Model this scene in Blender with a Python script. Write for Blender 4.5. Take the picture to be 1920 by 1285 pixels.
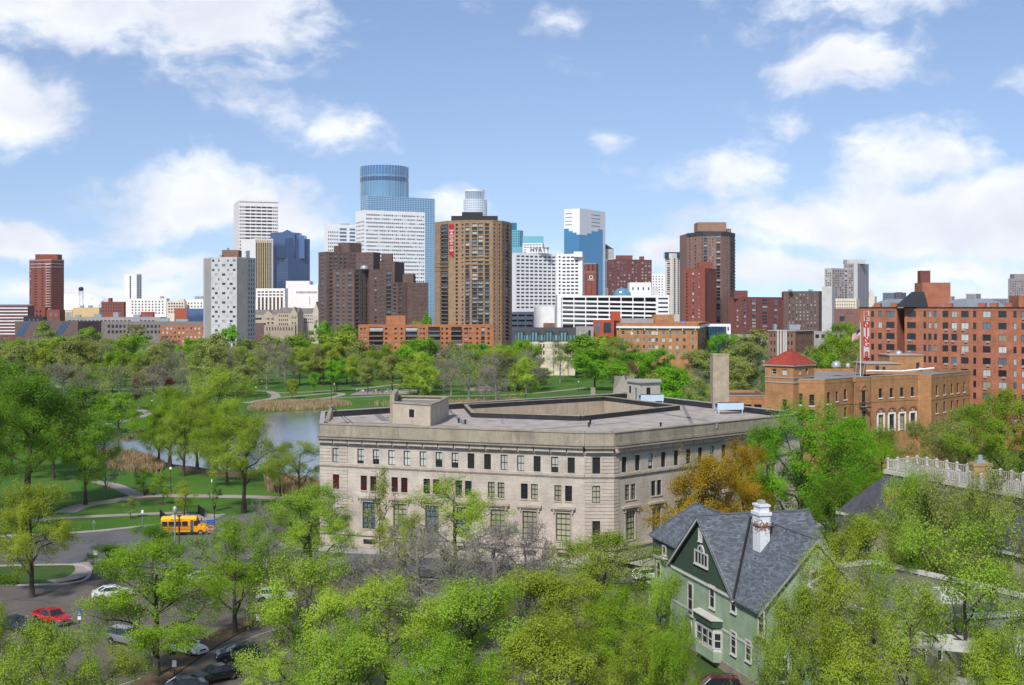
import bpy, math, random
import numpy as np
from mathutils import Vector, Matrix
R = math.radians
S = bpy.context.scene
for o in list(bpy.data.objects): bpy.data.objects.remove(o)
COL = S.collection
F, CX, HY, CH = 2300.0, 960.0, 578.0, 34.0      # focal length, centre and horizon measured on the photo, eye height
# ---------------------------------------------------------------- camera
cam_d = bpy.data.cameras.new('camera'); cam = bpy.data.objects.new('camera', cam_d); COL.objects.link(cam)
cam.location = (0, 0, CH); cam.rotation_euler = (R(90), 0, 0)
cam_d.sensor_width = 36; cam_d.lens = 36*F/1920; cam_d.shift_y = -(642.5-HY)/1920
cam_d.clip_start = .5; cam_d.clip_end = 20000
S.camera = cam
# ---------------------------------------------------------------- light
SUN_EL, SUN_AZ = 44.0, 199.0                     # behind the camera on the left
sd = bpy.data.lights.new('sun', 'SUN'); sun = bpy.data.objects.new('sun', sd); COL.objects.link(sun)
sd.energy = 2.15; sd.angle = R(6); sd.color = (1, .955, .88)
dvec = Vector((math.sin(R(SUN_AZ))*math.cos(R(SUN_EL)), math.cos(R(SUN_AZ))*math.cos(R(SUN_EL)), math.sin(R(SUN_EL))))
sun.rotation_euler = dvec.to_track_quat('Z', 'Y').to_euler(); sun.location = (-60, -60, 120)
S.view_settings.view_transform = 'Standard'; S.view_settings.look = 'None'
S.view_settings.exposure = 1.13; S.view_settings.gamma = 1
# ---------------------------------------------------------------- node helper
class NT:
    def __init__(s, tree): s.t = tree; s.t.nodes.clear()
    def n(s, typ, **kw):
        nd = s.t.nodes.new(typ)
        for k, v in kw.items():
            if k.startswith('i_'):
                k = k[2:]; k = int(k) if k.isdigit() else k
                if hasattr(v, 'is_linked') : s.t.links.new(v, nd.inputs[k])
                else: nd.inputs[k].default_value = v
            else: setattr(nd, k, v)
        return nd
    def l(s, a, b): s.t.links.new(a, b)
    def math(s, op, a, b=None, c=None, clamp=False):
        nd = s.n('ShaderNodeMath', operation=op, use_clamp=clamp)
        for i, v in enumerate((a, b, c)):
            if v is None: continue
            if hasattr(v, 'is_linked'): s.l(v, nd.inputs[i])
            else: nd.inputs[i].default_value = v
        return nd.outputs[0]
    def rng(s, v, a, b, c=0., d=1., smooth=False):
        nd = s.n('ShaderNodeMapRange', interpolation_type='SMOOTHSTEP' if smooth else 'LINEAR')
        s.l(v, nd.inputs[0])
        for i, x in enumerate((a, b, c, d)): nd.inputs[i+1].default_value = x
        return nd.outputs[0]
    def mix(s, fac, a, b, blend='MIX'):
        nd = s.n('ShaderNodeMix', data_type='RGBA', blend_type=blend)
        for i, v in ((0, fac), (6, a), (7, b)):
            if hasattr(v, 'is_linked'): s.l(v, nd.inputs[i])
            else: nd.inputs[i].default_value = v if not isinstance(v, tuple) or len(v) == 4 else (*v, 1)
        return nd.outputs[2]
# ---------------------------------------------------------------- sky with clouds
W = bpy.data.worlds.new('World'); S.world = W; W.use_nodes = True
T = NT(W.node_tree)
sky = T.n('ShaderNodeTexSky', sky_type='NISHITA', sun_disc=False)
sky.sun_elevation = R(SUN_EL); sky.sun_rotation = R(SUN_AZ); sky.altitude = 250; sky.air_density = 1.0
sky.dust_density = 0.0; sky.ozone_density = 2.0
gen = T.n('ShaderNodeTexCoord').outputs['Generated']
sep = T.n('ShaderNodeSeparateXYZ'); T.l(gen, sep.inputs[0])
az = T.math('ARCTAN2', sep.outputs[0], sep.outputs[1]); el = T.math('ARCSINE', sep.outputs[2])
uv = T.n('ShaderNodeCombineXYZ'); T.l(az, uv.inputs[0]); T.l(el, uv.inputs[1])
lift = T.n('ShaderNodeCombineXYZ'); T.l(sep.outputs[0], lift.inputs[0]); T.l(sep.outputs[1], lift.inputs[1]); T.l(T.math('ADD', T.math('MULTIPLY', T.math('ABSOLUTE', sep.outputs[2]), .9), .10), lift.inputs[2])
nv = T.n('ShaderNodeVectorMath', operation='NORMALIZE'); T.l(lift.outputs[0], nv.inputs[0]); T.l(nv.outputs[0], sky.inputs['Vector'])
warp = T.n('ShaderNodeTexNoise', i_Scale=9.0, i_Detail=4.0, i_Roughness=.6); T.l(uv.outputs[0], warp.inputs['Vector'])
wv = T.n('ShaderNodeVectorMath', operation='SUBTRACT'); T.l(warp.outputs['Color'], wv.inputs[0]); wv.inputs[1].default_value = (.5, .5, .5)
ws = T.n('ShaderNodeVectorMath', operation='SCALE'); T.l(wv.outputs[0], ws.inputs[0]); ws.inputs['Scale'].default_value = .055
uw = T.n('ShaderNodeVectorMath', operation='ADD'); T.l(uv.outputs[0], uw.inputs[0]); T.l(ws.outputs[0], uw.inputs[1])
fb = T.n('ShaderNodeTexNoise', i_Scale=17.0, i_Detail=9.0, i_Roughness=.62)
st = T.n('ShaderNodeVectorMath', operation='MULTIPLY'); T.l(uw.outputs[0], st.inputs[0]); st.inputs[1].default_value = (1, 1.7, 1); T.l(st.outputs[0], fb.inputs['Vector'])
# where the banks of cloud hang: azimuth and elevation centre, half sizes, weight
banks = [(120, 30, 380, 105, .9), (420, 30, 190, 140, .9), (60, 215, 130, 85, .95), (-40, 190, 120, 110, 1), (480, 215, 90, 40, .6), (620, 258, 95, 45, .72), (540,235,110,40,.6),
         (1050, 45, 62, 40, .6), (410, 385, 205, 62, 1.0), (330, 400, 120, 45, .9), (420, 350, 70, 45, .8), (545, 410, 80, 60, .85), (60, 465, 160, 38, .9), (320, 500, 130, 32, .75), (190, 545, 260, 32, .8),
         (1560, 140, 110, 60, .85), (1600, 30, 220, 70, .62), (1350, 330, 120, 55, .82), (1690, 315, 150, 66, .9), (1640, 420, 340, 62, 1.05), (1860, 420, 250, 75, 1.05), (1480, 235, 50, 30, .5), (1140, 270, 40, 25, .5),
         (1480, 510, 230, 38, .82), (1750, 505, 140, 36, .8), (860, 400, 60, 40, .8), (1800, 545, 260, 30, .7), (1240, 470, 100, 40, .7), (1880, 200, 60, 35, .5), (1000, 480, 120, 40, .5)]
dens = None
for (bx, by, rx, ry, wgt) in banks:
    sub = T.n('ShaderNodeVectorMath', operation='SUBTRACT'); T.l(uw.outputs[0], sub.inputs[0]); sub.inputs[1].default_value = ((bx-CX)/F, (HY-by)/F, 0)
    dv = T.n('ShaderNodeVectorMath', operation='MULTIPLY'); T.l(sub.outputs[0], dv.inputs[0]); dv.inputs[1].default_value = (F/rx/1.42, F/ry/1.42, 0)
    ln = T.n('ShaderNodeVectorMath', operation='LENGTH'); T.l(dv.outputs[0], ln.inputs[0])
    b = T.rng(ln.outputs['Value'], 0.0, 1.15, wgt, 0.0)
    dens = b if dens is None else T.math('SMOOTH_MAX', dens, b, .12)
# loose clouds over the rest of the sky
pz = T.math('ADD', T.math('ABSOLUTE', sep.outputs[2]), .22)
pl = T.n('ShaderNodeCombineXYZ'); T.l(T.math('DIVIDE', sep.outputs[0], pz), pl.inputs[0]); T.l(T.math('DIVIDE', sep.outputs[1], pz), pl.inputs[1])
gn = T.n('ShaderNodeTexNoise', i_Scale=1.7, i_Detail=6.0, i_Roughness=.55); T.l(pl.outputs[0], gn.inputs['Vector'])
behind = T.rng(T.math('ABSOLUTE', az), .5, .75)
loose = T.math('MULTIPLY', T.rng(gn.outputs[0], .46, .72), behind)
dens = T.math('MAXIMUM', dens, loose)
tot = T.math('ADD', T.math('MULTIPLY', dens, .95), T.math('MULTIPLY', T.math('SUBTRACT', fb.outputs[0], .5), 1.25))
alpha = T.rng(tot, .18, .68, smooth=True)
shade = T.n('ShaderNodeTexNoise', i_Scale=11.0, i_Detail=5.0, i_Roughness=.5)
so = T.n('ShaderNodeVectorMath', operation='ADD'); T.l(st.outputs[0], so.inputs[0]); so.inputs[1].default_value = (3.1, .02, 0); T.l(so.outputs[0], shade.inputs['Vector'])
ccol = T.mix(T.rng(shade.outputs[0], .35, .68), (.80, .82, .86), (.60, .62, .69))
ccol = T.mix(T.rng(tot, .62, 1.15, 0, .55), ccol, (.56, .57, .63))
b1 = T.n('ShaderNodeBackground'); T.l(T.mix(1., sky.outputs[0], (1.05, .98, 1.0), 'MULTIPLY'), b1.inputs[0]); b1.inputs[1].default_value = .066
b2 = T.n('ShaderNodeBackground'); T.l(ccol, b2.inputs[0]); b2.inputs[1].default_value = .64
mx = T.n('ShaderNodeMixShader'); T.l(T.math('MULTIPLY', alpha, .96), mx.inputs[0]); T.l(b1.outputs[0], mx.inputs[1]); T.l(b2.outputs[0], mx.inputs[2])
T.l(mx.outputs[0], T.n('ShaderNodeOutputWorld').inputs[0])
# ---------------------------------------------------------------- placing helpers
def PX(px, d): return (px-CX)/F*d
def PZ(py, d): return CH-(py-HY)/F*d
def G(px, py):
    d = F*CH/(py-HY); return (PX(px, d), d)
def hit(px, P0, P1):
    """distance along the wall P0->P1 where the sight line through column px meets it"""
    k = (px-CX)/F; dx, dy = P1[0]-P0[0], P1[1]-P0[1]; L = math.hypot(dx, dy)
    return (k*P0[1]-P0[0])/(dx-k*dy)*L
def lerp(P, Q, t): return (P[0]+(Q[0]-P[0])*t, P[1]+(Q[1]-P[1])*t)
# ---------------------------------------------------------------- materials
M = {}
def mat(name, c, rough=.85, var=.12, sc=.35, stain=0., bump=0., bsc=6., metal=0., spec=.35, stretch=None, c2=None, streak=0., joints=None):
    """weathered solid colour: fine grain, large blotches, optional rain streaks"""
    if name in M: return M[name]
    if max(c) < .66: c = tuple(x*.85 for x in c)
    m = bpy.data.materials.new(name); m.use_nodes = True; t = NT(m.node_tree); M[name] = m
    p = t.n('ShaderNodeBsdfPrincipled'); out = t.n('ShaderNodeOutputMaterial'); t.l(p.outputs[0], out.inputs[0])
    tc = t.n('ShaderNodeTexCoord').outputs['Object']
    v = tc
    if stretch:
        mp = t.n('ShaderNodeMapping'); t.l(tc, mp.inputs[0]); mp.inputs['Scale'].default_value = stretch; v = mp.outputs[0]
    n1 = t.n('ShaderNodeTexNoise', i_Scale=sc, i_Detail=6.0, i_Roughness=.65); t.l(v, n1.inputs['Vector'])
    n2 = t.n('ShaderNodeTexNoise', i_Scale=sc*9, i_Detail=3.0); t.l(v, n2.inputs['Vector'])
    dk = tuple(x*(1-var*2) for x in c); lt = tuple(min(1, x*(1+var)) for x in (c2 or c))
    col = t.mix(t.rng(n1.outputs[0], .3, .7), dk, lt)
    col = t.mix(t.rng(n2.outputs[0], .3, .75, 0, var*2.2), col, tuple(x*.6 for x in c))
    if stain or streak:
        mp = t.n('ShaderNodeMapping'); t.l(tc, mp.inputs[0]); mp.inputs['Scale'].default_value = (1.6, 1.6, .16)
        n3 = t.n('ShaderNodeTexNoise', i_Scale=.9, i_Detail=5.0, i_Roughness=.7); t.l(mp.outputs[0], n3.inputs['Vector'])
        col = t.mix(t.rng(n3.outputs[0], .5, .78, 0, max(stain, streak)), col, tuple(x*.38 for x in c))
    if joints:
        sp = t.n('ShaderNodeSeparateXYZ'); t.l(tc, sp.inputs[0]); cb = t.n('ShaderNodeCombineXYZ'); t.l(t.math('ADD', sp.outputs[0], t.math('MULTIPLY', sp.outputs[1], .35)), cb.inputs[0]); t.l(sp.outputs[2], cb.inputs[1])
        bt = t.n('ShaderNodeTexBrick', offset=.5); t.l(cb.outputs[0], bt.inputs['Vector']); bt.inputs['Scale'].default_value = 1; bt.inputs['Brick Width'].default_value = joints[0]; bt.inputs['Row Height'].default_value = joints[1]; bt.inputs['Mortar Size'].default_value = joints[2]
        bt.inputs['Color1'].default_value = (.93, .92, .91, 1); bt.inputs['Color2'].default_value = (1.05, 1.04, 1.03, 1); bt.inputs['Mortar'].default_value = (.80, .78, .75, 1)
        col = t.mix(1., col, bt.outputs[0], 'MULTIPLY')
    t.l(col, p.inputs['Base Color'])
    p.inputs['Roughness'].default_value = rough; p.inputs['Metallic'].default_value = metal; p.inputs['Specular IOR Level'].default_value = spec
    if bump:
        n4 = t.n('ShaderNodeTexNoise', i_Scale=bsc, i_Detail=4.0); t.l(v, n4.inputs['Vector'])
        b = t.n('ShaderNodeBump', i_Strength=bump, i_Distance=.05); t.l(n4.outputs[0], b.inputs['Height']); t.l(b.outputs[0], p.inputs['Normal'])
    return m
def glass(name, c, rough=.08, metal=.0, var=.35, sc=.25, spec=.6):
    if name in M: return M[name]
    m = bpy.data.materials.new(name); m.use_nodes = True; t = NT(m.node_tree); M[name] = m
    p = t.n('ShaderNodeBsdfPrincipled'); out = t.n('ShaderNodeOutputMaterial'); t.l(p.outputs[0], out.inputs[0])
    oi = t.n('ShaderNodeObjectInfo').outputs['Random']
    n1 = t.n('ShaderNodeTexNoise', i_Scale=sc, i_Detail=3.0); t.l(t.n('ShaderNodeTexCoord').outputs['Object'], n1.inputs['Vector'])
    f = t.math('ADD', t.math('MULTIPLY', oi, .6), t.math('MULTIPLY', n1.outputs[0], .4))
    t.l(t.mix(f, tuple(x*(1-var) for x in c), tuple(min(1, x*(1+var)) for x in c)), p.inputs['Base Color'])
    p.inputs['Roughness'].default_value = rough; p.inputs['Metallic'].default_value = metal; p.inputs['Specular IOR Level'].default_value = spec
    return m
def paint(name, c, rough=.25, metal=0., coat=.6):
    if name in M: return M[name]
    m = bpy.data.materials.new(name); m.use_nodes = True; M[name] = m
    p = m.node_tree.nodes['Principled BSDF']; p.inputs['Base Color'].default_value = (*c, 1)
    p.inputs['Roughness'].default_value = rough; p.inputs['Metallic'].default_value = metal; p.inputs['Coat Weight'].default_value = coat; p.inputs['Coat Roughness'].default_value = .05
    return m
# ---------------------------------------------------------------- mesh builder
class MB:
    def __init__(s): s.v = []; s.f = []; s.m = []
    def face(s, pts, m=0):
        i = len(s.v); s.v += [tuple(p) for p in pts]; s.f.append(tuple(range(i, i+len(pts)))); s.m.append(m)
    def add(s, vs, fs, m=0):
        i = len(s.v); s.v += vs; s.f += [tuple(a+i for a in f) for f in fs]; s.m += [m]*len(fs)
    def box(s, x0, x1, y0, y1, z0, z1, m=0):
        s.add([(x0,y0,z0),(x1,y0,z0),(x1,y1,z0),(x0,y1,z0),(x0,y0,z1),(x1,y0,z1),(x1,y1,z1),(x0,y1,z1)],
              [(0,3,2,1),(4,5,6,7),(0,1,5,4),(1,2,6,5),(2,3,7,6),(3,0,4,7)], m)
    def obox(s, P, Q, w0, w1, z0, z1, m=0):
        """box along P->Q, reaching from w0 to w1 on the left of that line"""
        dx, dy = Q[0]-P[0], Q[1]-P[1]; L = math.hypot(dx, dy) or 1; n = (-dy/L, dx/L)
        a = [(P[0]+n[0]*w0, P[1]+n[1]*w0), (Q[0]+n[0]*w0, Q[1]+n[1]*w0), (Q[0]+n[0]*w1, Q[1]+n[1]*w1), (P[0]+n[0]*w1, P[1]+n[1]*w1)]
        if w1 < w0: a = a[::-1]
        s.prism(a, z0, z1, m)
    def prism(s, poly, z0, z1, m=0, mt=None, bottom=True):
        n = len(poly); vs = [(*p[:2], z0) for p in poly]+[(*p[:2], z1) for p in poly]
        s.add(vs, [(i, (i+1) % n, (i+1) % n+n, i+n) for i in range(n)], m)
        s.face([(*p[:2], z1) for p in poly], m if mt is None else mt)
        if bottom: s.face([(*p[:2], z0) for p in poly[::-1]], m)
    def tube(s, pts, rad, n=6, m=0, cap=True):
        pts = [Vector(p) for p in pts]; k = len(pts); i0 = len(s.v)
        if not hasattr(rad, '__len__'): rad = [rad]*k
        for i, p in enumerate(pts):
            d = (pts[min(i+1, k-1)]-pts[max(i-1, 0)]).normalized()
            a = d.cross(Vector((0, 0, 1)) if abs(d.z) < .9 else Vector((1, 0, 0))).normalized(); b = d.cross(a)
            for j in range(n):
                t = 2*math.pi*j/n; q = p+(a*math.cos(t)+b*math.sin(t))*rad[i]; s.v.append(tuple(q))
        for i in range(k-1):
            for j in range(n):
                s.f.append((i0+i*n+j, i0+i*n+(j+1) % n, i0+(i+1)*n+(j+1) % n, i0+(i+1)*n+j)); s.m.append(m)
        if cap:
            s.f.append(tuple(i0+j for j in range(n))[::-1]); s.m.append(m)
            s.f.append(tuple(i0+(k-1)*n+j for j in range(n))); s.m.append(m)
    def lathe(s, prof, n=16, c=(0, 0), m=0, a0=0., a1=2*math.pi):
        i0 = len(s.v); full = abs(a1-a0-2*math.pi) < 1e-6; k = n if full else n+1
        for (r, z) in prof:
            for j in range(k):
                t = a0+(a1-a0)*j/n; s.v.append((c[0]+r*math.cos(t), c[1]+r*math.sin(t), z))
        for i in range(len(prof)-1):
            for j in range(n):
                j2 = (j+1) % k; s.f.append((i0+i*k+j, i0+i*k+j2, i0+(i+1)*k+j2, i0+(i+1)*k+j)); s.m.append(m)
    def mesh(s, name, mats, smooth=False):
        me = bpy.data.meshes.new(name); me.from_pydata(s.v, [], s.f)
        for m in (mats if isinstance(mats, (list, tuple)) else [mats]): me.materials.append(m)
        if any(s.m): me.polygons.foreach_set('material_index', s.m)
        if smooth: me.polygons.foreach_set('use_smooth', [True]*len(me.polygons))
        me.update(); return me
    def build(s, name, mats, parent=None, loc=(0, 0, 0), rz=0, smooth=False):
        return put(name, s.mesh(name, mats, smooth), parent, loc, rz)
def put(name, me, parent=None, loc=(0, 0, 0), rz=0, sc=None):
    o = bpy.data.objects.new(name, me); COL.objects.link(o); o.location = loc; o.rotation_euler = (0, 0, rz)
    if sc: o.scale = sc
    if parent: o.parent = parent
    return o
def tag(o, label=None, cat=None, group=None, kind=None):
    for k, v in (('label', label), ('category', cat), ('group', group), ('kind', kind)):
        if v: o[k] = v
    return o
def thing(name, label, cat, loc=(0, 0, 0), rz=0, group=None):
    o = bpy.data.objects.new(name, None); COL.objects.link(o); o.location = loc; o.rotation_euler = (0, 0, rz); o.empty_display_size = .3
    return tag(o, label, cat, group)
def stuff(o): o['kind'] = 'stuff'; return o
def copy_tree(o, parent=None):
    c = o.copy(); COL.objects.link(c); c.parent = parent
    for ch in o.children: copy_tree(ch, c)
    return c
# ================================================================ building kit
rnd = random.Random(7)
def rect(pxL, pxC, pxR, d, th, dep=None, wid=None):
    """rectangular footprint from the columns of its left, front and right corner; th turns it"""
    a = R(th); C = (PX(pxC, d), d); l = (-math.cos(a), math.sin(a)); r = (math.sin(a), math.cos(a))
    def ln(dr, px): k = (px-CX)/F; return (k*C[1]-C[0])/(dr[0]-k*dr[1])
    la = wid if pxL is None else ln(l, pxL); ra = dep if pxR is None else ln(r, pxR)
    if pxR is not None and not 1 < ra < 260:
        t2 = math.degrees(math.atan((pxR-CX)/F))+14
        if t2 > th+.5: return rect(pxL, pxC, pxR, d, t2, dep, wid)
        ra = 30
    L = (C[0]+l[0]*la, C[1]+l[1]*la); Q = (C[0]+r[0]*ra, C[1]+r[1]*ra)
    return [L, C, Q, (L[0]+Q[0]-C[0], L[1]+Q[1]-C[1])]
GL_DARK = glass('window_glass_dark', (.022, .026, .032), .12)
GL_BLUE = glass('window_glass_sky', (.10, .15, .20), .08)
GL_BLIND = glass('window_blind_pale', (.42, .44, .42), .3, spec=.5)
GL_CURT = glass('window_curtain_cream', (.30, .29, .20), .3, spec=.5)
GL_RED = glass('window_curtain_red', (.06, .010, .012), .25, spec=.4)
FR_DARK = mat('frame_dark', (.03, .03, .032), .5, .1); FR_WHITE = mat('frame_white', (.72, .72, .70), .5, .06); FR_GREY = mat('frame_grey', (.3, .3, .3), .5, .06); FR_BLACK = mat('frame_black', (.02, .02, .022), .6, .1)
ROOF_GRAVEL = mat('roof_gravel', (.30, .285, .28), .95, .16, .25, bump=.6, bsc=14)
ROOF_TAR = mat('roof_tar', (.10, .10, .105), .9, .15, .2)
METAL = mat('galvanised_metal', (.45, .48, .52), .4, .08, .6, metal=.4)
STY = {'gdk': (mat('frame_taupe', (.30, .26, .24), .7, .08), [(GL_DARK, 5), (GL_BLUE, 1)], 2, 1),   # frame, panes with weights, lights across and up
 'dk': (FR_DARK, [(GL_DARK, 1)], 1, 1), 'mix': (FR_DARK, [(GL_DARK, 6), (GL_BLUE, 2), (GL_BLIND, 2)], 2, 1), 'lite': (FR_WHITE, [(GL_DARK, 5), (GL_BLIND, 4), (GL_BLUE, 3)], 1, 2),
 'ribbon': (FR_DARK, [(GL_DARK, 3), (GL_BLUE, 1)], 12, 1), 'two': (FR_GREY, [(GL_DARK, 5), (GL_BLIND, 4), (GL_BLUE, 3)], 2, 1), 'slide': (FR_DARK, [(GL_DARK, 5), (GL_BLIND, 4), (GL_CURT, 1), (GL_BLUE, 2)], 2, 1),
 'curt': (FR_DARK, [(GL_CURT, 2), (GL_DARK, 2)], 2, 2), 'sash': (FR_DARK, [(GL_BLIND, 6), (GL_DARK, 4)], 2, 2), 'blue': (FR_GREY, [(GL_BLUE, 1)], 1, 1)}
_wm = {}
def win_geo(mb, w, h, nx, nz, dep, fr=.07, mf=0, mp=1, pane=True):
    y = dep-.10; W2, H2 = w/2, h/2
    o = [(-W2, -H2), (W2, -H2), (W2, H2), (-W2, H2)]; i = [(-W2+fr, -H2+fr), (W2-fr, -H2+fr), (W2-fr, H2-fr), (-W2+fr, H2-fr)]
    for k in range(4):
        j = (k+1) % 4
        mb.face([(o[k][0], y, o[k][1]), (o[j][0], y, o[j][1]), (i[j][0], y, i[j][1]), (i[k][0], y, i[k][1])], mf)
        mb.face([(i[k][0], y, i[k][1]), (i[j][0], y, i[j][1]), (i[j][0], y+.08, i[j][1]), (i[k][0], y+.08, i[k][1])], mf)
    for k in range(1, nx):
        x = -W2+w*k/nx; mb.box(x-fr*.4, x+fr*.4, y+.01, y+.07, -H2+fr, H2-fr, mf)
    for k in range(1, nz):
        z = -H2+h*k/nz; mb.box(-W2+fr, W2-fr, y+.004, y+.072, z-fr*.45, z+fr*.45, mf)
    if pane: mb.face([(-W2+fr*.5, y+.06, -H2+fr*.5), (W2-fr*.5, y+.06, -H2+fr*.5), (W2-fr*.5, y+.06, H2-fr*.5), (-W2+fr*.5, y+.06, H2-fr*.5)], mp)
def win_mesh(w, h, nx, nz, dep, mf, mp, fr=.07):
    k = (round(w, 2), round(h, 2), nx, nz, dep, mf.name, mp.name, fr)
    if k not in _wm:
        mb = MB(); win_geo(mb, w, h, nx, nz, dep, fr); _wm[k] = mb.mesh('window', [mf, mp])
    return _wm[k]
def pick(panes): return rnd.choices([p for p, _ in panes], [w for _, w in panes])[0]
class Bld:
    def __init__(s, name, label, poly, mats, cat='building', group=None):
        s.P = poly; cx = sum(p[0] for p in poly)/len(poly); cy = sum(p[1] for p in poly)/len(poly)
        s.c = (cx, cy); s.p = [(x-cx, y-cy) for x, y in poly]; s.n = len(poly)
        s.root = thing(name, label, cat, (cx, cy, 0), 0, group); s.mats = mats if isinstance(mats, list) else [mats]
        s.mb = MB(); s.loose = {}; s.cnt = 0; s.d = min(p[1] for p in poly); s.tops = []
    def side(s, i): return s.p[i % s.n], s.p[(i+1) % s.n]
    def wall(s, i, z0, z1, ops=(), m=0, dep=.22, P=None):
        """one wall with real openings; ops hold (u0, u1, z0, z1, style)"""
        A, B = P or s.side(i); L = math.hypot(B[0]-A[0], B[1]-A[1]); ux, uy = (B[0]-A[0])/L, (B[1]-A[1])/L; nx, ny = -uy, ux
        ops = [o for o in ops if o[0] > .02 and o[1] < L-.02 and o[2] > z0+.02 and o[3] < z1-.02]
        us = sorted(set([0, L]+[round(o[0], 3) for o in ops]+[round(o[1], 3) for o in ops])); zs = sorted(set([z0, z1]+[round(o[2], 3) for o in ops]+[round(o[3], 3) for o in ops]))
        iu = {u: k for k, u in enumerate(us)}; iz = {z: k for k, z in enumerate(zs)}
        full = np.ones((len(us)-1, len(zs)-1), bool)
        for o in ops: full[iu[round(o[0], 3)]:iu[round(o[1], 3)], iz[round(o[2], 3)]:iz[round(o[3], 3)]] = False
        pt = lambda u, z, y=0.: (A[0]+ux*u+nx*y, A[1]+uy*u+ny*y, z)
        for a in range(len(us)-1):
            b = 0
            while b < len(zs)-1:
                if full[a, b]:
                    e = b
                    while e+1 < len(zs)-1 and full[a, e+1]: e += 1
                    s.mb.face([pt(us[a], zs[b]), pt(us[a+1], zs[b]), pt(us[a+1], zs[e+1]), pt(us[a], zs[e+1])], m); b = e+1
                else: b += 1
        ang = math.atan2(uy, ux)
        for o in ops:
            u0, u1, a, b = o[:4]; sty = o[4] if len(o) > 4 else 'dk'
            q = [(u0, a), (u1, a), (u1, b), (u0, b)]
            for k in range(4):
                j = (k+1) % 4; s.mb.face([pt(*q[k]), pt(*q[k], dep), pt(*q[j], dep), pt(*q[j])], m)
            if sty is None:
                s.mb.face([pt(u0, a, dep), pt(u1, a, dep), pt(u1, b, dep), pt(u0, b, dep)], m); continue
            s.window(pt((u0+u1)/2, (a+b)/2), ang, u1-u0, b-a, sty, dep)
    def window(s, c, ang, w, h, sty, dep=.22, big=False):
        mf, panes, nx, nz = STY[sty]; mp = pick(panes); fr = .07
        px = max(w, h)*F/s.d
        if sty == 'gdk': fr = .24
        elif px < 20: fr = .05
        if (px >= 5.5 or big) and s.cnt < 300:
            s.cnt += 1; put('window', win_mesh(w, h, nx, nz, dep, mf, mp, fr), s.root, c, ang)
        else:
            key = (mf.name, mp.name); mb = s.loose.setdefault(key, (MB(), [mf, mp]))[0]; k0 = len(mb.v)
            win_geo(mb, w, h, min(nx, max(1, int(w/1.4))), nz if px > 6 else 1, dep, fr); ca, sa = math.cos(ang), math.sin(ang)
            mb.v[k0:] = [(c[0]+x*ca-y*sa, c[1]+x*sa+y*ca, c[2]+z) for x, y, z in mb.v[k0:]]
    def grid(s, i, spec, P=None):
        """openings from rows of (f0,f1,cols,wfrac,ztop,zbot,rows,hfrac,style)"""
        A, B = P or s.side(i); L = math.hypot(B[0]-A[0], B[1]-A[1]); out = []
        for (f0, f1, nc, wf, zt, zb, nr, hf, sty) in spec:
            cw = (f1-f0)*L/nc; chh = (zt-zb)/nr
            for r in range(nr):
                zc = zt-chh*(r+.5)
                for c in range(nc):
                    uc = f0*L+cw*(c+.5); out.append((uc-cw*wf/2, uc+cw*wf/2, zc-chh*hf/2, zc+chh*hf/2, sty))
        return out
    def flat(s, z, mr=None, par=.7, poly=None, t=.35, mi=0):
        """flat roof with a parapet round it"""
        p = poly or s.p; mb = MB(); mb.face([(*q, z) for q in p]); mb.build('roof', mr or ROOF_GRAVEL, s.root)
        if par:
            for k in range(len(p)): s.mb.obox(p[k], p[(k+1) % len(p)], -.04, t, z+.004, z+par, mi)
    def band(s, i, z0, z1, out=.12, m=0, name='belt_course', P=None):
        A, B = P or s.side(i); mb = MB(); mb.obox(A, B, -out, .1, z0, z1); return mb.build(name, s.mats[m], s.root)
    def boxon(s, px0, px1, y0, y1, d, dep, name='penthouse', m=None, n=.0):
        """block on the roof: columns, top and bottom rows, depth"""
        x0, x1 = PX(px0, d)-s.c[0], PX(px1, d)-s.c[0]; mb = MB(); yy = d-s.c[1]
        mb.box(x0, x1, yy, yy+dep, PZ(y1, d), PZ(y0, d)); return mb.build(name, m or s.mats[0], s.root)
    def done(s):
        s.mb.build('wall', s.mats, s.root)
        for mb, mm in s.loose.values(): stuff(mb.build('windows', mm, s.root))
        return s
def simple(name, label, rc, ytop, m, fl=(), fr=(), y_roof=None, par=.8, roof=None, mi=0, cat='building', base=0., group=None, dep=.22):
    """box building: fl and fr are window specs of the left and right face with rows given in picture rows"""
    P = rect(*rc[:5], **(rc[5] if len(rc) > 5 else {})); d = rc[3]; b = Bld(name, label, P, m, cat, group); zt = PZ(ytop, d)
    cv = lambda sp: [(a, c, n, w, PZ(y0, d), PZ(y1, d), r, h, st) for (a, c, n, w, y0, y1, r, h, st) in sp]
    for i in range(4):
        sp = fl if i == 0 else fr if i == 1 else ()
        b.wall(i, base, zt, b.grid(i, cv(sp)), 0, dep)
    b.flat(zt-par, roof, par, mi=mi); b.zt = zt
    return b
def clutter(b, d, items):
    for (x0, x1, y0, y1, dd) in items: b.boxon(x0, x1, y0, y1, d+dd, 4, 'rooftop_unit', METAL)
def text(body, size, loc, rz, m, parent, ext=.02, name='lettering', rx=90, align='CENTER', ry=0, space=1., bold=0.):
    c = bpy.data.curves.new(name, 'FONT'); c.body = body; c.size = size; c.extrude = ext; c.offset = bold; c.align_x = align; c.align_y = 'CENTER'; c.space_line = space
    o = bpy.data.objects.new('t', c); COL.objects.link(o); dg = bpy.context.evaluated_depsgraph_get()
    me = bpy.data.meshes.new_from_object(o.evaluated_get(dg)); bpy.data.objects.remove(o); me.materials.clear(); me.materials.append(m)
    q = put(name, me, parent, loc, rz); q.rotation_euler = (R(rx), R(ry), rz); return q
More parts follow.
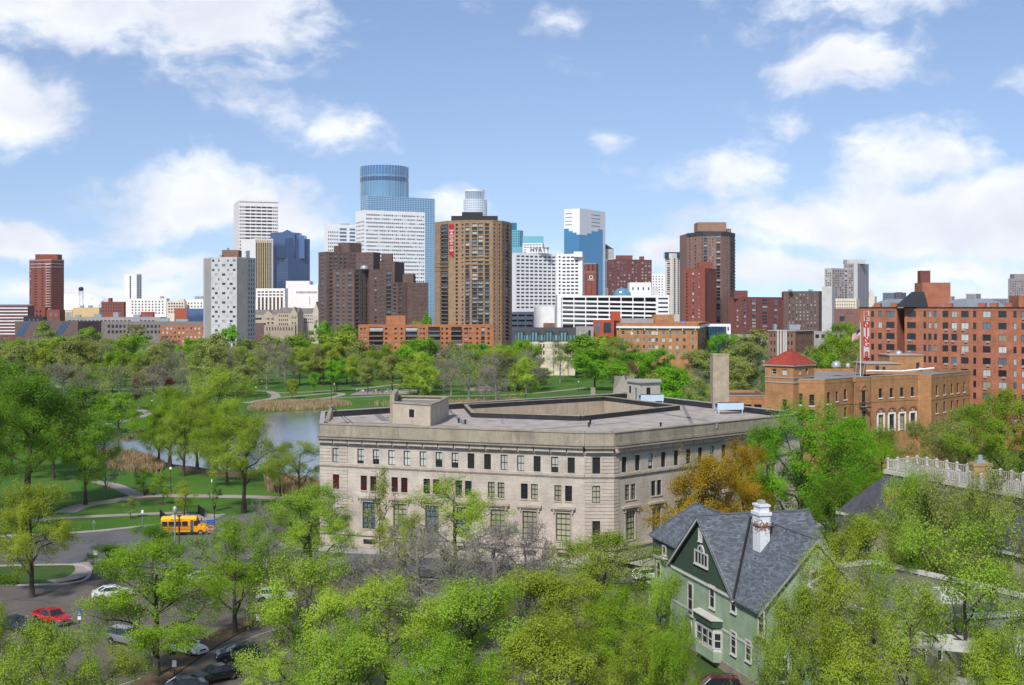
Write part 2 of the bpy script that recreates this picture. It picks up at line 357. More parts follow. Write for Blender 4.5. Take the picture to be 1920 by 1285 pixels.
# ================================================================ far skyline
BR_RED = mat('brick_red', (.30, .085, .055), .9, .14, .3, streak=.25); BR_MAROON = mat('brick_maroon', (.24, .085, .072), .9, .14, .3, streak=.25)
BR_BROWN = mat('brick_brown', (.175, .115, .098), .9, .15, .3, streak=.3); BR_TAN = mat('brick_tan', (.40, .255, .145), .9, .14, .3, streak=.3)
BR_ORANGE = mat('brick_orange', (.50, .195, .085), .9, .16, .4, streak=.2); BR_OCHRE = mat('brick_ochre', (.52, .265, .12), .92, .16, .5, streak=.35, bump=.2, bsc=9, joints=(.9, .32, .03))
BR_RUST = mat('brick_rust', (.49, .19, .11), .92, .15, .4, streak=.3, bump=.2, bsc=9, joints=(1.0, .36, .03)); BR_DUSTY = mat('brick_dusty', (.27, .15, .10), .92, .13, .4, streak=.2)
CONC = mat('concrete_pale', (.62, .61, .59), .85, .08, .25, streak=.15); CONC_W = mat('concrete_white', (.80, .80, .80), .8, .05, .2, streak=.08); CONC_G = mat('concrete_grey', (.40, .385, .36), .9, .08, .2, streak=.15)
PINK_ST = mat('granite_pinkwhite', (.80, .74, .72), .8, .05, .2); CREAM = mat('stone_cream', (.70, .62, .48), .85, .08, .3, streak=.15); GOLD = mat('brass_stripe', (.62, .46, .20), .45, .08, .3, metal=.3)
LIMEW = mat('limestone_white', (.82, .79, .74), .85, .06, .3, streak=.1); TANST = mat('stone_tan', (.45, .37, .28), .88, .1, .4, streak=.2); SLATE = mat('slate_dark', (.055, .06, .065), .7, .15, .5)
NAVY = glass('curtain_glass_navy', (.085, .13, .24), .12, .55); BLUEG = glass('curtain_glass_blue', (.09, .28, .46), .1, .6, .18, .04); PALEG = glass('curtain_glass_pale', (.20, .37, .50), .12, .55, .18, .05); TEALG = glass('curtain_glass_teal', (.03, .16, .26), .1, .6, .3, .05); MINTG = glass('curtain_glass_mint', (.22, .50, .54), .12, .5, .2, .05)
FIN = mat('mullion_pale', (.52, .60, .68), .4, .05, metal=.3); FIN_D = mat('mullion_navy', (.12, .14, .24), .4, .05, metal=.3); RED_P = mat('paint_red', (.42, .05, .03), .6, .06); BLACKM = mat('metal_black', (.03, .03, .033), .5, .1)
def fins(b, i, z0, z1, nz, nu, m, w=.35, out=.15, P=None):
    """raised grid of mullions on a curtain wall"""
    A, B = P or b.side(i); mb = MB(); L = math.hypot(B[0]-A[0], B[1]-A[1])
    for k in range(nz+1):
        z = z0+(z1-z0)*k/nz; mb.obox(A, B, -out, .02, z-w/2, z+w/2)
    for k in range(nu+1):
        t0 = max(0, k/nu-w/2/L); t1 = min(1, k/nu+w/2/L); mb.obox(lerp(A, B, t0), lerp(A, B, t1), -out*.7, .02, z0, z1)
    return stuff(mb.build('mullions', m, b.root))
def balconies(b, i, f0, f1, zt, zb, nr, m, out=1.3, P=None, ms=None):
    """stack of balconies, each with slab and rail"""
    A, B = P or b.side(i); p, q = lerp(A, B, f0), lerp(A, B, f1); h = (zt-zb)/nr
    mb = MB(); mb.obox((0, 0), (math.hypot(q[0]-p[0], q[1]-p[1]), 0), -out, .1, 0, .18); L = math.hypot(q[0]-p[0], q[1]-p[1])
    mb.obox((0, 0), (L, 0), -out, -out+.06, .98, 1.06, 1)
    for k in range(int(L/.35)+1):
        x = min(L-.04, k*.35); mb.box(x, x+.04, -out+.005, -out+.05, .18, .98, 1)
    for x in (0, L-.05): mb.box(x, x+.05, -out+.06, 0, .18, 1.0, 1)
    me = mb.mesh('balcony', [ms or CONC_G, m]); ang = math.atan2(q[1]-p[1], q[0]-p[0])
    for r in range(nr): put('balcony', me, b.root, (p[0], p[1], zb+h*r), ang)
# -- stadium with a white fabric dome
D = 2900; r0 = thing('stadium_dome', 'wide white fabric stadium dome behind the red brick tower', 'stadium', (PX(104, D), D+130, 0))
mb = MB(); rx = PX(182, D)-PX(104, D); zt = PZ(549, D); mb.lathe([(rx, 0), (rx, 30)], 40); mb.build('wall', CONC, r0)
mb = MB(); pr = [(rx*math.cos(t)**.7 if t < 1.57 else 0, 30+(zt-30)*math.sin(t)**1.2) for t in np.linspace(0, math.pi/2, 9)]; mb.lathe(pr, 40); mb.build('dome', mat('fabric_white', (.85, .85, .86), .6, .03), r0, smooth=True)
mb = MB()
for k in range(-4, 5): mb.tube([(k*rx*.2, -rx*math.sqrt(max(0, 1-(k*.2)**2))*math.cos(t)**.7*.98 if t < 1.5 else 0, 30.5+(zt-30)*math.sin(t)**1.2*math.sqrt(1-(k*.2)**2)) for t in np.linspace(0, 1.5, 7)], .5, 4)
stuff(mb.build('roof_cables', CONC, r0))
# -- left side
d = 1400; b = simple('brick_tower', 'red brick residential tower with a stack of white balconies, far left', (55, 96, 120, d, 28), 486, BR_RED,
    [(.12, .45, 1, .4, 490, 600, 22, .5, 'dk'), (.45, .75, 1, .4, 490, 600, 22, .5, 'dk'), (0, .08, 1, .6, 490, 600, 22, .6, 'mix')], [(.05, .95, 4, .45, 490, 600, 22, .5, 'dk')], par=2)
b.boxon(66, 108, 477, 487, d+12, 14); A, B = b.side(0); balconies(b, 0, .8, .97, PZ(492, d), PZ(600, d), 22, FR_WHITE, 1.5, ms=CONC_W)
for y in (487, 494, 500): b.band(0, PZ(y+1, d), PZ(y, d), .3, 0).data.materials[0] = CONC; b.band(1, PZ(y+1, d), PZ(y, d), .3, 0).data.materials[0] = CONC
b.done()
d = 1250; b = simple('banded_office', 'low maroon office block with white horizontal bands at the left edge', (-60, 52, None, d, -14, dict(dep=50)), 573, BR_MAROON, [(.01, .99, 1, .985, 576, 624, 8, .42, 'ribbon')], par=.6)
for k in range(9): b.band(0, PZ(577+k*6+2.2, d), PZ(577+k*6, d), .3, 0, 'white_band').data.materials[0] = CONC_W
b.done()
d = 1150; b = simple('angular_arts_hall', 'brown windowless hall with slanted blue skylights at the far left of the park', (28, 146, 190, d, 22), 603, BR_BROWN, par=.5, roof=ROOF_TAR)
A, B = b.side(0)
for k, f in enumerate((.0, .33, .62)):
    mb = MB(); L = math.hypot(B[0]-A[0], B[1]-A[1]); pt = lambda u, z, o=.15: (A[0]+(B[0]-A[0])*u+o*(B[1]-A[1])/L, A[1]+(B[1]-A[1])*u-o*(B[0]-A[0])/L, z)
    zt, zb = PZ(605, d), PZ(632, d); q = [(f, zb), (f+.12, zb), (f+.26, zt), (f+.14, zt)]
    mb.face([pt(*a) for a in q]); 
    for j in range(4): a, c = q[j], q[(j+1) % 4]; mb.face([pt(*a), pt(*c), pt(*c, -.3), pt(*a, -.3)])
    mb.build('skylight', NAVY, b.root)
b.done()
d = 1330; b = simple('red_store_block', 'small dark red brick block at the foot of the red tower', (40, 84, 90, d, 6), 577, BR_RED, [(.1, .9, 5, .5, 580, 604, 3, .5, 'dk')]); b.done()
b = simple('black_shed_block', 'black flat block in front of the small red brick block', (44, 82, 88, 1220, 8), 594, BLACKM, [(.2, .8, 3, .3, 596, 606, 1, .6, 'blue')], par=.4); b.done()
b = simple('red_annex', 'red brick annex with big windows beside the tower foot', (87, 112, 122, 1240, 12), 581, BR_RED, [(.15, .85, 2, .5, 584, 606, 2, .6, 'blue')]); b.done()
b = simple('yellow_hall', 'pale yellow windowless hall right of the red brick tower', (136, 186, 193, 1500, 8), 577, mat('stucco_yellow', (.66, .48, .24), .9, .08), par=1.2); clutter(b, 1500, [(150, 156, 573, 577, 8), (165, 172, 573, 577, 8)])
mb = MB(); b.done()
b = simple('fluted_hall', 'pale hall with fluted columns left of the yellow hall', (120, 135, 138, 1510, 6), 583, CREAM, [(.05, .95, 6, .45, 585, 600, 1, .9, 'dk')]); b.done()
b = simple('long_flat_market', 'long low grey-roofed market hall behind the park trees, left', (118, 300, 312, 1300, 5), 595, CONC_G, [(.05, .95, 22, .6, 599, 608, 1, .6, 'dk')], par=.3); clutter(b, 1300, [(140, 150, 591, 596, 10), (176, 190, 589, 596, 14), (212, 222, 586, 596, 6), (250, 262, 590, 596, 10)]); b.done()
r0 = thing('water_tank', 'black round water tank on legs above the white dome', 'tank', (PX(152, 2000), 2000, 0))
mb = MB(); zz = PZ(546, 2000); mb.lathe([(0, zz), (3.6, zz+.5), (4, zz+3), (4, zz+5), (2, zz+6.6), (0, zz+7)], 14); mb.build('tank', BLACKM, r0, smooth=True)
for a in (-3, 3):
    for c in (-3, 3): mb = MB(); mb.tube([(a, c, 0), (a*.8, c*.8, zz+1)], .35, 5); mb.build('leg', BLACKM, r0)
d = 2000; b = simple('white_slim_tower', 'slim white tower with a blue glass right side', (233, 256, 266, d, 30), 514, CONC_W, [(.42, .58, 1, .8, 517, 590, 18, .85, 'dk')], [(.1, .9, 2, .8, 516, 590, 20, .8, 'blue')], par=1); b.done()
d = 1700; b = simple('white_warehouse', 'white old warehouse with rows of small dark windows', (236, 312, 318, d, 6), 560, LIMEW, [(.12, .95, 10, .42, 563, 590, 5, .52, 'dk')], par=1.2); clutter(b, d, [(300, 306, 556, 560, 6)]); b.done()
d = 1680; b = simple('tan_loft_block', 'tan and cream loft block between the warehouse and the grey tower', (313, 346, 350, d, 6), 565, CREAM, [(.05, .95, 6, .6, 567, 588, 4, .55, 'dk')]); b.boxon(335, 345, 561, 566, d+8, 8); b.done()
b = simple('sandstone_block', 'plain sandstone block just left of the grey tower', (347, 384, 392, 1690, 6), 561, LIMEW, [(.1, .9, 5, .4, 566, 584, 3, .5, 'dk')]); clutter(b, 1690, [(365, 380, 556, 561, 10)]); b.done()
b = simple('red_brick_loft', 'red brick loft with flat roof left of the white slim tower', (190, 232, 236, 1800, 6), 566, BR_RED, [(.05, .95, 8, .5, 568, 586, 3, .5, 'dk')]); b.boxon(203, 208, 559, 567, 1806, 8); b.done()
b = simple('red_kiosk_block', 'bright red storefront under the white warehouse', (264, 287, 290, 1500, 6), 585, RED_P, [(.1, .9, 3, .6, 588, 596, 1, .6, 'blue')], par=.5); b.done()
b = simple('rust_billboard_block', 'rust red flat box right of the white warehouse', (327, 350, 354, 1480, 6), 578, mat('panel_rust', (.42, .10, .05), .7, .08), par=.3); b.done()
b = simple('navy_roof_block', 'flat block with dark blue roof beside the grey tower', (350, 392, 398, 1400, 6), 579, NAVY, par=.3); b.done()
d = 1200; b = simple('dark_mill_row', 'long grey-brown mill row left of the grey tower', (190, 402, 408, d, 3), 603, mat('brick_greige', (.27, .235, .215), .9, .14, .3, streak=.3), [(.05, .95, 26, .6, 607, 628, 2, .55, 'dk')], par=.5); clutter(b, d, [(246, 262, 598, 604, 10), (300, 316, 597, 604, 8), (330, 352, 599, 604, 12)]); b.done()
d = 1000; b = simple('orange_row_flats', 'orange brick flats with white windows just left of the grey tower', (300, 402, 408, d, 3), 610, BR_ORANGE, [(.02, .98, 13, .45, 612, 652, 5, .5, 'lite')], par=.8); b.done()
# -- grey slab tower: two window faces between blank corners
d = 800; P = [(PX(384, d+14), d+14), (PX(396, d+5), d+5), (PX(444, d), d), (PX(463, d+8), d+8), (PX(479, d+22), d+22)]
P += [(P[4][0]-6, d+48), (P[0][0]-8, d+42)]
b = Bld('grey_apartment_tower', 'pale grey concrete apartment tower with chequered windows above the park trees', P, [CONC, CONC_G]); zt = PZ(482, d)
rows = 19; zb = PZ(650, d); hh = (zt-.6-zb)/rows; ops = []; A, B = b.side(1); L = math.hypot(B[0]-A[0], B[1]-A[1])
for r in range(rows):
    zc = zt-.8-hh*(r+.5)
    for f, w in (((.08, .09), (.30, .05), (.66, .05), (.90, .10)) if r % 2 == 0 else ((.2, .11), (.49, .13), (.78, .12))): ops.append((f*L-w*L/2, f*L+w*L/2, zc-.75, zc+.75, 'mix'))
for i in range(7): b.wall(i, 0, zt, ops if i == 1 else b.grid(3, [(.1, .95, 3, .4, zt-.8, zb, rows, .6, 'dk')]) if i == 3 else (), 1 if i in (0, 2, 5) else 0)
b.flat(zt-.9, None, .9); b.boxon(416, 447, 469, 483, d+14, 10, m=BR_DUSTY); clutter(b, d, [(412, 416, 478, 483, 10), (425, 427, 465, 470, 16)]); b.done()
# -- white granite tower
d = 2000; b = simple('pink_white_office_tower', 'tall white office tower with a grid of dark square windows', (438, 448, 522, d, 72), 375, PINK_ST, [], [(.01, .15, 3, .62, 385, 560, 27, .5, 'dk'), (.15, .85, 5, .9, 385, 560, 27, .5, 'dk'), (.85, .99, 3, .62, 385, 560, 27, .5, 'dk')], par=2.4, dep=1.2)
b.band(1, PZ(378, d), PZ(375, d)+.3, 1.2, 0, 'cornice'); b.done()
d = 1750; b = simple('gold_striped_tower', 'cream tower with gold and black vertical stripes behind the grey tower', (452, 479, 512, d, 58), 447, LIMEW, [(.3, .62, 1, .95, 468, 560, 1, .98, 'blue')], [(.02, .9, 7, .62, 455, 562, 12, .985, 'dk')], par=1.5, dep=.8)
A, B = b.side(1)
for k in range(8): f = .02+.88*k/7; mb = MB(); mb.obox(lerp(A, B, max(.0, f-.018)), lerp(A, B, f+.018), -.9, 0, PZ(562, d), PZ(449, d)); mb.build('stripe', GOLD, b.root)
b.done(); b = simple('navy_glass_wing', 'narrow dark blue glass wing right of the gold striped tower', (505, 510, 519, d+20, 50), 463, NAVY, par=.5); fins(b, 1, 0, PZ(463, d+20), 30, 3, FIN_D); b.done()
d = 1850; b = simple('blue_gabled_tower', 'dark blue glass tower with a pointed stepped top', (512, 540, 581, d, 50), 447, NAVY, par=.6); z = PZ(447, d)
fins(b, 0, 0, z, 46, 8, FIN_D, .4); fins(b, 1, 0, z, 46, 12, FIN_D, .4)
for (x0, x1, y, dd, gab) in ((507, 562, 434, 14, True), (524, 553, 436, 6, True), (556, 571, 439, 12, False)):
    xa, xb = PX(x0, d+dd)-b.c[0], PX(x1, d+dd)-b.c[0]; yy = d+dd-b.c[1]; zz = PZ(y+2, d); mb = MB(); mb.box(xa, xb, yy, yy+22, z-30, zz)
    if gab: xm = (xa+xb)/2; zp = zz+(6 if x0 == 524 else 1.5); mb.add([(xa, yy, zz), (xb, yy, zz), (xm, yy, zp), (xa, yy+22, zz), (xb, yy+22, zz), (xm, yy+22, zp)], [(0, 1, 2), (4, 3, 5), (1, 4, 5, 2), (3, 0, 2, 5)])
    mb.build('stepped_top', NAVY, b.root)
b.done()
d = 1500; b = simple('old_hotel_block', 'cream old hotel with red brick arched bays right of the grey tower', (480, 534, 540, d, 8), 541, LIMEW, [(.04, .96, 7, .72, 545, 556, 2, .5, 'dk')], par=1.2)
A, B = b.side(0)
for k in range(7): f = .04+.92*(k+.5)/7; mb = MB(); mb.obox(lerp(A, B, f-.035), lerp(A, B, f+.035), -.3, 0, PZ(598, d), PZ(557, d)); mb.build('brick_bay', BR_DUSTY, b.root)
for k in range(7):
    for r in range(6): f = .04+.92*(k+.5)/7; p = lerp(A, B, f); b.window((p[0], p[1]-.75, PZ(561+r*6, d)), math.atan2(B[1]-A[1], B[0]-A[0]), 1.8, 2.6, 'dk')
b.done()
d = 1550; b = simple('cream_department_store', 'big white windowless store behind the school gables', (538, 596, 606, d, 8), 541, LIMEW, [(.3, .98, 18, .55, 545, 552, 1, .6, 'dk'), (.72, .76, 1, .7, 556, 572, 4, .6, 'dk')], par=1); b.boxon(536, 580, 527, 541, d+20, 30, m=PINK_ST); b.boxon(580, 596, 534, 542, d+14, 16); b.done()
def gable_house(name, label, px0, px1, d, yeave, yridge, dep, mw, mr, spec=(), th=8, cat='building', gables=()):
    P = rect(px0, px1, None, d, th, dep=dep); b = Bld(name, label, P, [mw, mr], cat); ze, zr = PZ(yeave, d), PZ(yridge, d)
    sp = [(a, c, n, w, PZ(y0, d), PZ(y1, d), r, h, s_) for (a, c, n, w, y0, y1, r, h, s_) in spec]
    for i in range(4): b.wall(i, 0, ze, b.grid(i, sp) if i == 0 else ())
    p = b.p; m1, m2 = lerp(p[1], p[2], .5), lerp(p[0], p[3], .5); mb = MB()
    for (a, c, e, f) in ((p[0], p[1], m1, m2), (p[2], p[3], m2, m1)): mb.face([(*a, ze), (*c, ze), (*e, zr), (*f, zr)]); 
    mb.build('roof', mr, b.root)
    b.mb.face([(*p[1], ze), (*p[2], ze), (*m1, zr)]); b.mb.face([(*p[3], ze), (*p[0], ze), (*m2, zr)])
    for (g0, g1, gy) in gables:   # cross gables standing on the front wall
        a, c = lerp(p[0], p[1], g0), lerp(p[0], p[1], g1); m = lerp(a, c, .5); nrm = ((p[3][0]-p[0][0])*.45, (p[3][1]-p[0][1])*.45); o = (-nrm[0]*.03, -nrm[1]*.03); zg = PZ(gy, d)
        g = MB(); q = lambda P_, z, t: (P_[0]+o[0]+nrm[0]*t, P_[1]+o[1]+nrm[1]*t, z)
        g.face([q(a, ze-3, 0), q(c, ze-3, 0), q(c, ze, 0), q(m, zg, 0), q(a, ze, 0)]); g.face([q(a, ze, 0), q(m, zg, 0), q(m, zg, 1), q(a, ze, 1)], 1); g.face([q(c, ze, 0), q(c, ze, 1), q(m, zg, 1), q(m, zg, 0)], 1); g.build('gable', [mw, mr], b.root)
    return b
SCH = mat('stone_school', (.52, .43, .33), .88, .08, .4, streak=.15); SR = mat('roof_school', (.22, .19, .165), .9, .12)
gable_house('school_hall', 'tan school hall with steep gable right of the grey tower', 468, 520, 1150, 591, 581, 18, SCH, SR, [(.2, .45, 1, .9, 594, 602, 1, .5, 'dk'), (.6, .9, 2, .5, 594, 610, 2, .45, 'dk')], gables=((.5, .85, 582),)).done()
gable_house('school_wing', 'tan school wing with rows of dark windows and paired gables', 520, 558, 1140, 588, 577, 18, SCH, SR, [(.05, .55, 5, .5, 588.5, 612, 3, .45, 'dk'), (.7, .95, 2, .4, 590, 612, 2, .4, 'dk')], gables=((.65, .98, 576),)).done()
gable_house('chapel_wing', 'pale school wing beside the dark stepped flats', 556, 600, 1160, 589, 578, 18, mat('stone_pale_school', (.62, .56, .47), .88, .08), SR, [(.08, .7, 8, .55, 589.5, 608, 3, .45, 'dk')], gables=((.68, .98, 566),)).done()
b = simple('tan_shop_row', 'low tan stone row in front of the school', (495, 553, 556, 1050, 3), 610, TANST, [(.05, .95, 10, .4, 612, 622, 1, .6, 'dk')], par=.5); b.done()
b = simple('brown_shop_block', 'low dark brown block in front of the school', (478, 495, 498, 1060, 3), 606, BR_BROWN, par=.5); b.done()
# -- dark stepped flats: one building of many blocks
d = 945; b = Bld('dark_stepped_flats', 'dark brown brick apartment complex stepping down with arched windows', rect(597, 700, 803, d, 30), [BR_BROWN])
def blk(bd, px0, pxc, px1, dd, th, yt, specL=(), specR=(), yb=None, arch=True, par=.9):
    P = [(x-bd.c[0], y-bd.c[1]) for x, y in rect(px0, pxc, px1, dd, th)]; zt = PZ(yt, dd)
    cv = lambda sp: [(a, c, n, w, PZ(y0, dd), PZ(y1, dd), r, h, st) for (a, c, n, w, y0, y1, r, h, st) in sp]
    for k in range(4):
        pr = (P[k], P[(k+1) % 4]); bd.wall(k, 0, zt, bd.grid(0, cv(specL if k == 0 else specR if k == 1 else ()), pr), P=pr, dep=.5)
    bd.flat(zt-par, ROOF_TAR, par, poly=P); return P
blk(b, 597, 612, 690, d+46, 60, 472, [(.1, .9, 1, .5, 476, 600, 17, .5, 'gdk')], [(.05, .28, 2, .62, 475, 612, 19, .66, 'gdk'), (.30, .5, 2, .5, 475, 612, 19, .6, 'gdk'), (.55, .95, 5, .45, 475, 512, 5, .5, 'gdk')])
blk(b, 634, 655, 678, d+60, 40, 455); blk(b, 626, 630, 641, d+52, 60, 461)
blk(b, 668, 700, 713, d+34, 20, 473, [(.1, .9, 4, .45, 476, 510, 5, .5, 'gdk')], [(.2, .8, 1, .5, 476, 510, 5, .5, 'gdk')])
blk(b, 705, 740, 758, d+40, 18, 491, [(.1, .9, 5, .4, 494, 530, 5, .5, 'gdk')]); blk(b, 715, 735, 737, d+50, 12, 476)
blk(b, 625, 664, 692, d+6, 36, 505, [(.06, .34, 1, .55, 507, 620, 15, .74, 'gdk'), (.36, .62, 1, .4, 507, 620, 15, .6, 'gdk'), (.62, .96, 1, .55, 507, 620, 15, .74, 'gdk')], [(.04, .40, 1, .7, 507, 620, 15, .74, 'gdk'), (.44, .7, 1, .5, 507, 620, 15, .66, 'gdk'), (.74, .96, 1, .6, 507, 620, 15, .66, 'gdk')])
blk(b, 688, 693, 736, d+12, 70, 505, [], [(.18, .34, 1, .6, 510, 614, 14, .5, 'mix'), (.42, .66, 2, .45, 510, 614, 14, .5, 'gdk'), (.7, .98, 1, .8, 507, 595, 12, .8, 'gdk')])
blk(b, 733, 745, 770, d+2, 55, 530, [(.2, .9, 1, .7, 532, 612, 11, .7, 'gdk')], [(.05, .4, 1, .55, 532, 612, 11, .6, 'gdk'), (.55, .95, 1, .5, 532, 612, 11, .7, 'gdk')])
blk(b, 762, 766, 803, d-2, 70, 530, [], [(.2, .95, 4, .35, 535, 600, 9, .4, 'gdk')]); blk(b, 755, 775, 779, d+10, 12, 514)
mb = MB(); c0 = (PX(683, d+14)-b.c[0], d+14-b.c[1]); zz = PZ(505, d+14); mb.lathe([(3.2, zz), (3.2, zz+1.6), (2.6, zz+2.6), (0, zz+3.4)], 12, c0); mb.build('roof_tank', METAL, b.root, smooth=True); b.done()
# -- office towers behind it
d = 1750; b = simple('white_lattice_office', 'white gridded office tower with pale green glass left of the white banded tower', (608, 613, 668, d, 64), 420, CONC_W, [], [(.03, .40, 6, .5, 432, 500, 10, .5, 'dk'), (.42, .68, 1, .92, 426, 500, 11, .6, 'blue'), (.76, .98, 1, .9, 426, 500, 11, .6, 'blue')], par=1.5)
b.boxon(638, 655, 420, 426, d+26, 2, 'crown_panel', NAVY); b.done()
d = 1500; b = simple('white_banded_tower', 'broad white office tower with rows of small square windows', (667, 684, 797, d, 62), 394, CONC_W, [(.04, .96, 6, .6, 412, 560, 20, .42, 'dk')], [(.02, .99, 30, .68, 399, 560, 22, .42, 'mix')], par=1.6)
b.done()
d = 2100; b = Bld('blue_glass_tower', 'tallest blue glass skyscraper with a round drum top', rect(677, 690, 815, d, 60), [PALEG, BLUEG]); zt = PZ(367, d)
for i in range(4): b.wall(i, 0, zt, (), 0)
fins(b, 0, 0, zt, 70, 4, FIN, .5, .3); fins(b, 1, 0, zt, 70, 26, FIN, .5, .3); b.flat(zt-.5, METAL, 0)
mb = MB(); cx_, cy_ = PX(720.5, d+70)-b.c[0], d+70-b.c[1]; rr = PX(765, d+70)-PX(720.5, d+70); zd = PZ(315, d+70)
mb.lathe([(rr, zt-60), (rr, zd)], 48, (cx_, cy_)); mb.lathe([(rr, zd), (0, zd)], 48, (cx_, cy_)); mb.build('drum', PALEG, b.root)
mb = MB(); mb.lathe([(rr+.6, PZ(330, d+70)), (rr+.6, zd+.5), (rr-2, zd+.5)], 48, (cx_, cy_)); mb.build('crown_band', glass('curtain_glass_crown', (.09, .19, .32), .15, .5), b.root)
mb = MB(); mb.lathe([(rr+.9, PZ(342, d+70)), (rr+.9, PZ(335, d+70))], 48, (cx_, cy_)); mb.build('dark_band', NAVY, b.root)
mb = MB()
for k in range(48): t = 2*math.pi*k/48; x, y = cx_+(rr+.7)*math.cos(t), cy_+(rr+.7)*math.sin(t); mb.tube([(x, y, zt), (x, y, zd+.8)], .3, 4, cap=False)
stuff(mb.build('mullions', FIN, b.root)); b.done()
# -- tan tower with banner
d = 900; P = [(PX(815, d+24), d+24), (PX(842, d+5), d+5), (PX(871, d), d), (PX(924, d), d), (PX(941, d+6), d+6), (PX(955, d+20), d+20)]
P += [(P[5][0]+2, d+52), (P[0][0]-2, d+56)]
b = Bld('tan_apartment_tower', 'tan brick apartment tower with a red phone number banner and dark rooftop boxes', P, [BR_TAN]); zt = PZ(413, d); zb = PZ(640, d); n = 31
fac = {0: [(.42, .96, 1, .9, zt-2, zb, n, .7, 'mix')], 1: [(.4, .6, 1, .75, zt-2, zb, n, .6, 'dk'), (.78, .97, 1, .6, zt-2, zb, n, .5, 'slide')], 2: [(.02, .18, 1, .85, zt-2, zb, n, .78, 'mix'), (.25, .46, 1, .85, zt-2, zb, n, .78, 'slide'), (.47, .66, 1, .85, zt-2, zb, n, .78, 'slide'), (.71, .88, 1, .85, zt-2, zb, n, .78, 'mix')],
       3: [(.05, .35, 1, .5, zt-2, zb, n, .5, 'slide'), (.6, .9, 1, .5, zt-2, zb, n, .6, 'dk')], 4: [(.1, .3, 1, .6, zt-2, zb, n, .4, 'slide'), (.45, .98, 1, .9, zt-2, zb, n, .7, 'mix')]}
for i in range(8): b.wall(i, 0, zt, b.grid(i, fac.get(i, ())), dep=.9)
for (i, f0, f1, k0) in ((0, .44, .94, 0), (2, .02, .18, 12), (2, .25, .66, 14), (2, .71, .88, 10), (4, .47, .97, 4)): h_ = (zt-2-zb)/n; balconies(b, i, f0, f1, zt-2-h_*k0, zb, n-k0, FR_DARK, .8)
for k in (8, 9, 10):
    z = zt-2-(zt-2-zb)/n*(k+.98); b.band(2, z, z+1.1, .3); b.band(0, z-4, z-3, .3)
b.flat(zt-1, None, 1); b.boxon(846, 933, 405, 414, d+10, 16, m=BLACKM); b.boxon(866, 905, 398, 405, d+12, 10, m=BLACKM)
mb = MB(); q = (PX(848, d+2)-b.c[0], d+2-b.c[1]); zB0, zB1 = PZ(480, d), PZ(420, d); w_ = 4.0
b0, b1 = b.side(1); ang = math.atan2(b1[1]-b0[1], b1[0]-b0[0]); cq = lerp(b0, b1, .16); nx_, ny_ = math.sin(ang), -math.cos(ang)
bo = (cq[0]+nx_*.35, cq[1]+ny_*.35)
mb.add([(-w_/2, 0, zB0+1.5), (w_/2, 0, zB0-1.5), (w_/2, 0, zB1), (-w_/2, 0, zB1), (-w_/2, .12, zB0+1.5), (w_/2, .12, zB0-1.5), (w_/2, .12, zB1), (-w_/2, .12, zB1)], [(0, 1, 2, 3), (7, 6, 5, 4), (0, 4, 5, 1), (1, 5, 6, 2), (2, 6, 7, 3), (3, 7, 4, 0)])
ban = mb.build('banner', mat('banner_red', (.50, .012, .02), .7, .05), b.root, (bo[0], bo[1], 0), ang)
text('342/0110', 4.4, (0, -.08, (zB0+zB1)/2), 0, FR_WHITE, ban, .01, ry=90); b.done()
d = 2500; r0 = thing('round_white_tower', 'round white tower top with a crown ring behind the tan tower', 'building', (PX(891, d), d, 0)); rr = PX(913, d)-PX(891, d); z1, z2, z3 = PZ(405, d), PZ(376, d), PZ(357, d)
mb = MB(); mb.lathe([(rr, 0), (rr, z2), (rr*.8, z2)], 32); mb.build('shaft', glass('curtain_glass_silver', (.50, .54, .58), .25, .4), r0); mb = MB(); mb.lathe([(rr*.8, z2), (rr*.8, z3-4), (0, z3-4)], 32, (-1.5, 0)); mb.build('crown_drum', glass('curtain_glass_silver_blue', (.34, .42, .50), .2, .4), r0)
mb = MB(); mb.lathe([(rr*.86, z3-3), (rr*.86, z3)], 32, (-1.5, 0)); mb.lathe([(rr*.80, z3), (rr*.86, z3)], 32, (-1.5, 0)); mb.build('crown_ring', CONC_W, r0); mb = MB()
for k in range(14): z = z1-30+(z2-z1+30)*k/13; mb.lathe([(rr+.4, z-.5), (rr+.4, z+.5)], 32)
for k in range(32): t = 2*math.pi*k/32; mb.tube([(rr*math.cos(t), rr*math.sin(t), z1-40), (rr*math.cos(t), rr*math.sin(t), z2)], .35, 4, cap=False); mb.tube([(-1.5+rr*.81*math.cos(t), rr*.81*math.sin(t), z2), (-1.5+rr*.86*math.cos(t), rr*.86*math.sin(t), z3)], .3, 4, cap=False)
stuff(mb.build('mullions', CONC_W, r0))
d = 2200; b = simple('teal_stepped_tower', 'dark teal stepped glass tower right of the tan tower', (940, 974, 981, d, 20), 432, TEALG, par=.5); fins(b, 0, 0, PZ(432, d), 40, 10, MINTG, 1.2, .2); b.boxon(940, 969, 418, 432, d+14, 30, 'stepped_top', TEALG); b.boxon(940, 981, 463, 476, d-2, 2, 'light_band', MINTG); b.done()
d = 1900; b = simple('mint_office', 'white office with a mint green glass crown left of the hotel sign', (980, 1017, 1020, d, 8), 456, CONC_W, [(.04, .96, 12, .6, 457, 480, 5, .5, 'dk')], par=.5); b.boxon(980, 1019, 443, 456, d+4, 24, 'glass_crown', MINTG); b.done()
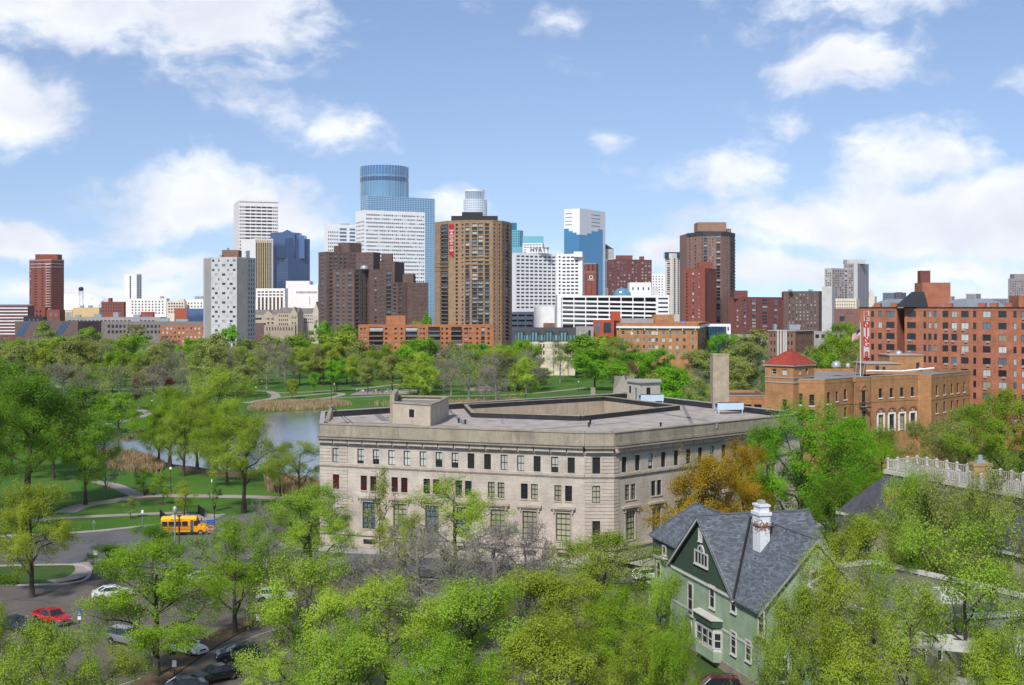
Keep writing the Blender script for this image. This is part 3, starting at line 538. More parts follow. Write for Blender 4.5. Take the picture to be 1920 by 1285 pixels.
# -- white hotel with its sign
d = 1100; P = [(PX(955, d+12), d+12), (PX(966, d), d), (PX(1044, d+30), d+30), (PX(1092, d+22), d+22)]; P += [(P[3][0]+4, d+60), (P[0][0]+4, d+60)]
b = Bld('white_slab_hotel', 'white slab hotel with black roof lettering and rows of dark windows', P, [CONC_W]); zt = PZ(474, d)
zz = lambda y: PZ(y, d)
fac = {1: [(.02, .98, 9, .72, zz(477), zz(580), 15, .45, 'dk')], 2: [(.02, .2, 1, .4, zz(476), zz(580), 15, .5, 'dk'), (.2, .86, 4, .72, zz(477), zz(580), 15, .45, 'dk')]}
for i in range(6): b.wall(i, 0, zt, b.grid(i, fac.get(i, ())), dep=.4)
b.flat(zt-1, None, 1); b.boxon(1076, 1092, 472, 482, d+19, 10, 'stair_head'); pb = b.boxon(988, 1030, 465, 475, d+16, 10, 'sign_base'); text('HYATT', 5.6, (PX(1012, d+15)-b.c[0], d+15-b.c[1], PZ(468.5, d+15)), 0, BLACKM, b.root, .15, 'roof_lettering'); b.done()
d = 1010; b = simple('hotel_podium', 'white podium with long dark slots below the hotel', (955, 1001, 1045, d, 4), 585, CONC_W, [(.02, .98, 3, .86, 587, 616, 3, .35, 'dk')], [], par=.6); b.done()
b = simple('white_blank_block', 'blank white block between the hotel podium and the car park ramp', (1001, 1040, 1047, 985, 4), 575, CONC_W, par=.6); b.boxon(1019, 1040, 606, 614, 980, 4, 'annex', BR_DUSTY); b.done()
# -- white and blue tower
d = 2200; b = Bld('white_top_blue_tower', 'tower of blue glass with a white stepped top right of the hotel', rect(1058, 1087, 1135, d, 33), [CONC_W]); zt = PZ(391, d)
for i in range(4): b.wall(i, 0, zt)
b.flat(zt-.6, None, .6)
def steps(i, arr, m):
    A, B = b.side(i); mb = MB()
    for (f0, f1, y) in arr: mb.obox(lerp(A, B, f0), lerp(A, B, f1), -.6, 0, 0, PZ(y, d))
    mb.build('glass_facade', m, b.root)
steps(0, ((0, .3, 428), (.3, .55, 433), (.55, .8, 436), (.8, 1, 440)), BLUEG); steps(1, ((0, .28, 440), (.28, .45, 436), (.45, .7, 431), (.7, .88, 426)), BLUEG)
fins(b, 0, 0, PZ(440, d), 44, 6, mat('mullion_blue', (.10, .24, .40), .4, .05, metal=.3), .35, .75)
mb = MB(); A, B = b.side(0)
for k in range(4): z = PZ(400+k*7, d); mb.obox(lerp(A, B, .06), lerp(A, B, .5), -.1, .1, z-.8, z+.8); A2, B2 = b.side(1); mb.obox(lerp(A2, B2, .45), lerp(A2, B2, .8), -.1, .1, z-.8, z+.8)
stuff(mb.build('window_lines', FR_GREY, b.root)); b.done()
d = 2300; r0 = thing('deco_tower', 'slender pale tower with a dark pointed roof right of the blue tower', 'building', (PX(1143, d), d, 0)); w_ = PX(1153, d)-PX(1143, d)
mb = MB(); mb.box(-w_, w_, 0, 20, 0, PZ(486, d)); mb.box(-w_*.95, w_*.9, 1, 18, PZ(486, d), PZ(468, d)); mb.build('shaft', LIMEW, r0); mb = MB()
for k in range(4): mb.box(-w_+.4+k*w_*.5, -w_+w_*.3+k*w_*.5, -.2, .1, PZ(540, d), PZ(490, d))
for k in range(10): mb.box(-w_*.9, w_*.85, .8, 1.1, PZ(485-k*1.7, d), PZ(484.3-k*1.7, d))
stuff(mb.build('windows', GL_DARK, r0)); mb = MB(); mb.add([(-w_*.95, 1, PZ(468, d)), (w_*.9, 1, PZ(468, d)), (w_*.9, 18, PZ(468, d)), (-w_*.95, 18, PZ(468, d)), (-w_*.9, 9, PZ(456, d))], [(0, 1, 4), (1, 2, 4), (2, 3, 4), (3, 0, 4)]); mb.build('roof', SLATE, r0)
d = 1500; b = simple('red_hotel', 'dark red hotel tower with a white emblem between white hotel and maroon flats', (1089, 1118, 1122, d, 8), 494, BR_RED, [(.05, .95, 3, .5, 497, 508, 2, .7, 'dk'), (.3, .38, 1, .7, 516, 553, 8, .5, 'dk'), (.66, .74, 1, .7, 530, 553, 5, .5, 'dk')], par=1)
b.band(0, PZ(495.5, d), PZ(494, d)+.2, .4, 0, 'cornice').data.materials[0] = TANST; b.band(0, PZ(511, d), PZ(510, d), .4).data.materials[0] = TANST; A, B = b.side(0); c = lerp(A, B, .66)
mb = MB(); mb.lathe([(1.6, -.1), (2.5, -.1), (2.5, .1), (1.6, .1)], 20); e = mb.build('emblem_ring', FR_WHITE, b.root, (c[0], c[1]-.5, PZ(520, d))); e.rotation_euler = (R(90), 0, 0); e.scale = (1, 1, 1)
text('Hilton', 3.2, (c[0], c[1]-.5, PZ(525, d)), 0, FR_WHITE, b.root, .1); b.done()
d = 1250; b = simple('maroon_flats', 'maroon brick flats with white windows behind the car park ramp', (1140, 1153, 1222, d, 62), 486, BR_MAROON, [(.1, .9, 2, .5, 490, 560, 12, .5, 'mix')], [(.05, .3, 3, .5, 489, 560, 12, .5, 'lite'), (.34, .62, 3, .45, 489, 560, 12, .5, 'lite'), (.7, .98, 3, .5, 489, 560, 12, .5, 'lite')], par=1); b.boxon(1156, 1186, 479, 487, d+24, 10); b.boxon(1200, 1208, 481, 488, d+26, 8); b.done()
b = simple('white_dotted_block', 'white block with small square windows right of the maroon flats', (1221, 1247, 1250, 1400, 6), 514, CONC_W, [(.05, .9, 4, .4, 516, 556, 8, .4, 'dk')], par=.5); b.done()
# -- car park ramp: decks, columns
d = 890; r0 = thing('car_park_ramp', 'long white open-sided car park ramp with dark decks', 'car park', (PX(1045, d), d, 0)); x0, x1 = 0, PX(1232, d)-PX(1045, d); x2 = PX(1255, d)-PX(1045, d); zt = PZ(555, d)
mb = MB(); mb.box(x0, PX(1052, d)-PX(1045, d), 0, 40, 0, zt+.8); mb.build('stair_tower', CONC_W, r0)
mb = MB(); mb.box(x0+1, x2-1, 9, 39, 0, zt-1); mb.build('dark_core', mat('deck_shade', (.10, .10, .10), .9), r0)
nd = 7
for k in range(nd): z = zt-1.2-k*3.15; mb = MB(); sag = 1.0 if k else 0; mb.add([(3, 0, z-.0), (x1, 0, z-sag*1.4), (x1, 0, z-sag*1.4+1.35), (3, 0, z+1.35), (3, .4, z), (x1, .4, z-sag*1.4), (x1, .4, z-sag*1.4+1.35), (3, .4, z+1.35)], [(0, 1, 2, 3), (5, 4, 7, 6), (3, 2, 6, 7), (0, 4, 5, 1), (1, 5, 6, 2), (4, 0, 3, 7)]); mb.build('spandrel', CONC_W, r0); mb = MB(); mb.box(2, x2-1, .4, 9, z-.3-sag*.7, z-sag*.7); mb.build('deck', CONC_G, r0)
for k in range(9): x = 3.5+(x1-4)*k/8; mb = MB(); mb.box(x-.35, x+.35, -.3, .5, 0, zt); mb.build('column', CONC_W, r0)
mb = MB(); mb.box(x1, x2, -.2, 30, 0, zt+.4); e = mb.build('end_tower', CONC_W, r0); 
for k in range(7): mb = MB(); mb.box(x1+.8, x2-1, -.3, -.15, zt-2.6-k*3.15, zt-1.4-k*3.15); mb.build('opening', GL_DARK, e)
mb = MB(); mb.lathe([(4.5, 0), (4.2, 2), (2.5, 4.2), (0, 4.8)], 16); rc = mb.build('glazed_rotunda', PALEG, r0, (PX(1172, d)-r0.location.x, 20, zt), smooth=True); rc.scale = (1.6, 1, 1.3)
mb = MB(); mb.box(PX(1185, d)-PX(1045, d), PX(1226, d)-PX(1045, d), 18, 34, zt-1, PZ(529, d)); mb.build('roof_hall', CONC_W, r0); mb = MB(); mb.box(PX(1226, d)-PX(1045, d), PX(1240, d)-PX(1045, d), 18, 30, zt-1, PZ(538, d)); e = mb.build('roof_hall', CONC, r0)
for k in range(4): mb = MB(); x = PX(1190+k*10, d)-PX(1045, d); mb.box(x, x+1, 17.7, 18.1, PZ(543, d), PZ(538, d)); mb.build('window', GL_DARK, r0)
# -- right of the ramp
d = 1300; b = simple('cream_striped_flats', 'cream high-rise with dark vertical window strips left of the tall brown tower', (1247, 1260, 1291, d, 55), 475, mat('stone_cream_pale', (.72, .66, .58), .85, .06), [(.2, .8, 1, .7, 484, 590, 26, .7, 'mix')], [(.05, .95, 4, .4, 484, 590, 26, .8, 'dk')], par=1); b.boxon(1247, 1278, 473, 484, d+4, 12, 'glazed_crown', TEALG); b.done()
d = 1100; P = [(PX(1288, d+26), d+26), (PX(1318, d+4), d+4), (PX(1352, d), d), (PX(1368, d+10), d+10), (PX(1378, d+28), d+28)]; P += [(P[4][0]-6, d+60), (P[0][0]-2, d+60)]
b = Bld('tall_brown_tower', 'tall brown brick tower with dark balcony strips, tallest on the right', P, [mat('brick_mauve', (.31, .185, .145), .9, .1, .3, streak=.2)]); zt = PZ(435, d); zb = PZ(605, d); n = 28
fac = {0: [(.1, .25, 1, .5, zt-2, zb, n, .5, 'dk'), (.45, .6, 1, .6, zt-2, zb, n, .6, 'mix'), (.9, 1, 1, .6, zt-2, zb, n, .7, 'dk')], 1: [(.02, .25, 1, .8, zt-2, zb, n, .75, 'mix'), (.34, .44, 1, .6, zt-2, zb, n, .5, 'two'), (.5, .6, 1, .6, zt-2, zb, n, .5, 'two'), (.72, .98, 1, .8, zt-2, zb, n, .75, 'mix')], 2: [(.6, .9, 1, .3, zt-2, zb, n, .5, 'dk')], 3: [(.05, .95, 2, .7, zt-2, zb, n, .75, 'mix')]}
for i in range(7): b.wall(i, 0, zt, b.grid(i, fac.get(i, ())), dep=.7)
for i in range(4): b.band(i, zt-3, zt+.3, .3, 0, 'dark_cornice').data.materials[0] = SLATE
for (i, f0, f1) in ((1, .03, .24), (1, .73, .97), (3, .06, .94)): balconies(b, i, f0, f1, zt-4, zb, n-1, FR_DARK, .9)
b.flat(zt-.5, None, .5); b.boxon(1308, 1362, 417, 434, d+14, 22, 'crown_block', mat('brick_crown', (.36, .21, .14), .9, .1)); b.boxon(1362, 1371, 429, 436, d+18, 10, 'crown_block'); b.done()
d = 1050; b = simple('red_slab_tower', 'plain red brick slab tower in front of the tall brown tower', (1282, 1322, 1343, d, 30), 503, BR_RED, [(.08, .22, 1, .5, 510, 610, 16, .55, 'dk'), (.38, .5, 1, .7, 510, 610, 16, .6, 'lite'), (.68, .76, 1, .6, 510, 610, 16, .5, 'lite')], [], par=1); b.boxon(1309, 1335, 492, 504, d+10, 8); b.boxon(1322, 1324, 505, 612, d-.4, 1, 'downpipe', FR_DARK); b.done()
d = 1080; b = simple('red_long_flats', 'long red brick flats with columns of white windows, right of the brown tower', (1366, 1392, 1470, d, 56), 557, BR_MAROON, [(.5, .8, 1, .4, 562, 615, 9, .5, 'lite')], [(.02, .1, 1, .6, 560, 615, 9, .6, 'lite'), (.2, .34, 1, .6, 560, 615, 9, .6, 'lite'), (.45, .62, 1, .7, 560, 615, 9, .6, 'two'), (.74, .86, 1, .6, 560, 615, 9, .6, 'lite')], par=.8); b.boxon(1377, 1402, 545, 560, d+4, 14); b.boxon(1470, 1478, 547, 560, d+22, 10); b.done()
d = 1060; b = simple('brown_flats_block', 'dark brown flats block with many small windows left of the pale slab', (1469, 1535, 1542, d, 8), 546, BR_BROWN, [(.12, .95, 8, .35, 549, 615, 10, .45, 'two')], par=.8); clutter(b, d, [(1480, 1486, 543, 546, 6), (1518, 1524, 543, 546, 6)]); b.done()
b = simple('pale_concrete_slab', 'narrow blank pale concrete slab right of the brown flats block', (1541, 1560, 1566, 1000, 12), 537, CONC, par=.5); b.done()
d = 1600; b = simple('beige_twin_tower', 'lower beige balcony tower of the pair on the right skyline', (1546, 1560, 1584, d, 48), 503, mat('stucco_beige', (.55, .50, .45), .85, .07), [(.1, .9, 3, .55, 506, 600, 21, .6, 'mix')], [(.05, .95, 5, .55, 506, 600, 21, .6, 'mix')], par=1); b.done()
d = 1550; b = simple('grey_twin_tower', 'taller grey balcony tower of the pair with a pale crown', (1582, 1605, 1629, d, 40), 494, mat('stucco_mauve', (.38, .33, .33), .85, .07), [(.05, .3, 1, .7, 497, 600, 23, .6, 'mix'), (.4, .95, 3, .55, 497, 600, 23, .6, 'mix')], [(.05, .95, 4, .6, 497, 600, 23, .6, 'blue')], par=1); b.boxon(1588, 1623, 487, 495, d+8, 18, 'crown', CONC); b.boxon(1601, 1608, 494, 560, d-.3, 2, 'pale_bay', CONC); b.done()
b = simple('cream_depot', 'low cream building under the twin towers', (1560, 1606, 1612, 1250, 6), 560, CREAM, [(.1, .95, 9, .4, 563, 580, 3, .5, 'dk')]); b.done()
b = simple('mauve_depot', 'mauve brick depot left of the banner flats', (1564, 1640, 1650, 900, 4), 579, mat('brick_plum', (.26, .13, .115), .9, .1), [(.1, .3, 1, .6, 592, 604, 1, .8, 'dk'), (.3, .5, 3, .3, 586, 590, 1, .6, 'dk')]); b.done()
d = 2200; b = simple('pale_spire_block', 'small pale stepped tower on the right horizon', (1627, 1640, 1644, d, 10), 556, CREAM, par=.5); b.boxon(1630, 1639, 547, 557, d+4, 8); b.boxon(1633, 1636, 543, 548, d+6, 4); b.done()
for (x0, x1, x2, yt, m_, lb) in ((1655, 1676, 1679, 549, mat('panel_bluegrey', (.17, .20, .25), .6, .08), 'blue-grey slab on the right horizon, left of its darker neighbour'), (1679, 1690, 1692, 548, mat('panel_plum', (.14, .12, .16), .6, .08), 'dark plum slab in the middle of the three on the right horizon'), (1691, 1697, 1699, 549, mat('panel_dark', (.10, .09, .13), .6, .08), 'narrow dark slab, rightmost of the three on the right horizon'), (1755, 1784, 1790, 556, mat('brick_peach', (.55, .36, .26), .9, .08), 'low peach block right of the tall brick chimney'), (1811, 1830, 1839, 551, CONC_G, 'grey slab with lift tower near the right edge horizon')):
    b = simple('horizon_block', lb, (x0, x1, x2, 2000, 16), yt, m_, [(.1, .9, 6, .5, yt+2, 590, 9, .5, 'dk')], par=.5); b.done()
d = 1500; b = simple('grey_stepped_tower', 'tall grey stepped tower cut by the right edge', (1890, 1930, 1950, d, 20), 522, mat('concrete_mauve', (.33, .30, .30), .9, .07), [(.08, .92, 8, .45, 526, 590, 15, .5, 'mix')], par=1); b.boxon(1902, 1930, 514, 523, d+12, 14); b.done()
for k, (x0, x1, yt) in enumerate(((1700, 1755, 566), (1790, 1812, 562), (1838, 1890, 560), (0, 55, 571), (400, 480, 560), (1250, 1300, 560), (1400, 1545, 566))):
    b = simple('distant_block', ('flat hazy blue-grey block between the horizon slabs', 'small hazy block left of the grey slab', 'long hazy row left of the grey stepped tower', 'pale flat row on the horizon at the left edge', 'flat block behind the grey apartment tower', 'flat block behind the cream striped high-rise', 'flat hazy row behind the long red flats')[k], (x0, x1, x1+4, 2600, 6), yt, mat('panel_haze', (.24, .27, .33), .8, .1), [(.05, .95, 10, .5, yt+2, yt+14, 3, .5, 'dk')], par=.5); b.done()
# ================================================================ buildings along the far side of the park
d = 767; P = rect(672, 925, None, d, -3, dep=16); b = Bld('orange_brick_flats', 'long low orange brick flats with dark balcony stacks below the tan tower', P, [BR_ORANGE]); zt = PZ(609, d); A, B = b.side(0); n = 7; zb = zt-1.2-n*3
ops = []
for px, w, st in ((677, 1.2, 'two'), (684, 1.2, 'two'), (724, 1.6, 'dk'), (742, 1.6, 'two'), (753, 1.2, 'dk'), (789, 1.2, 'two'), (795, 1.2, 'dk'), (829, 1.2, 'dk'), (838, 1.4, 'dk'), (874, 2.6, 'two'), (882, 1.6, 'slide'), (895, 1.2, 'dk'), (916, 1.4, 'dk')):
    u = hit(px, P[0], P[1])
    for r in range(n): ops.append((u-w/2, u+w/2, zt-1.2-3*r-2.0, zt-1.2-3*r-.7, st))
for (a, c) in ((692, 718), (760, 782), (803, 825), (846, 866), (902, 909)):
    u0, u1 = hit(a, P[0], P[1]), hit(c, P[0], P[1])
    for r in range(n): ops.append((u0, u1, zt-1.2-3*r-2.6, zt-1.2-3*r-.2, 'mix'))
for i in range(4): b.wall(i, 0, zt, ops if i == 0 else (), dep=.8)
L = math.hypot(B[0]-A[0], B[1]-A[1])
for (a, c) in ((692, 718), (760, 782), (803, 825), (846, 866)): balconies(b, 0, hit(a, P[0], P[1])/L, hit(c, P[0], P[1])/L, zt-1.2, zb, n, FR_DARK, 1.0)
b.flat(zt-.7, None, .7); b.boxon(724, 760, 592, 609, d+4, 9); b.done()
d = 620; b = simple('mansard_flats', 'cream stone flats with a black mansard top at the park edge', (965, 1080, None, d, 2, dict(dep=18)), 641, CREAM, [(.02, .98, 20, .5, 643, 680, 3, .62, 'dk')], par=.2)
A, B = b.side(0); z0, z1 = PZ(641, d), PZ(615, d); q = lambda p, z, t: (p[0], p[1]+t, z); mb = MB()
mb.add([q(A, z0+.01, -.5), q(B, z0+.01, -.5), q(B, z1, 1.5), q(A, z1, 1.5), q(A, z0+.01, 17), q(B, z0+.01, 17), q(B, z1, 16), q(A, z1, 16)], [(0, 1, 2, 3), (5, 4, 7, 6), (3, 2, 6, 7), (1, 5, 6, 2), (4, 0, 3, 7)]); mb.build('mansard_roof', SLATE, b.root)
for k in range(17):
    p = lerp(A, B, (k+.5)/17); mb = MB()
    if k % 4 == 1: mb.box(-2, 2, -.5, 1, 0, 5.5, 1); mb.box(-1.2, -.4, -.6, -.45, .6, 4.6); mb.box(.4, 1.2, -.6, -.45, .6, 4.6)
    else: mb.box(-.5, .5, -.3, 1, .8, 3.2)
    mb.build('dormer', [MINTG, SLATE], b.root, (p[0], p[1], z0))
for k in range(4):
    p = lerp(A, B, (k*4+1.5)/17); mb = MB(); mb.box(-2.2, 2.2, -1.2, .1, 0, z0); e = mb.build('bay', CREAM, b.root, (p[0], p[1], 0))
    for r in range(3): put('window', win_mesh(1.3, 1.9, 2, 1, .1, FR_DARK, GL_DARK), e, (-1, -1.23, z0-2.2-r*3.6)); put('window', win_mesh(1.3, 1.9, 2, 1, .1, FR_DARK, GL_DARK), e, (1, -1.23, z0-2.2-r*3.6))
b.done()
b = simple('grey_loft_block', 'grey loft block with tall dark windows between mansard flats and red block', (1080, 1113, None, 640, 2, dict(dep=16)), 613, CONC_G, [(.1, .9, 3, .55, 617, 650, 2, .7, 'mix')], par=.5); b.done()
d = 655; b = simple('red_modern_block', 'bright red modern block with two tall dark windows', (1112, 1151, 1165, d, 14), 601, mat('stucco_red', (.50, .085, .035), .8, .07), [(.1, .36, 1, .8, 604, 626, 1, .9, 'mix'), (.5, .88, 1, .95, 604, 626, 1, .9, 'mix'), (.12, .86, 2, .7, 630, 642, 1, .7, 'dk')], par=.5); b.boxon(1146, 1163, 584, 602, d+6, 5, 'stair_tower'); b.done()
d = 575; b = simple('cornice_hotel', 'ochre brick apartment house with white cornice and blue tank on its roof', (1156, 1308, 1327, d, 12), 607, BR_OCHRE, [(.03, .13, 1, .42, 618, 671, 4, .5, 'lite'), (.15, .38, 3, .4, 618, 671, 4, .5, 'lite'), (.39, .52, 3, .8, 618, 671, 4, .5, 'lite'), (.54, .88, 4, .42, 618, 671, 4, .5, 'lite'), (.9, .98, 1, .4, 618, 671, 4, .5, 'lite')], [(.1, .9, 3, .35, 618, 671, 4, .5, 'lite')], par=.6)
for i in (0, 1): b.band(i, PZ(616, d), PZ(612, d), 1.0, 0, 'cornice').data.materials[0] = FR_WHITE; b.band(i, PZ(611.9, d), PZ(606, d), .5, 0, 'parapet_cap').data.materials[0] = BR_ORANGE
for k in range(7): A, B = b.side(0); p = lerp(A, B, .04+k*.155); mb = MB(); mb.box(-.18, .18, -.6, 0, PZ(620, d), PZ(616.2, d)); mb.build('bracket', FR_WHITE, b.root, (p[0], p[1], 0))
b.boxon(1226, 1264, 590, 608, d+10, 8, m=BR_OCHRE); b.boxon(1164, 1226, 597, 609, d+12, 5, 'roof_shed', CONC_G); b.boxon(1228, 1252, 601, 610, d+6, 3, 'roof_shed', BR_ORANGE); b.boxon(1282, 1310, 604, 612, d+6, 4, 'roof_shed', BR_OCHRE)
mb = MB(); c = (PX(1281, d+5)-b.c[0], d+5-b.c[1]); mb.lathe([(0, PZ(610, d)), (1.1, PZ(610, d)), (1.1, PZ(605, d)), (.6, PZ(603, d)), (0, PZ(603, d))], 12, c); mb.build('water_tank', mat('tank_blue', (.12, .26, .62), .6, .05), b.root); b.done()
b = simple('dark_glass_annex', 'dark glass annex right of the ochre apartment house', (1325, 1355, 1362, 640, 8), 613, TEALG, par=.4); fins(b, 0, 0, PZ(613, 640), 8, 6, FIN_D, .2); b.done()
d = 560; b = simple('grey_classical_flats', 'small grey-brown classical flats with white pilasters behind the red hip roof', (1440, 1491, 1526, d, 38), 620, BR_DUSTY, [(.06, .3, 2, .42, 622, 680, 4, .5, 'dk'), (.68, .94, 2, .42, 622, 680, 4, .5, 'dk')], [(.08, .95, 7, .35, 622, 680, 4, .5, 'dk')], par=.7)
A, B = b.side(0)
for f in (.36, .47, .58, .66): p = lerp(A, B, f); mb = MB(); mb.box(-.35, .35, -.5, .1, 0, PZ(619, d)); mb.build('pilaster', CONC, b.root, (p[0], p[1], 0))
for i in (0, 1): b.band(i, PZ(621.5, d), PZ(620.2, d), .5, 0, 'cornice').data.materials[0] = CONC
clutter(b, d, [(1452, 1456, 608, 620, 8), (1480, 1500, 609, 619, 14)]); b.done()
for k, (x0, x1, yt, dd, m_, lb) in enumerate(((1366, 1440, 628, 720, CONC_G, 'low grey-roofed shed left of the classical flats'), (1510, 1612, 622, 640, CONC_G, 'long low pale roof behind the trees left of the banner flats'), (1326, 1370, 608, 900, CONC_W, 'low white portal under the red slab tower'))):
    b = simple('low_shed', lb, (x0, x1, None, dd, 6, dict(dep=14)), yt, m_, [(.05, .95, 8, .6, yt+4, yt+14, 1, .7, 'dk')], par=.4); b.done()
# -- small stone church gable behind the club roof
gable_house('stone_church_gable', 'small pale stone chapel gable behind the big flat roof', 1150, 1188, 330, 728, 708, 14, mat('stone_chapel', (.40, .36, .31), .9, .12, .8), SR, [(.25, .42, 1, .8, 731, 744, 1, .8, 'dk'), (.55, .72, 1, .8, 731, 744, 1, .8, 'dk')], gables=((.1, .9, 704),)).done()
# ================================================================ banner flats (right)
A0, B0 = (91.3, 323.), (124., 291.); dr = ((B0[0]-A0[0])/45.75, (B0[1]-A0[1])/45.75); nn = (-dr[1], dr[0]); at_ = lambda u, w: (A0[0]+dr[0]*u+nn[0]*w, A0[1]+dr[1]*u+nn[1]*w)
un0, un1 = hit(1682, A0, B0), hit(1696, A0, B0); LB = 58.
P = [at_(0, 0), at_(un0, 0), at_(un0, 7), at_(un1, 7), at_(un1, 0), at_(LB, 0), at_(LB, 18), at_(0, 18)]
b = Bld('banner_brick_flats', 'big rust brick apartment block with a vertical renting banner at the right', P, [BR_RUST]); zt = 34.0
cols = [(1613, 1.15, 'slide'), (1636, .8, 'dk'), (1650, 1.0, 'slide'), (1669.5, 2.3, 'slide'), (1709, 2.4, 'slide'), (1734, .7, 'dk'), (1743.5, .8, 'slide'), (1754, .8, 'slide'), (1772.5, 1.5, 'slide'), (1789, 1.4, 'slide'), (1809, 1.9, 'slide'), (1827.5, .75, 'dk'), (1850, 1.95, 'slide'), (1879.5, 2.0, 'slide'), (1903, .75, 'slide'), (1923, 2.0, 'slide'), (1947, 2., 'slide'), (1970, .8, 'dk')]
segs = [(0, 0, un0), (4, un1, LB)]; acm = MB(); acm.box(-.36, .36, -.32, .1, -.22, .22); acm.box(-.3, .3, -.34, -.3, -.16, .16, 1); acme = acm.mesh('air_conditioner', [CONC, FR_GREY])
ang = math.atan2(dr[1], dr[0]); SILL = mat('sill_stone', (.46, .38, .32), .9, .08)
for (i, a, c) in segs:
    ops = []
    for (px, w, st) in cols:
        u = hit(px, A0, B0)
        if not a+.3 < u < c-.3: continue
        for r in range(11):
            z = 32.5-2.86*r; ops.append((u-a-w/2, u-a+w/2, z-.78, z+.78, st))
            if w > 1.2 and rnd.random() < .55:
                p = at_(u+w*.2*rnd.choice((-1, 1)), 0); put('air_conditioner', acme, b.root, (p[0]-b.c[0], p[1]-b.c[1], z-1.05), ang)
    b.wall(i, 0, zt, ops, dep=.16)
for i in (1, 2, 3, 5, 6, 7): b.wall(i, 0, zt)
b.flat(zt-.6, ROOF_TAR, .6)
for i in (0, 4): b.band(i, zt-.02, zt+.28, .16, 0, 'parapet_cap').data.materials[0] = BLACKM
for px in (1644, 1675, 1693, 1777, 1840, 1862, 1890): u = hit(px, A0, B0); p = at_(u, .6); mb = MB(); mb.box(-.9, .9, -.5, .5, 0, 1.0); mb.build('parapet_pier', BR_RUST, b.root, (p[0]-b.c[0], p[1]-b.c[1], zt+.28), ang)
u = hit(1725, A0, B0); p = at_(u, 6); c = (p[0]-b.c[0], p[1]-b.c[1]); mb = MB(); mb.box(-3.2, 4.0, -3, 3, zt, zt+6.5); mb.build('lift_house', BR_RUST, b.root, (*c, 0), ang*0); mb = MB(); mb.box(-3.1, -.6, -1.5, 1, zt+6.5, zt+9.6); mb.build('chimney', BR_MAROON, b.root, (*c, 0))
mb = MB(); mb.add([(-9, -4, zt+.3), (-2, -4, zt+.3), (-2.8, -3.2, zt+4.2), (-4.6, -3.2, zt+4.2), (-9, 1, zt+.3), (-2, 1, zt+.3), (-2.8, 1, zt+4.2), (-4.6, 1, zt+4.2)], [(0, 1, 2, 3), (4, 7, 6, 5), (3, 2, 6, 7), (0, 3, 7, 4), (1, 5, 6, 2)]); mb.build('sloping_hood', BLACKM, b.root, (*c, 0))
for (p0, p1) in ((1618, 1700), (1752, 1832)):   # low vaulted metal roofs
    u0, u1 = hit(p0, A0, B0), hit(p1, A0, B0); mb = MB(); k = 10; pts = []
    for j in range(k+1): t = j/k; z = zt+.2+2.2*math.sin(math.pi*t)**.7; pts.append((u0+(u1-u0)*t, z))
    for j in range(k):
        q0, q1, q2, q3 = at_(pts[j][0], 4), at_(pts[j+1][0], 4), at_(pts[j+1][0], 17), at_(pts[j][0], 17); f = lambda q, z: (q[0]-b.c[0], q[1]-b.c[1], z)
        mb.face([f(q0, pts[j][1]), f(q1, pts[j+1][1]), f(q2, pts[j+1][1]), f(q3, pts[j][1])]); mb.face([f(q0, zt), f(q1, zt), f(q1, pts[j+1][1]), f(q0, pts[j][1])])
    mb.build('vaulted_roof', METAL, b.root)
u = hit(1910, A0, B0); p = at_(u, 7); mb = MB(); mb.box(-4, 8, -3, 3, zt, zt+3); mb.build('lift_house', BR_RUST, b.root, (p[0]-b.c[0], p[1]-b.c[1], 0))
ua, ub = hit(1621, A0, B0), hit(1631.5, A0, B0); p = at_((ua+ub)/2, -.35); hw = (ub-ua)/2; zb0 = 34-(672-578)*318/2300; mb = MB(); mb.box(-hw, hw, -.06, .06, zb0, 33.2)
ban = mb.build('banner', CONC, b.root, (p[0]-b.c[0], p[1]-b.c[1], 0), ang); LT = mat('letter_red', (.55, .015, .02), .6, .04)
for k, ch in enumerate('RENTING 87'):
    if ch != ' ': e = text(ch, 1.95, (0, -.1, 32.35-1.31*k), 0, LT, ban, .015, bold=.05); e.scale = (1.2, 1, 1)
b.done()
# ================================================================ tan brick club house with red hip roof
pl = [(1437, 251), (1489, 247), (1546, 246.5), (1600, 254.5), (1601, 253), (1631, 256), (1632, 258), (1721, 265), (1746, 264), (1819, 281)]
P = [(PX(a, q), q) for a, q in pl]; P += [(P[-1][0]-4, 296), (P[0][0]+8, 290)]
b = Bld('brick_club_house', 'tan brick club house with red tiled hip roof tower and arched doorways', P, [BR_OCHRE, CONC_G]); zt = 19.6
def colz(i, px, z0, z1, w, st='dk'): u = hit(px, b.P[i], b.P[i+1]); return (u-w/2, u+w/2, z0, z1, st)
z1a, z1b, z2a, z2b, z3a, z3b = 15.2, 17.2, 11.6, 13.6, 7.8, 9.8
ops = {0: [], 1: [colz(1, 1500, z1a-.6, z1b-.4, 1.0), colz(1, 1522, z1a-.8, z1b-.6, 1.0), colz(1, 1500, z2a, z2b, 1.1, 'curt'), colz(1, 1522, z2a, z2b, 1.1, 'curt')],
       2: [colz(2, 1554, z1a-.5, z1b-.2, 1.2), colz(2, 1569.5, z1a-.2, z1b-.2, .9), colz(2, 1585, z1a, z1b+.1, 1.1), colz(2, 1554, z2a-.6, z2b-.3, 1.2), colz(2, 1585, z2a, z2b, 1.1)], 4: [colz(4, 1620, 13.6, 16.9, 1.3), colz(4, 1620, 9.6, 12.6, 1.3)],
       6: [colz(6, px, 15.0, 17.0, 1.0) for px in (1651, 1671.5, 1691, 1711)]+[colz(6, px, 8.2, 11.2, 1.5, 'curt') for px in (1651, 1671.5, 1691, 1711)],
       8: [colz(8, px, a, c, 1.15) for px in (1757, 1771, 1785, 1796, 1808) for a, c in ((15.0, 17.2), (11.2, 13.4), (7.4, 9.6))]}
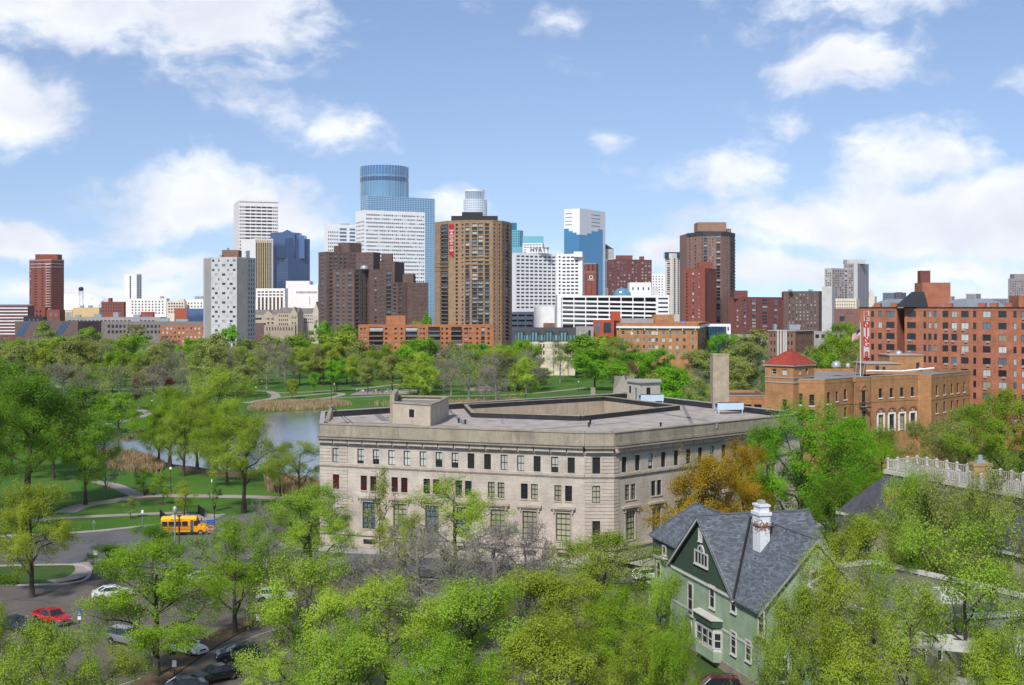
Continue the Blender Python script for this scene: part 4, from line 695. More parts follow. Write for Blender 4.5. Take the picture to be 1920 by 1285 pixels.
for i in range(len(P)): b.wall(i, 0, zt, ops.get(i, ()), dep=.3)
b.flat(zt-.8, ROOF_GRAVEL, .8)
for i in (1, 2, 4, 6, 8): b.band(i, zt, zt+.22, .1, 1, 'coping'); b.band(i, 14.2, 14.4, .08, 0)
for i in ops:
    for o in ops[i]:
        A, B = b.side(i); L = math.hypot(B[0]-A[0], B[1]-A[1]); mb = MB(); mb.obox(lerp(A, B, (o[0]-.12)/L), lerp(A, B, (o[1]+.12)/L), -.14, .1, o[2]-.18, o[2]-.02); mb.build('sill', CONC_W, b.root)
def arch(i, px, z, r, m=0, fill=None, w=.3):
    A, B = b.side(i); L = math.hypot(B[0]-A[0], B[1]-A[1]); c = lerp(A, B, hit(px, b.P[i], b.P[i+1])/L); a = math.atan2(B[1]-A[1], B[0]-A[0]); mb = MB(); k = 12
    for j in range(k):
        t0, t1 = math.pi*j/k, math.pi*(j+1)/k
        q = [(math.cos(t)*rr, math.sin(t)*rr) for t, rr in ((t0, r), (t1, r), (t1, r+w), (t0, r+w))]
        mb.add([(x, -.16, y) for x, y in q]+[(x, .05, y) for x, y in q], [(3, 2, 1, 0), (4, 5, 6, 7), (0, 1, 5, 4), (2, 3, 7, 6)])
    e = mb.build('arch_ring', b.mats[m] if isinstance(m, int) else m, b.root, (c[0], c[1], z), a)
    if fill: mb = MB(); mb.face([(math.cos(math.pi*j/k)*r, -.05, math.sin(math.pi*j/k)*r) for j in range(k+1)][::-1]); mb.build('lunette', fill, e); mb = MB(); mb.lathe([(0, -.08), (.28, -.05), (.28, .05)], 10); f = mb.build('medallion', CONC_W, e, (0, -.1, r*.5)); f.rotation_euler = (R(90), 0, 0)
for px in (1651, 1671.5, 1691, 1711):
    arch(6, px, 11.6, 1.15, mat('brick_arch', (.36, .15, .06), .9, .1), BR_DUSTY)
    A, B = b.side(6); L = math.hypot(B[0]-A[0], B[1]-A[1]); u = hit(px, b.P[6], b.P[7]); mb = MB()
    for (u0, u1, za, zc) in ((u-1.1, u-.8, 7.8, 11.5), (u+.8, u+1.1, 7.8, 11.5), (u-1.1, u+1.1, 11.5, 11.8)): mb.obox(lerp(A, B, u0/L), lerp(A, B, u1/L), -.2, .05, za, zc)
    mb.build('door_surround', CONC_W, b.root)
arch(4, 1620, 17.0, .85)
A, B = b.side(4); mb = MB(); c = lerp(A, B, hit(1620, b.P[4], b.P[5])/math.hypot(B[0]-A[0], B[1]-A[1])); mb.box(-1.2, 1.2, -1, 0, 0, .2)
for k in range(13): mb.box(-1.2+k*.197, -1.16+k*.197, -1, -.95, .2, 1.1)
mb.box(-1.22, 1.2, -1.02, -.94, 1.1, 1.18); mb.build('balcony', BLACKM, b.root, (c[0], c[1], 13.3))
# tower with the hip roof
TP = [(x-b.c[0], y-b.c[1]) for x, y in rect(1434.5, 1487.5, 1527, 245.5, 45)]; zT = 22.3
for k in range(4):
    pr = (TP[k], TP[(k+1) % 4]); W0 = [(x+b.c[0], y+b.c[1]) for x, y in pr]; op = []
    if k == 0: op = [(hit(x, *W0)-.55, hit(x, *W0)+.55, 20.6, 21.7, 'lite') for x in (1451, 1471)]+[(hit(1451, *W0)-.5, hit(1451, *W0)+.5, 11.4, 13.4, 'dk'), (hit(1471, *W0)-.5, hit(1471, *W0)+.5, 13.6, 15.6, 'dk')]
    if k == 1: op = [(hit(x, *W0)-.5, hit(x, *W0)+.5, 20.6, 21.7, 'lite') for x in (1500, 1513)]
    b.wall(0, 0, zT, op, P=pr, dep=.3)
for k in (0, 1): b.band(0, 18.9, 19.15, .12, 1, P=(TP[k], TP[k+1])); b.band(0, 19.9, 20.1, .12, 1, P=(TP[k], TP[k+1]))
cxx, cyy = sum(p[0] for p in TP)/4, sum(p[1] for p in TP)/4; ev = [(cxx+(x-cxx)*1.09, cyy+(y-cyy)*1.09) for x, y in TP]; mb = MB(); mb.prism(ev, zT, zT+.25); mb.build('eave', CONC_G, b.root)
TILE = mat('roof_tile_red', (.40, .065, .042), .8, .18, 1.2, bump=.5, bsc=10); apx = (cxx, cyy, zT+3.0)
for k in range(4):   # courses of tiles laid as overlapping strips
    a, c = ev[k], ev[(k+1) % 4]
    for j in range(9):
        t0, t1 = j/9, (j+1)/9; g = lambda p, t, up=0: (p[0]+(cxx-p[0])*t, p[1]+(cyy-p[1])*t, zT+.27+2.8*t+up); mb = MB(); mb.face([g(a, t0, .1), g(c, t0, .1), g(c, t1, .02), g(a, t1, .02)]); mb.face([g(a, t0), g(c, t0), g(c, t0, .1), g(a, t0, .1)]); mb.build('tile_course', TILE, b.root)
    mb = MB(); mb.tube([(*a, zT+.3), (cxx, cyy, zT+3.2)], .14, 6); mb.build('hip_ridge', TILE, b.root)
for (x0, x1, y0, y1, dd, dep, m_) in ((1624, 1690, 683, 702, 271, 10, BR_OCHRE), (1668, 1732, 667, 702, 282, 9, BR_OCHRE)): b.boxon(x0, x1, y0, y1, dd, dep, 'penthouse', m_); b.boxon(x0-1, x1+1, y0-1.5, y0, dd-.2, dep+.4, 'coping', CONC_G)
for (x0, x1, y0, y1, dd) in ((1642, 1648, 686, 697, 270.9), (1718, 1724, 680, 691, 281.9), (1655, 1660, 688, 698, 270.9)): b.boxon(x0, x1, y0, y1, dd, .2, 'window', GL_DARK)
for (px, py, dd, r_) in ((1568, 683, 275, 1.1), (1590, 684, 277, .55), (1725, 692, 268, .55), (1685, 662, 286, .9)):
    mb = MB(); mb.lathe([(r_, -.6), (r_, 0), (r_*.7, r_*.5), (0, r_*.75)], 12); mb.build('roof_vent', METAL, b.root, (PX(px, dd)-b.c[0], dd-b.c[1], PZ(py, dd)), smooth=True)
mb = MB(); mb.tube([(PX(1625, 262)-b.c[0], 262-b.c[1], 20.6), (PX(1690, 266)-b.c[0], 266-b.c[1], 20.3), (PX(1751, 268)-b.c[0], 268-b.c[1], 20.9)], .22, 6); mb.build('pipe', CONC_W, b.root)
for k in range(3): mb = MB(); x = PX(1603+k*7, 262)-b.c[0]; mb.tube([(x, 262-b.c[1], 19), (x+.6, 262-b.c[1], 24-k*.8)], .07, 5); mb.build('mast', METAL, b.root)
b.done()
r0 = thing('low_brick_wing', 'low tan brick wing with flat roof left of the hip roof tower', 'building', (0, 0, 0)); b2 = Bld('x', 'x', rect(1366, 1446, None, 262, 2, dep=20), [BR_OCHRE, CONC_G]); b2.root.name = 'brick_annex'; tag(b2.root, 'low tan brick annex with flat roof left of the red hip roof tower', 'building'); bpy.data.objects.remove(r0)
ops = [(hit(x, b2.P[0], b2.P[1])-.8, hit(x, b2.P[0], b2.P[1])+.8, 11.6, 13.4, 'dk') for x in (1375, 1388, 1402, 1421)]
for i in range(4): b2.wall(i, 0, 15.2, ops if i == 0 else (), dep=.3)
b2.flat(14.6, ROOF_TAR, .6); b2.band(0, 15.2, 15.4, .1, 1, 'coping'); b2.done()
r0 = thing('flagpole', 'white flagpole with the American flag beside the renting banner', 'flag', (PX(1613.5, 262), 262, 18.8))
mb = MB(); mb.tube([(0, 0, 0), (0, 0, 12.2)], [.09, .05], 6); mb.build('pole', FR_WHITE, r0)
for k in range(13):
    mb = MB(); 
    for j in range(8): x0, x1 = -j*.23, -(j+1)*.23; f = lambda x: .16*math.sin(-x*3.2); dz = lambda x: x*.75; z = 10.9-k*.11; mb.face([(x0, f(x0), z+dz(x0)), (x1, f(x1), z+dz(x1)), (x1, f(x1), z-.11+dz(x1)), (x0, f(x0), z-.11+dz(x0))])
    mb.build('stripe', LT if k % 2 == 0 else FR_WHITE, r0)
mb = MB()
for j in range(4): x0, x1 = -j*.22, -(j+1)*.22; f = lambda x: .16*math.sin(-x*3.2)-.02; z = 10.91; mb.face([(x0, f(x0), z+x0*.75), (x1, f(x1), z+x1*.75), (x1, f(x1), z-.78+x1*.75), (x0, f(x0), z-.78+x0*.75)])
mb.build('canton', mat('flag_blue', (.02, .035, .16), .8, .05), r0)
# ================================================================ pale stone office building in the middle
STONE = mat('limestone_main', (.60, .525, .45), .88, .12, .35, stain=.3, bump=.15, bsc=5, joints=(1.3, .5, .018)); STONE_D = mat('limestone_parapet', (.40, .345, .26), .92, .16, .45, stain=.75, bump=.2, bsc=4); STONE_L = mat('limestone_trim', (.54, .46, .38), .88, .12, .6, stain=.4); TARBLK = mat('tar_edge', (.035, .035, .04), .8, .2, .8); COURT = mat('court_stucco', (.52, .43, .32), .9, .1, .4, stain=.55)
Q = [(PX(600, 176.5), 176.5), (PX(1096, 163.6), 163.6), (PX(1151, 163.6), 163.6), (45.5, 193.2), (44.6, 195.5), (PX(1173, 238.6), 238.6), (-30.4, 196.)]
b = Bld('stone_office_building', 'large pale limestone office building with flat gravel roof and courtyard in the middle', Q, [STONE, STONE_D, STONE_L]); ZT = 17.3; ZC = 14.85
def sub(i, px): return hit(px, Q[i], Q[i+1])
wins = []      # wall, u, z0, z1, w, nx, nz, pane
top = [629, 676, 705, 734, 763, 793, 823, 853, 883, 914, 945, 976, 1007, 1040, 1071]; tp = 'SMMSSSMMDDSSDMD'
for px, c in zip(top, tp): wins.append((0, sub(0, px), 11.9, 14.0, 1.0, 2, 2, {'S': GL_BLIND, 'M': 'half', 'D': GL_DARK}[c]))
wins.append((0, sub(0, 630), 8.1, 10.2, 1.0, 1, 1, GL_RED))
prs = [(682, GL_RED), (700, GL_RED), (740, GL_RED), (758, GL_RED), (800, GL_DARK), (818, GL_DARK), (860, GL_DARK), (878, GL_DARK), (921, GL_CURT), (939.5, GL_CURT), (983, GL_DARK), (1002, GL_CURT), (1046, GL_CURT), (1066, GL_DARK)]
for px, g in prs: wins.append((0, sub(0, px), 8.1, 10.2, .98, 2, 3, g))
bigs = [692, 750, 810, 869, 933, 993, 1056]
for k, px in enumerate(bigs): wins.append((0, sub(0, px), 2.7, 6.5, 2.0, 3, 5, (GL_BLUE, GL_CURT, GL_BLUE, GL_BLUE, GL_CURT, GL_CURT, GL_CURT)[k]))
for px in bigs: wins.append((0, sub(0, px), .5, 1.2, 1.8, 1, 1, GL_DARK))
wins += [(1, sub(1, 1118), 11.9, 14.1, 1.05, 1, 2, GL_DARK), (1, sub(1, 1118), 8.0, 10.3, 1.05, 2, 3, GL_CURT), (1, sub(1, 1118), 2.4, 5.6, 1.05, 1, 1, GL_DARK)]
for k, px in enumerate((1170.6, 1195.6, 1220, 1244, 1268, 1291, 1313, 1335, 1357, 1378, 1400, 1421, 1442)): wins.append((2, sub(2, px), 11.9, 14.0, 1.0, 1, 2, (GL_DARK, GL_DARK, 'half', GL_DARK, GL_DARK)[k % 5]))
for k, px in enumerate((1182, 1231, 1278, 1323, 1366, 1407, 1446)):
    for s_ in (-.62, .62): wins.append((2, sub(2, px)+s_, 8.1, 10.2, .95, 2, 3, GL_CURT if k % 2 == 0 else GL_DARK))
    wins.append((2, sub(2, px), 2.7, 6.5, 1.9, 3, 5, GL_CURT)); 
ops = {}
for w in wins: ops.setdefault(w[0], []).append((w[1]-w[4]/2, w[1]+w[4]/2, w[2], w[3], None))
D_ = .28
for i in range(7): b.wall(i, 0, ZC, ops.get(i, ()), 0, D_)
FRC = {}
for (i, u, z0, z1, w, nx, nz, g) in wins:
    A, B = b.side(i); L = math.hypot(B[0]-A[0], B[1]-A[1]); p = lerp(A, B, u/L); a = math.atan2(B[1]-A[1], B[0]-A[0]); h = z1-z0
    key = (round(w, 2), round(h, 2), nx, nz)
    if key not in FRC:
        mb = MB(); win_geo(mb, w, h, nx, nz, D_-.02, .085, 0, 0, pane=False); FRC[key] = mb.mesh('window', FR_BLACK)
    o = put('window', FRC[key], b.root, (p[0], p[1], (z0+z1)/2), a)
    def pane(za, zb, gm): mb = MB(); mb.face([(-w/2+.04, D_-.055, za), (w/2-.04, D_-.055, za), (w/2-.04, D_-.055, zb), (-w/2+.04, D_-.055, zb)]); mb.build('pane', gm, o)
    if g == 'half': f = rnd.choice((.35, .45, .2)); pane(-h/2+.04, -h/2+h*f, GL_DARK); pane(-h/2+h*f, h/2-.04, GL_BLIND)
    else: pane(-h/2+.04, h/2-.04, g)
    mb = MB(); mb.box(-w/2-.1, w/2+.1, -.1, .06, -h/2-.14, -h/2-.02); mb.build('sill', STONE_L, o)
    if nz == 5:   # ledge on brackets and a cornice over each tall window
        mb = MB(); mb.box(-1.75, 1.75, -.42, .02, h/2+.55, h/2+.85); mb.box(-1.6, 1.6, -.3, .02, h/2+.38, h/2+.55); mb.build('ledge', STONE_L, o); mb = MB()
        for s_ in (-1.35, 1.25): mb.box(s_, s_+.2, -.3, .02, h/2, h/2+.38)
        mb.build('bracket', STONE_L, o); mb = MB()
        for s_ in (-1, 1): mb.box(s_*(w/2+.12)-.1, s_*(w/2+.12)+.1, -.07, .02, -h/2, h/2+.2)
        mb.box(-w/2-.02, w/2+.02, -.07, .02, h/2+.02, h/2+.2); mb.build('surround', STONE_L, o)
# rusticated courses on the corner bays
def courses(i, u0, u1, z0, z1, holes):
    A, B = b.side(i); L = math.hypot(B[0]-A[0], B[1]-A[1]); z = z0
    while z < z1-.3:
        cuts = [(u0, u1)]
        for (h0, h1, a, c) in holes:
            if z+.44 > a-.1 and z < c+.1: cuts = [s_ for (p, q) in cuts for s_ in ((p, min(q, h0-.1)), (max(p, h1+.1), q)) if s_[1]-s_[0] > .1]
        for (p, q) in cuts: mb = MB(); mb.obox(lerp(A, B, p/L), lerp(A, B, q/L), -.07, .02, z+.04, z+.44); mb.build('stone_course', STONE, b.root)
        z += .48
LN = lambda i: math.dist(Q[i], Q[i+1])
for (i, u0, u1) in ((0, .0, sub(0, 652)), (1, .0, LN(1))):
    hs = [(w[1]-w[4]/2, w[1]+w[4]/2, w[2], w[3]) for w in wins if w[0] == i]; courses(i, u0, u1, 2.1, 11.4, hs); courses(i, u0, u1, 11.95, 14.6, hs)
courses(2, 0, 1.0, 2.1, 11.4, []); courses(2, 0, 1.0, 11.95, 14.6, [])
for i in (0, 1, 2):
    b.band(i, 11.45, 11.75, .22, 2); b.band(i, 11.3, 11.45, .12, 2, 'moulding'); b.band(i, 1.75, 2.05, .25, 2, 'water_table'); b.band(i, .0, .45, .3, 0, 'plinth')
    b.band(i, ZC-.35, ZC-.1, .3, 2, 'moulding'); b.band(i, ZC+.5, ZC+.68, 1.0, 1, 'cornice'); b.band(i, ZC+.681, ZC+.74, .9, 1, 'cornice_flashing').data.materials[0] = TARBLK
    L = LN(i); n = max(1, int(L/2.25)); A, B = b.side(i)
    for k in range(n): mb = MB(); mb.obox(lerp(A, B, (k+.03)/n), lerp(A, B, (k+.97)/n), -.62, .1, ZC-.1, ZC+.5); mb.build('cornice_block', STONE_L, b.root)
    mb = MB(); mb.obox(A, B, -.1, .9, ZC+.74, ZT); mb.build('parapet', STONE_D, b.root); mb = MB(); mb.obox(A, B, -.22, .95, ZC+.741, ZC+1.1); mb.build('parapet_plinth', STONE_D, b.root); mb = MB(); mb.obox(A, B, -.2, 1.0, ZT, ZT+.12); mb.build('coping', STONE_D, b.root)
# roof with the courtyard cut out
CT = [(PX(875, 212), 212), (PX(889, 196), 196), (PX(1089, 190), 190), (PX(1271, 210), 210), (PX(1133, 231), 231)]; ct = [(x-b.c[0], y-b.c[1]) for x, y in CT]; ZR = 16.55
ring = b.p; rmb = MB()
prs_ = [(0, 0), (1, 2), (2, 2), (3, 3), (4, 3), (5, 4), (6, 0)]  # outer corner -> courtyard corner
for k in range(7):
    o0, o1 = ring[k], ring[(k+1) % 7]; c0, c1 = prs_[k][1], prs_[(k+1) % 7][1]
    seq = [c0]
    while seq[-1] != c1: seq.append((seq[-1]+1) % 5)
    rmb.face([(*o0, ZR), (*o1, ZR)]+[(*ct[c], ZR) for c in seq[::-1]])
rmb.build('roof', mat('roof_gravel_grey', (.50, .44, .395), .95, .24, .5, bump=.8, bsc=9), b.root)
for k in range(5):
    a, c = ct[k], ct[(k+1) % 5]; mb = MB(); mb.obox(a, c, -.45, .0, ZR+.004, ZR+.75); mb.build('court_kerb', TARBLK, b.root); mb = MB(); mb.obox(a, c, -.5, .06, ZR+.75, ZR+.86); mb.build('court_coping', STONE_D, b.root)
    b.mb.face([(*a, 3), (*a, ZR), (*c, ZR), (*c, 3)], 3)
b.mats.append(COURT); b.mb.face([(*c, 3.) for c in ct], 0)
for k in (3, 4, 5, 6):
    a, c = ring[k], ring[(k+1) % 7]; mb = MB(); mb.obox(a, c, 0, .5, ZC, ZR+.9); mb.build('back_parapet', STONE_D, b.root); mb = MB(); mb.obox(a, c, .5, .62, ZR+.002, ZR+.86); mb.build('tar_flashing', TARBLK, b.root); mb = MB(); mb.obox(a, c, -.1, .6, ZR+.9, ZR+1.02); mb.build('coping', CONC_G, b.root)
# roof houses
def house_on(poly, z0, z1, m, nm, ops={}, rim=.0):
    q = [(x-b.c[0], y-b.c[1]) for x, y in poly]; sv = b.mb; b.mb = MB()
    for k in range(len(q)): b.wall(0, z0, z1, ops.get(k, ()), 0, .2, P=(q[k], q[(k+1) % len(q)]))
    e = b.mb.build(nm, m, b.root); b.mb = sv
    mb = MB(); mb.face([(*p, z1-rim) for p in q]); mb.build('roof', ROOF_GRAVEL, e); return q, e
PH = [(PX(737, 186), 186), (PX(807, 181), 181), (PX(822, 186), 186), (PX(822, 186)+1, 197), (PX(737, 186)-.6, 199)]
L0 = math.dist(PH[0], PH[1]); q, e = house_on(PH, ZR, ZR+3.1, mat('stucco_tan', (.53, .46, .36), .9, .1, .6, stain=.35), 'stair_house', {0: [(L0*.5-.55, L0*.5+.55, ZR+1.1, ZR+2.3, 'curt')]}, .5)
for k in range(5): mb = MB(); mb.obox(q[k], q[(k+1) % 5], -.15, .3, ZR+3.1, ZR+3.32); mb.build('coping', STONE_D, b.root)
mb = MB(); mb.obox(q[0], q[4], -.2, .45, ZR, ZR+4.3); mb.build('gable_wall', STONE_D, b.root)
P2 = [(PX(1176, 231), 231), (PX(1200, 226.5), 226.5), (PX(1238, 229), 229), (PX(1238, 229)+.5, 235), (PX(1180, 236), 236)]
q, e = house_on(P2, ZR, ZR+3.6, mat('stucco_pale', (.55, .49, .42), .9, .1, .6, stain=.3), 'roof_house', {0: [(.6, 1.5, ZR+1.5, ZR+2.9, 'dk'), (2.9, 3.7, ZR+.3, ZR+2.6, 'blue')], 1: [(1.5, 2.5, ZR+1.2, ZR+2.7, 'dk')]})
cx_, cy_ = sum(p[0] for p in q)/5, sum(p[1] for p in q)/5; mb = MB(); mb.prism([(cx_+(x-cx_)*1.1, cy_+(y-cy_)*1.1) for x, y in q], ZR+3.6, ZR+3.85); mb.build('roof_slab', CONC_G, b.root)
def chim(px0, px1, yt, dd, dep, m, nm='chimney', z0=ZR): x0, x1 = PX(px0, dd)-b.c[0], PX(px1, dd)-b.c[0]; y = dd-b.c[1]; mb = MB(); mb.box(x0, x1, y, y+dep, z0, PZ(yt, dd)); mb.box(x0-.06, x1+.06, y-.06, y+dep+.06, PZ(yt, dd), PZ(yt, dd)+.15); return mb.build(nm, m, b.root)
chim(1108, 1116, 729, 236, 1, STONE_D); chim(1337, 1367, 666, 212, 3.2, mat('chimney_stone', (.47, .38, .28), .9, .16, .9, stain=.4), z0=0)
for (px, py, dd, w) in ((1221, 752, 222, 4.2), (1367, 770, 203, 4.4)):   # cooling units on stilts
    z = ZR+.7; e = put('cooling_unit', None, b.root, (PX(px, dd)-b.c[0], dd-b.c[1], 0), R(8)); PB = mat('unit_blue', (.46, .58, .70), .5, .05)
    mb = MB(); mb.box(-w/2, w/2, -.9, .9, z, z+1.1); c_ = mb.build('casing', PB, e); mb = MB(); mb.box(-w/2+.15, w/2-.15, -.75, .75, z+1.1, z+1.13); mb.build('grille', BLACKM, e)
    mb = MB(); mb.add([(-w/2-.02, -.8, z+1.0), (-w/2-.02, .8, z+1.0), (-w/2-.02, 0, z+.1)], [(0, 2, 1)]); mb.build('louvre', BLACKM, e)
    for sx in (-1, 1):
        for sy in (-1, 1): mb = MB(); mb.tube([(sx*(w/2-.2), sy*.8, ZR), (sx*(w/2-.2), sy*.8, z)], .09, 5); mb.build('leg', PB, e)
rnd2 = random.Random(3)
for (a_, c_, w_) in (((640, 792), (860, 800), .5), ((840, 768), (872, 796), .35), ((1000, 806), (1180, 792), .4), ((1190, 768), (1330, 790), .4), ((1280, 760), (1300, 800), .3), ((700, 772), (724, 790), .6), ((930, 752), (1080, 745), .4)):
    f_ = lambda q_: (lambda d_: (PX(q_[0], d_)-b.c[0], d_-b.c[1]))((CH-ZR)*F/(q_[1]-HY)); mb = MB(); mb.obox(f_(a_), f_(c_), -w_, w_, ZR+.004, ZR+.02); mb.build('tar_patch', mat('roof_patch', (.26, .245, .24), .95, .2, .6), b.root)
for k in range(9): t = rnd2.random(); x, y = -20+t*50-b.c[0], 186+rnd2.random()*5-t*10-b.c[1]; mb = MB(); mb.lathe([(.14, 0), (.14, .5), (.2, .5), (.2, .65), (0, .7)], 8); mb.build('vent_pipe', METAL if k % 2 else TARBLK, b.root, (x, y, ZR))
mb = MB(); x, y = ring[0][0]+.6, ring[0][1]+3.2; z0 = ZT+.1
for k in range(6): mb.box(x-.35+.05*k, x+.35-.02*k, y-.6+k*.75, y+.1+k*.75, z0, z0+.45+.32*k)
mb.build('scroll_ornament', STONE_D, b.root); mb = MB(); mb.tube([(x, y+3.6, z0+2), (x, y+3.6, z0+11)], .05, 5); mb.build('aerial_mast', FR_DARK, b.root)
mb = MB(); mb.tube([(x, y+3, z0+2), (x+5, y-3, ZR+.2)], .05, 5); mb.tube([(x, y+3, z0+2), (x+3.6, y-1, ZR+.2)], .05, 5); mb.build('stay_rod', FR_DARK, b.root)
b.done()
# ================================================================ ground, park, water, streets
def gmat(name, cols, scs, rough=.95, bump=.3, bsc=3.):
    """mottled ground from three colours"""
    m = bpy.data.materials.new(name); m.use_nodes = True; t = NT(m.node_tree); M[name] = m
    p = t.n('ShaderNodeBsdfPrincipled'); t.l(p.outputs[0], t.n('ShaderNodeOutputMaterial').inputs[0]); tc = t.n('ShaderNodeTexCoord').outputs['Object']
    ns = []; cols = [tuple(x*.85 for x in q) for q in cols]
    for s_ in scs: n_ = t.n('ShaderNodeTexNoise', i_Scale=s_, i_Detail=6.0, i_Roughness=.6); t.l(tc, n_.inputs['Vector']); ns.append(n_.outputs[0])
    c = t.mix(t.rng(ns[0], .38, .62), cols[0], cols[1]); c = t.mix(t.rng(ns[1], .55, .72, 0, .7), c, cols[2]); c = t.mix(t.rng(ns[2], .35, .7, 0, .35), c, tuple(x*.55 for x in cols[0]))
    t.l(c, p.inputs['Base Color']); p.inputs['Roughness'].default_value = rough; p.inputs['Specular IOR Level'].default_value = .2
    n_ = t.n('ShaderNodeTexNoise', i_Scale=bsc, i_Detail=5.0); t.l(tc, n_.inputs['Vector']); b_ = t.n('ShaderNodeBump', i_Strength=bump, i_Distance=.08); t.l(n_.outputs[0], b_.inputs['Height']); t.l(b_.outputs[0], p.inputs['Normal'])
    return m
GRASS = gmat('grass', [(.055, .145, .013), (.090, .195, .022), (.13, .14, .045)], (.05, .028, 1.4), bsc=5); GRASS2 = gmat('grass_rough', [(.05, .11, .02), (.075, .12, .03), (.13, .12, .06)], (.07, .05, 1.2))
ASPH = gmat('asphalt_street', [(.125, .125, .135), (.165, .16, .165), (.09, .088, .09)], (.25, .12, 3.), .9, .15, 12); ASPH2 = gmat('asphalt_lot', [(.14, .12, .108), (.18, .155, .14), (.095, .08, .07)], (.2, .1, 2.5), .92, .2, 9)
PATHM = gmat('path_concrete', [(.36, .31, .27), (.42, .37, .33), (.26, .22, .19)], (.3, .15, 3.), .95, .15, 8); KERB = gmat('kerb_concrete', [(.42, .39, .36), (.48, .45, .41), (.30, .27, .25)], (.5, .3, 3.)); SOIL = gmat('bare_soil', [(.13, .085, .055), (.17, .115, .08), (.09, .06, .04)], (.5, .3, 3.), 1, .5, 6)
CITYG = gmat('city_ground', [(.16, .155, .15), (.20, .19, .185), (.10, .12, .07)], (.02, .01, .3))
def sheet(name, pts, z, m, kind='structure'):
    mb = MB(); mb.face([(x, y, z) for x, y in pts]); o = mb.build(name, m); o['kind'] = kind; return o
def smooth_line(pts, n=5):
    out = []; P = [pts[0]]+list(pts)+[pts[-1]]
    for i in range(1, len(P)-2):
        for k in range(n):
            t = k/n; a, b_, c, e = [np.array(P[i+j]) for j in (-1, 0, 1, 2)]
            out.append(tuple(.5*((2*b_)+(-a+c)*t+(2*a-5*b_+4*c-e)*t*t+(-a+3*b_-3*c+e)*t**3)))
    return out+[tuple(pts[-1])]
def ribbon(name, pts, w, z, m, h=0., kind='structure', px=True):
    L = smooth_line([G(*p) for p in pts] if px else pts); mb = MB(); l, r = [], []
    for i in range(len(L)):
        a, c = L[max(i-1, 0)], L[min(i+1, len(L)-1)]; dx, dy = c[0]-a[0], c[1]-a[1]; q = math.hypot(dx, dy) or 1; nx, ny = -dy/q*w/2, dx/q*w/2
        l.append((L[i][0]+nx, L[i][1]+ny)); r.append((L[i][0]-nx, L[i][1]-ny))
    for i in range(len(L)-1):
        mb.face([(*r[i], z+h), (*r[i+1], z+h), (*l[i+1], z+h), (*l[i], z+h)])
        if h:
            mb.face([(*r[i], z), (*r[i+1], z), (*r[i+1], z+h), (*r[i], z+h)]); mb.face([(*l[i+1], z), (*l[i], z), (*l[i], z+h), (*l[i+1], z+h)])
    o = mb.build(name, m); o['kind'] = kind; return o
sheet('ground', [(-9000, -300), (9000, -300), (9000, 16000), (-9000, 16000)], -.06, GRASS2)
sheet('city_ground', [(-3000, 730), (3000, 730), (3000, 6000), (-3000, 6000)], -.03, CITYG)
sheet('park_lawn', [(-240, 186), (-50, 186), (-32, 205), (20, 245), (60, 300), (80, 420), (80, 722), (-420, 722), (-420, 186)], 0, GRASS)
# pond
wm = bpy.data.materials.new('pond_water'); wm.use_nodes = True; p = wm.node_tree.nodes['Principled BSDF']; p.inputs['Base Color'].default_value = (.11, .115, .105, 1); p.inputs['Roughness'].default_value = .09; p.inputs['Specular IOR Level'].default_value = .6
t = wm.node_tree; n_ = t.nodes.new('ShaderNodeTexNoise'); n_.inputs['Scale'].default_value = .9; n_.inputs['Detail'].default_value = 4; tcn = t.nodes.new('ShaderNodeTexCoord'); t.links.new(tcn.outputs['Object'], n_.inputs['Vector']); b_ = t.nodes.new('ShaderNodeBump'); b_.inputs['Strength'].default_value = .16; b_.inputs['Distance'].default_value = .1; t.links.new(n_.outputs[0], b_.inputs['Height']); t.links.new(b_.outputs[0], p.inputs['Normal'])
pond = [G(*q) for q in ((470, 781), (530, 773), (600, 770), (700, 768), (820, 766), (900, 775), (880, 800), (800, 850), (700, 900), (620, 915), (560, 898), (500, 882), (400, 884), (330, 874), (285, 856), (240, 848), (190, 847), (168, 838), (185, 828), (230, 821), (290, 815), (350, 806), (420, 793))]
sheet('pond', smooth_line(pond+[pond[0]], 4)[:-1], .03, wm)
for nm, pts, w in (('park_path', ((120, 962), (157, 948), (213, 940), (267, 931), (333, 930), (493, 933), (620, 940)), 3.6), ('park_path', ((262, 931), (240, 921), (212, 910), (180, 903)), 3.0), ('sidewalk', ((60, 976), (147, 970), (300, 963), (350, 962)), 2.4), ('park_path', ((60, 804), (130, 801), (187, 798), (245, 786), (283, 777)), 3.2), ('park_path', ((60, 690), (72, 698), (90, 717), (127, 732), (190, 742), (240, 760), (283, 777)), 3.4),
                  ('park_path', ((460, 756), (490, 751), (517, 745), (507, 735), (480, 733)), 3.6), ('park_path', ((507, 737), (560, 736), (600, 734), (675, 729), (750, 720), (860, 705)), 3.2), ('park_path', ((517, 746), (570, 742), (628, 737), (640, 741), (600, 748), (530, 751)), 3.0), ('park_path', ((600, 748), (687, 744), (740, 742), (850, 743), (945, 741), (1030, 735), (1100, 727)), 3.0), ('park_path', ((120, 733), (300, 728), (480, 716)), 2.4), ('park_path', ((440, 706), (520, 703), (640, 698)), 2.6), ('park_path', ((60, 715), (200, 712), (330, 706)), 2.4)):
    ribbon(nm, pts, w, .02+.002*len(pts), PATHM)
sheet('plaza', [G(*q) for q in ((655, 741), (760, 739), (800, 733), (750, 729), (680, 731))], .045, PATHM); sheet('plaza', [G(*q) for q in ((315, 973), (395, 977), (420, 966), (330, 960))], .045, PATHM); sheet('playground', [G(*q) for q in ((862, 733), (930, 733), (960, 727), (900, 725))], .045, PATHM)
sheet('shore_mud', [G(*q) for q in ((300, 868), (380, 892), (480, 900), (470, 884), (400, 880))], .05, SOIL)
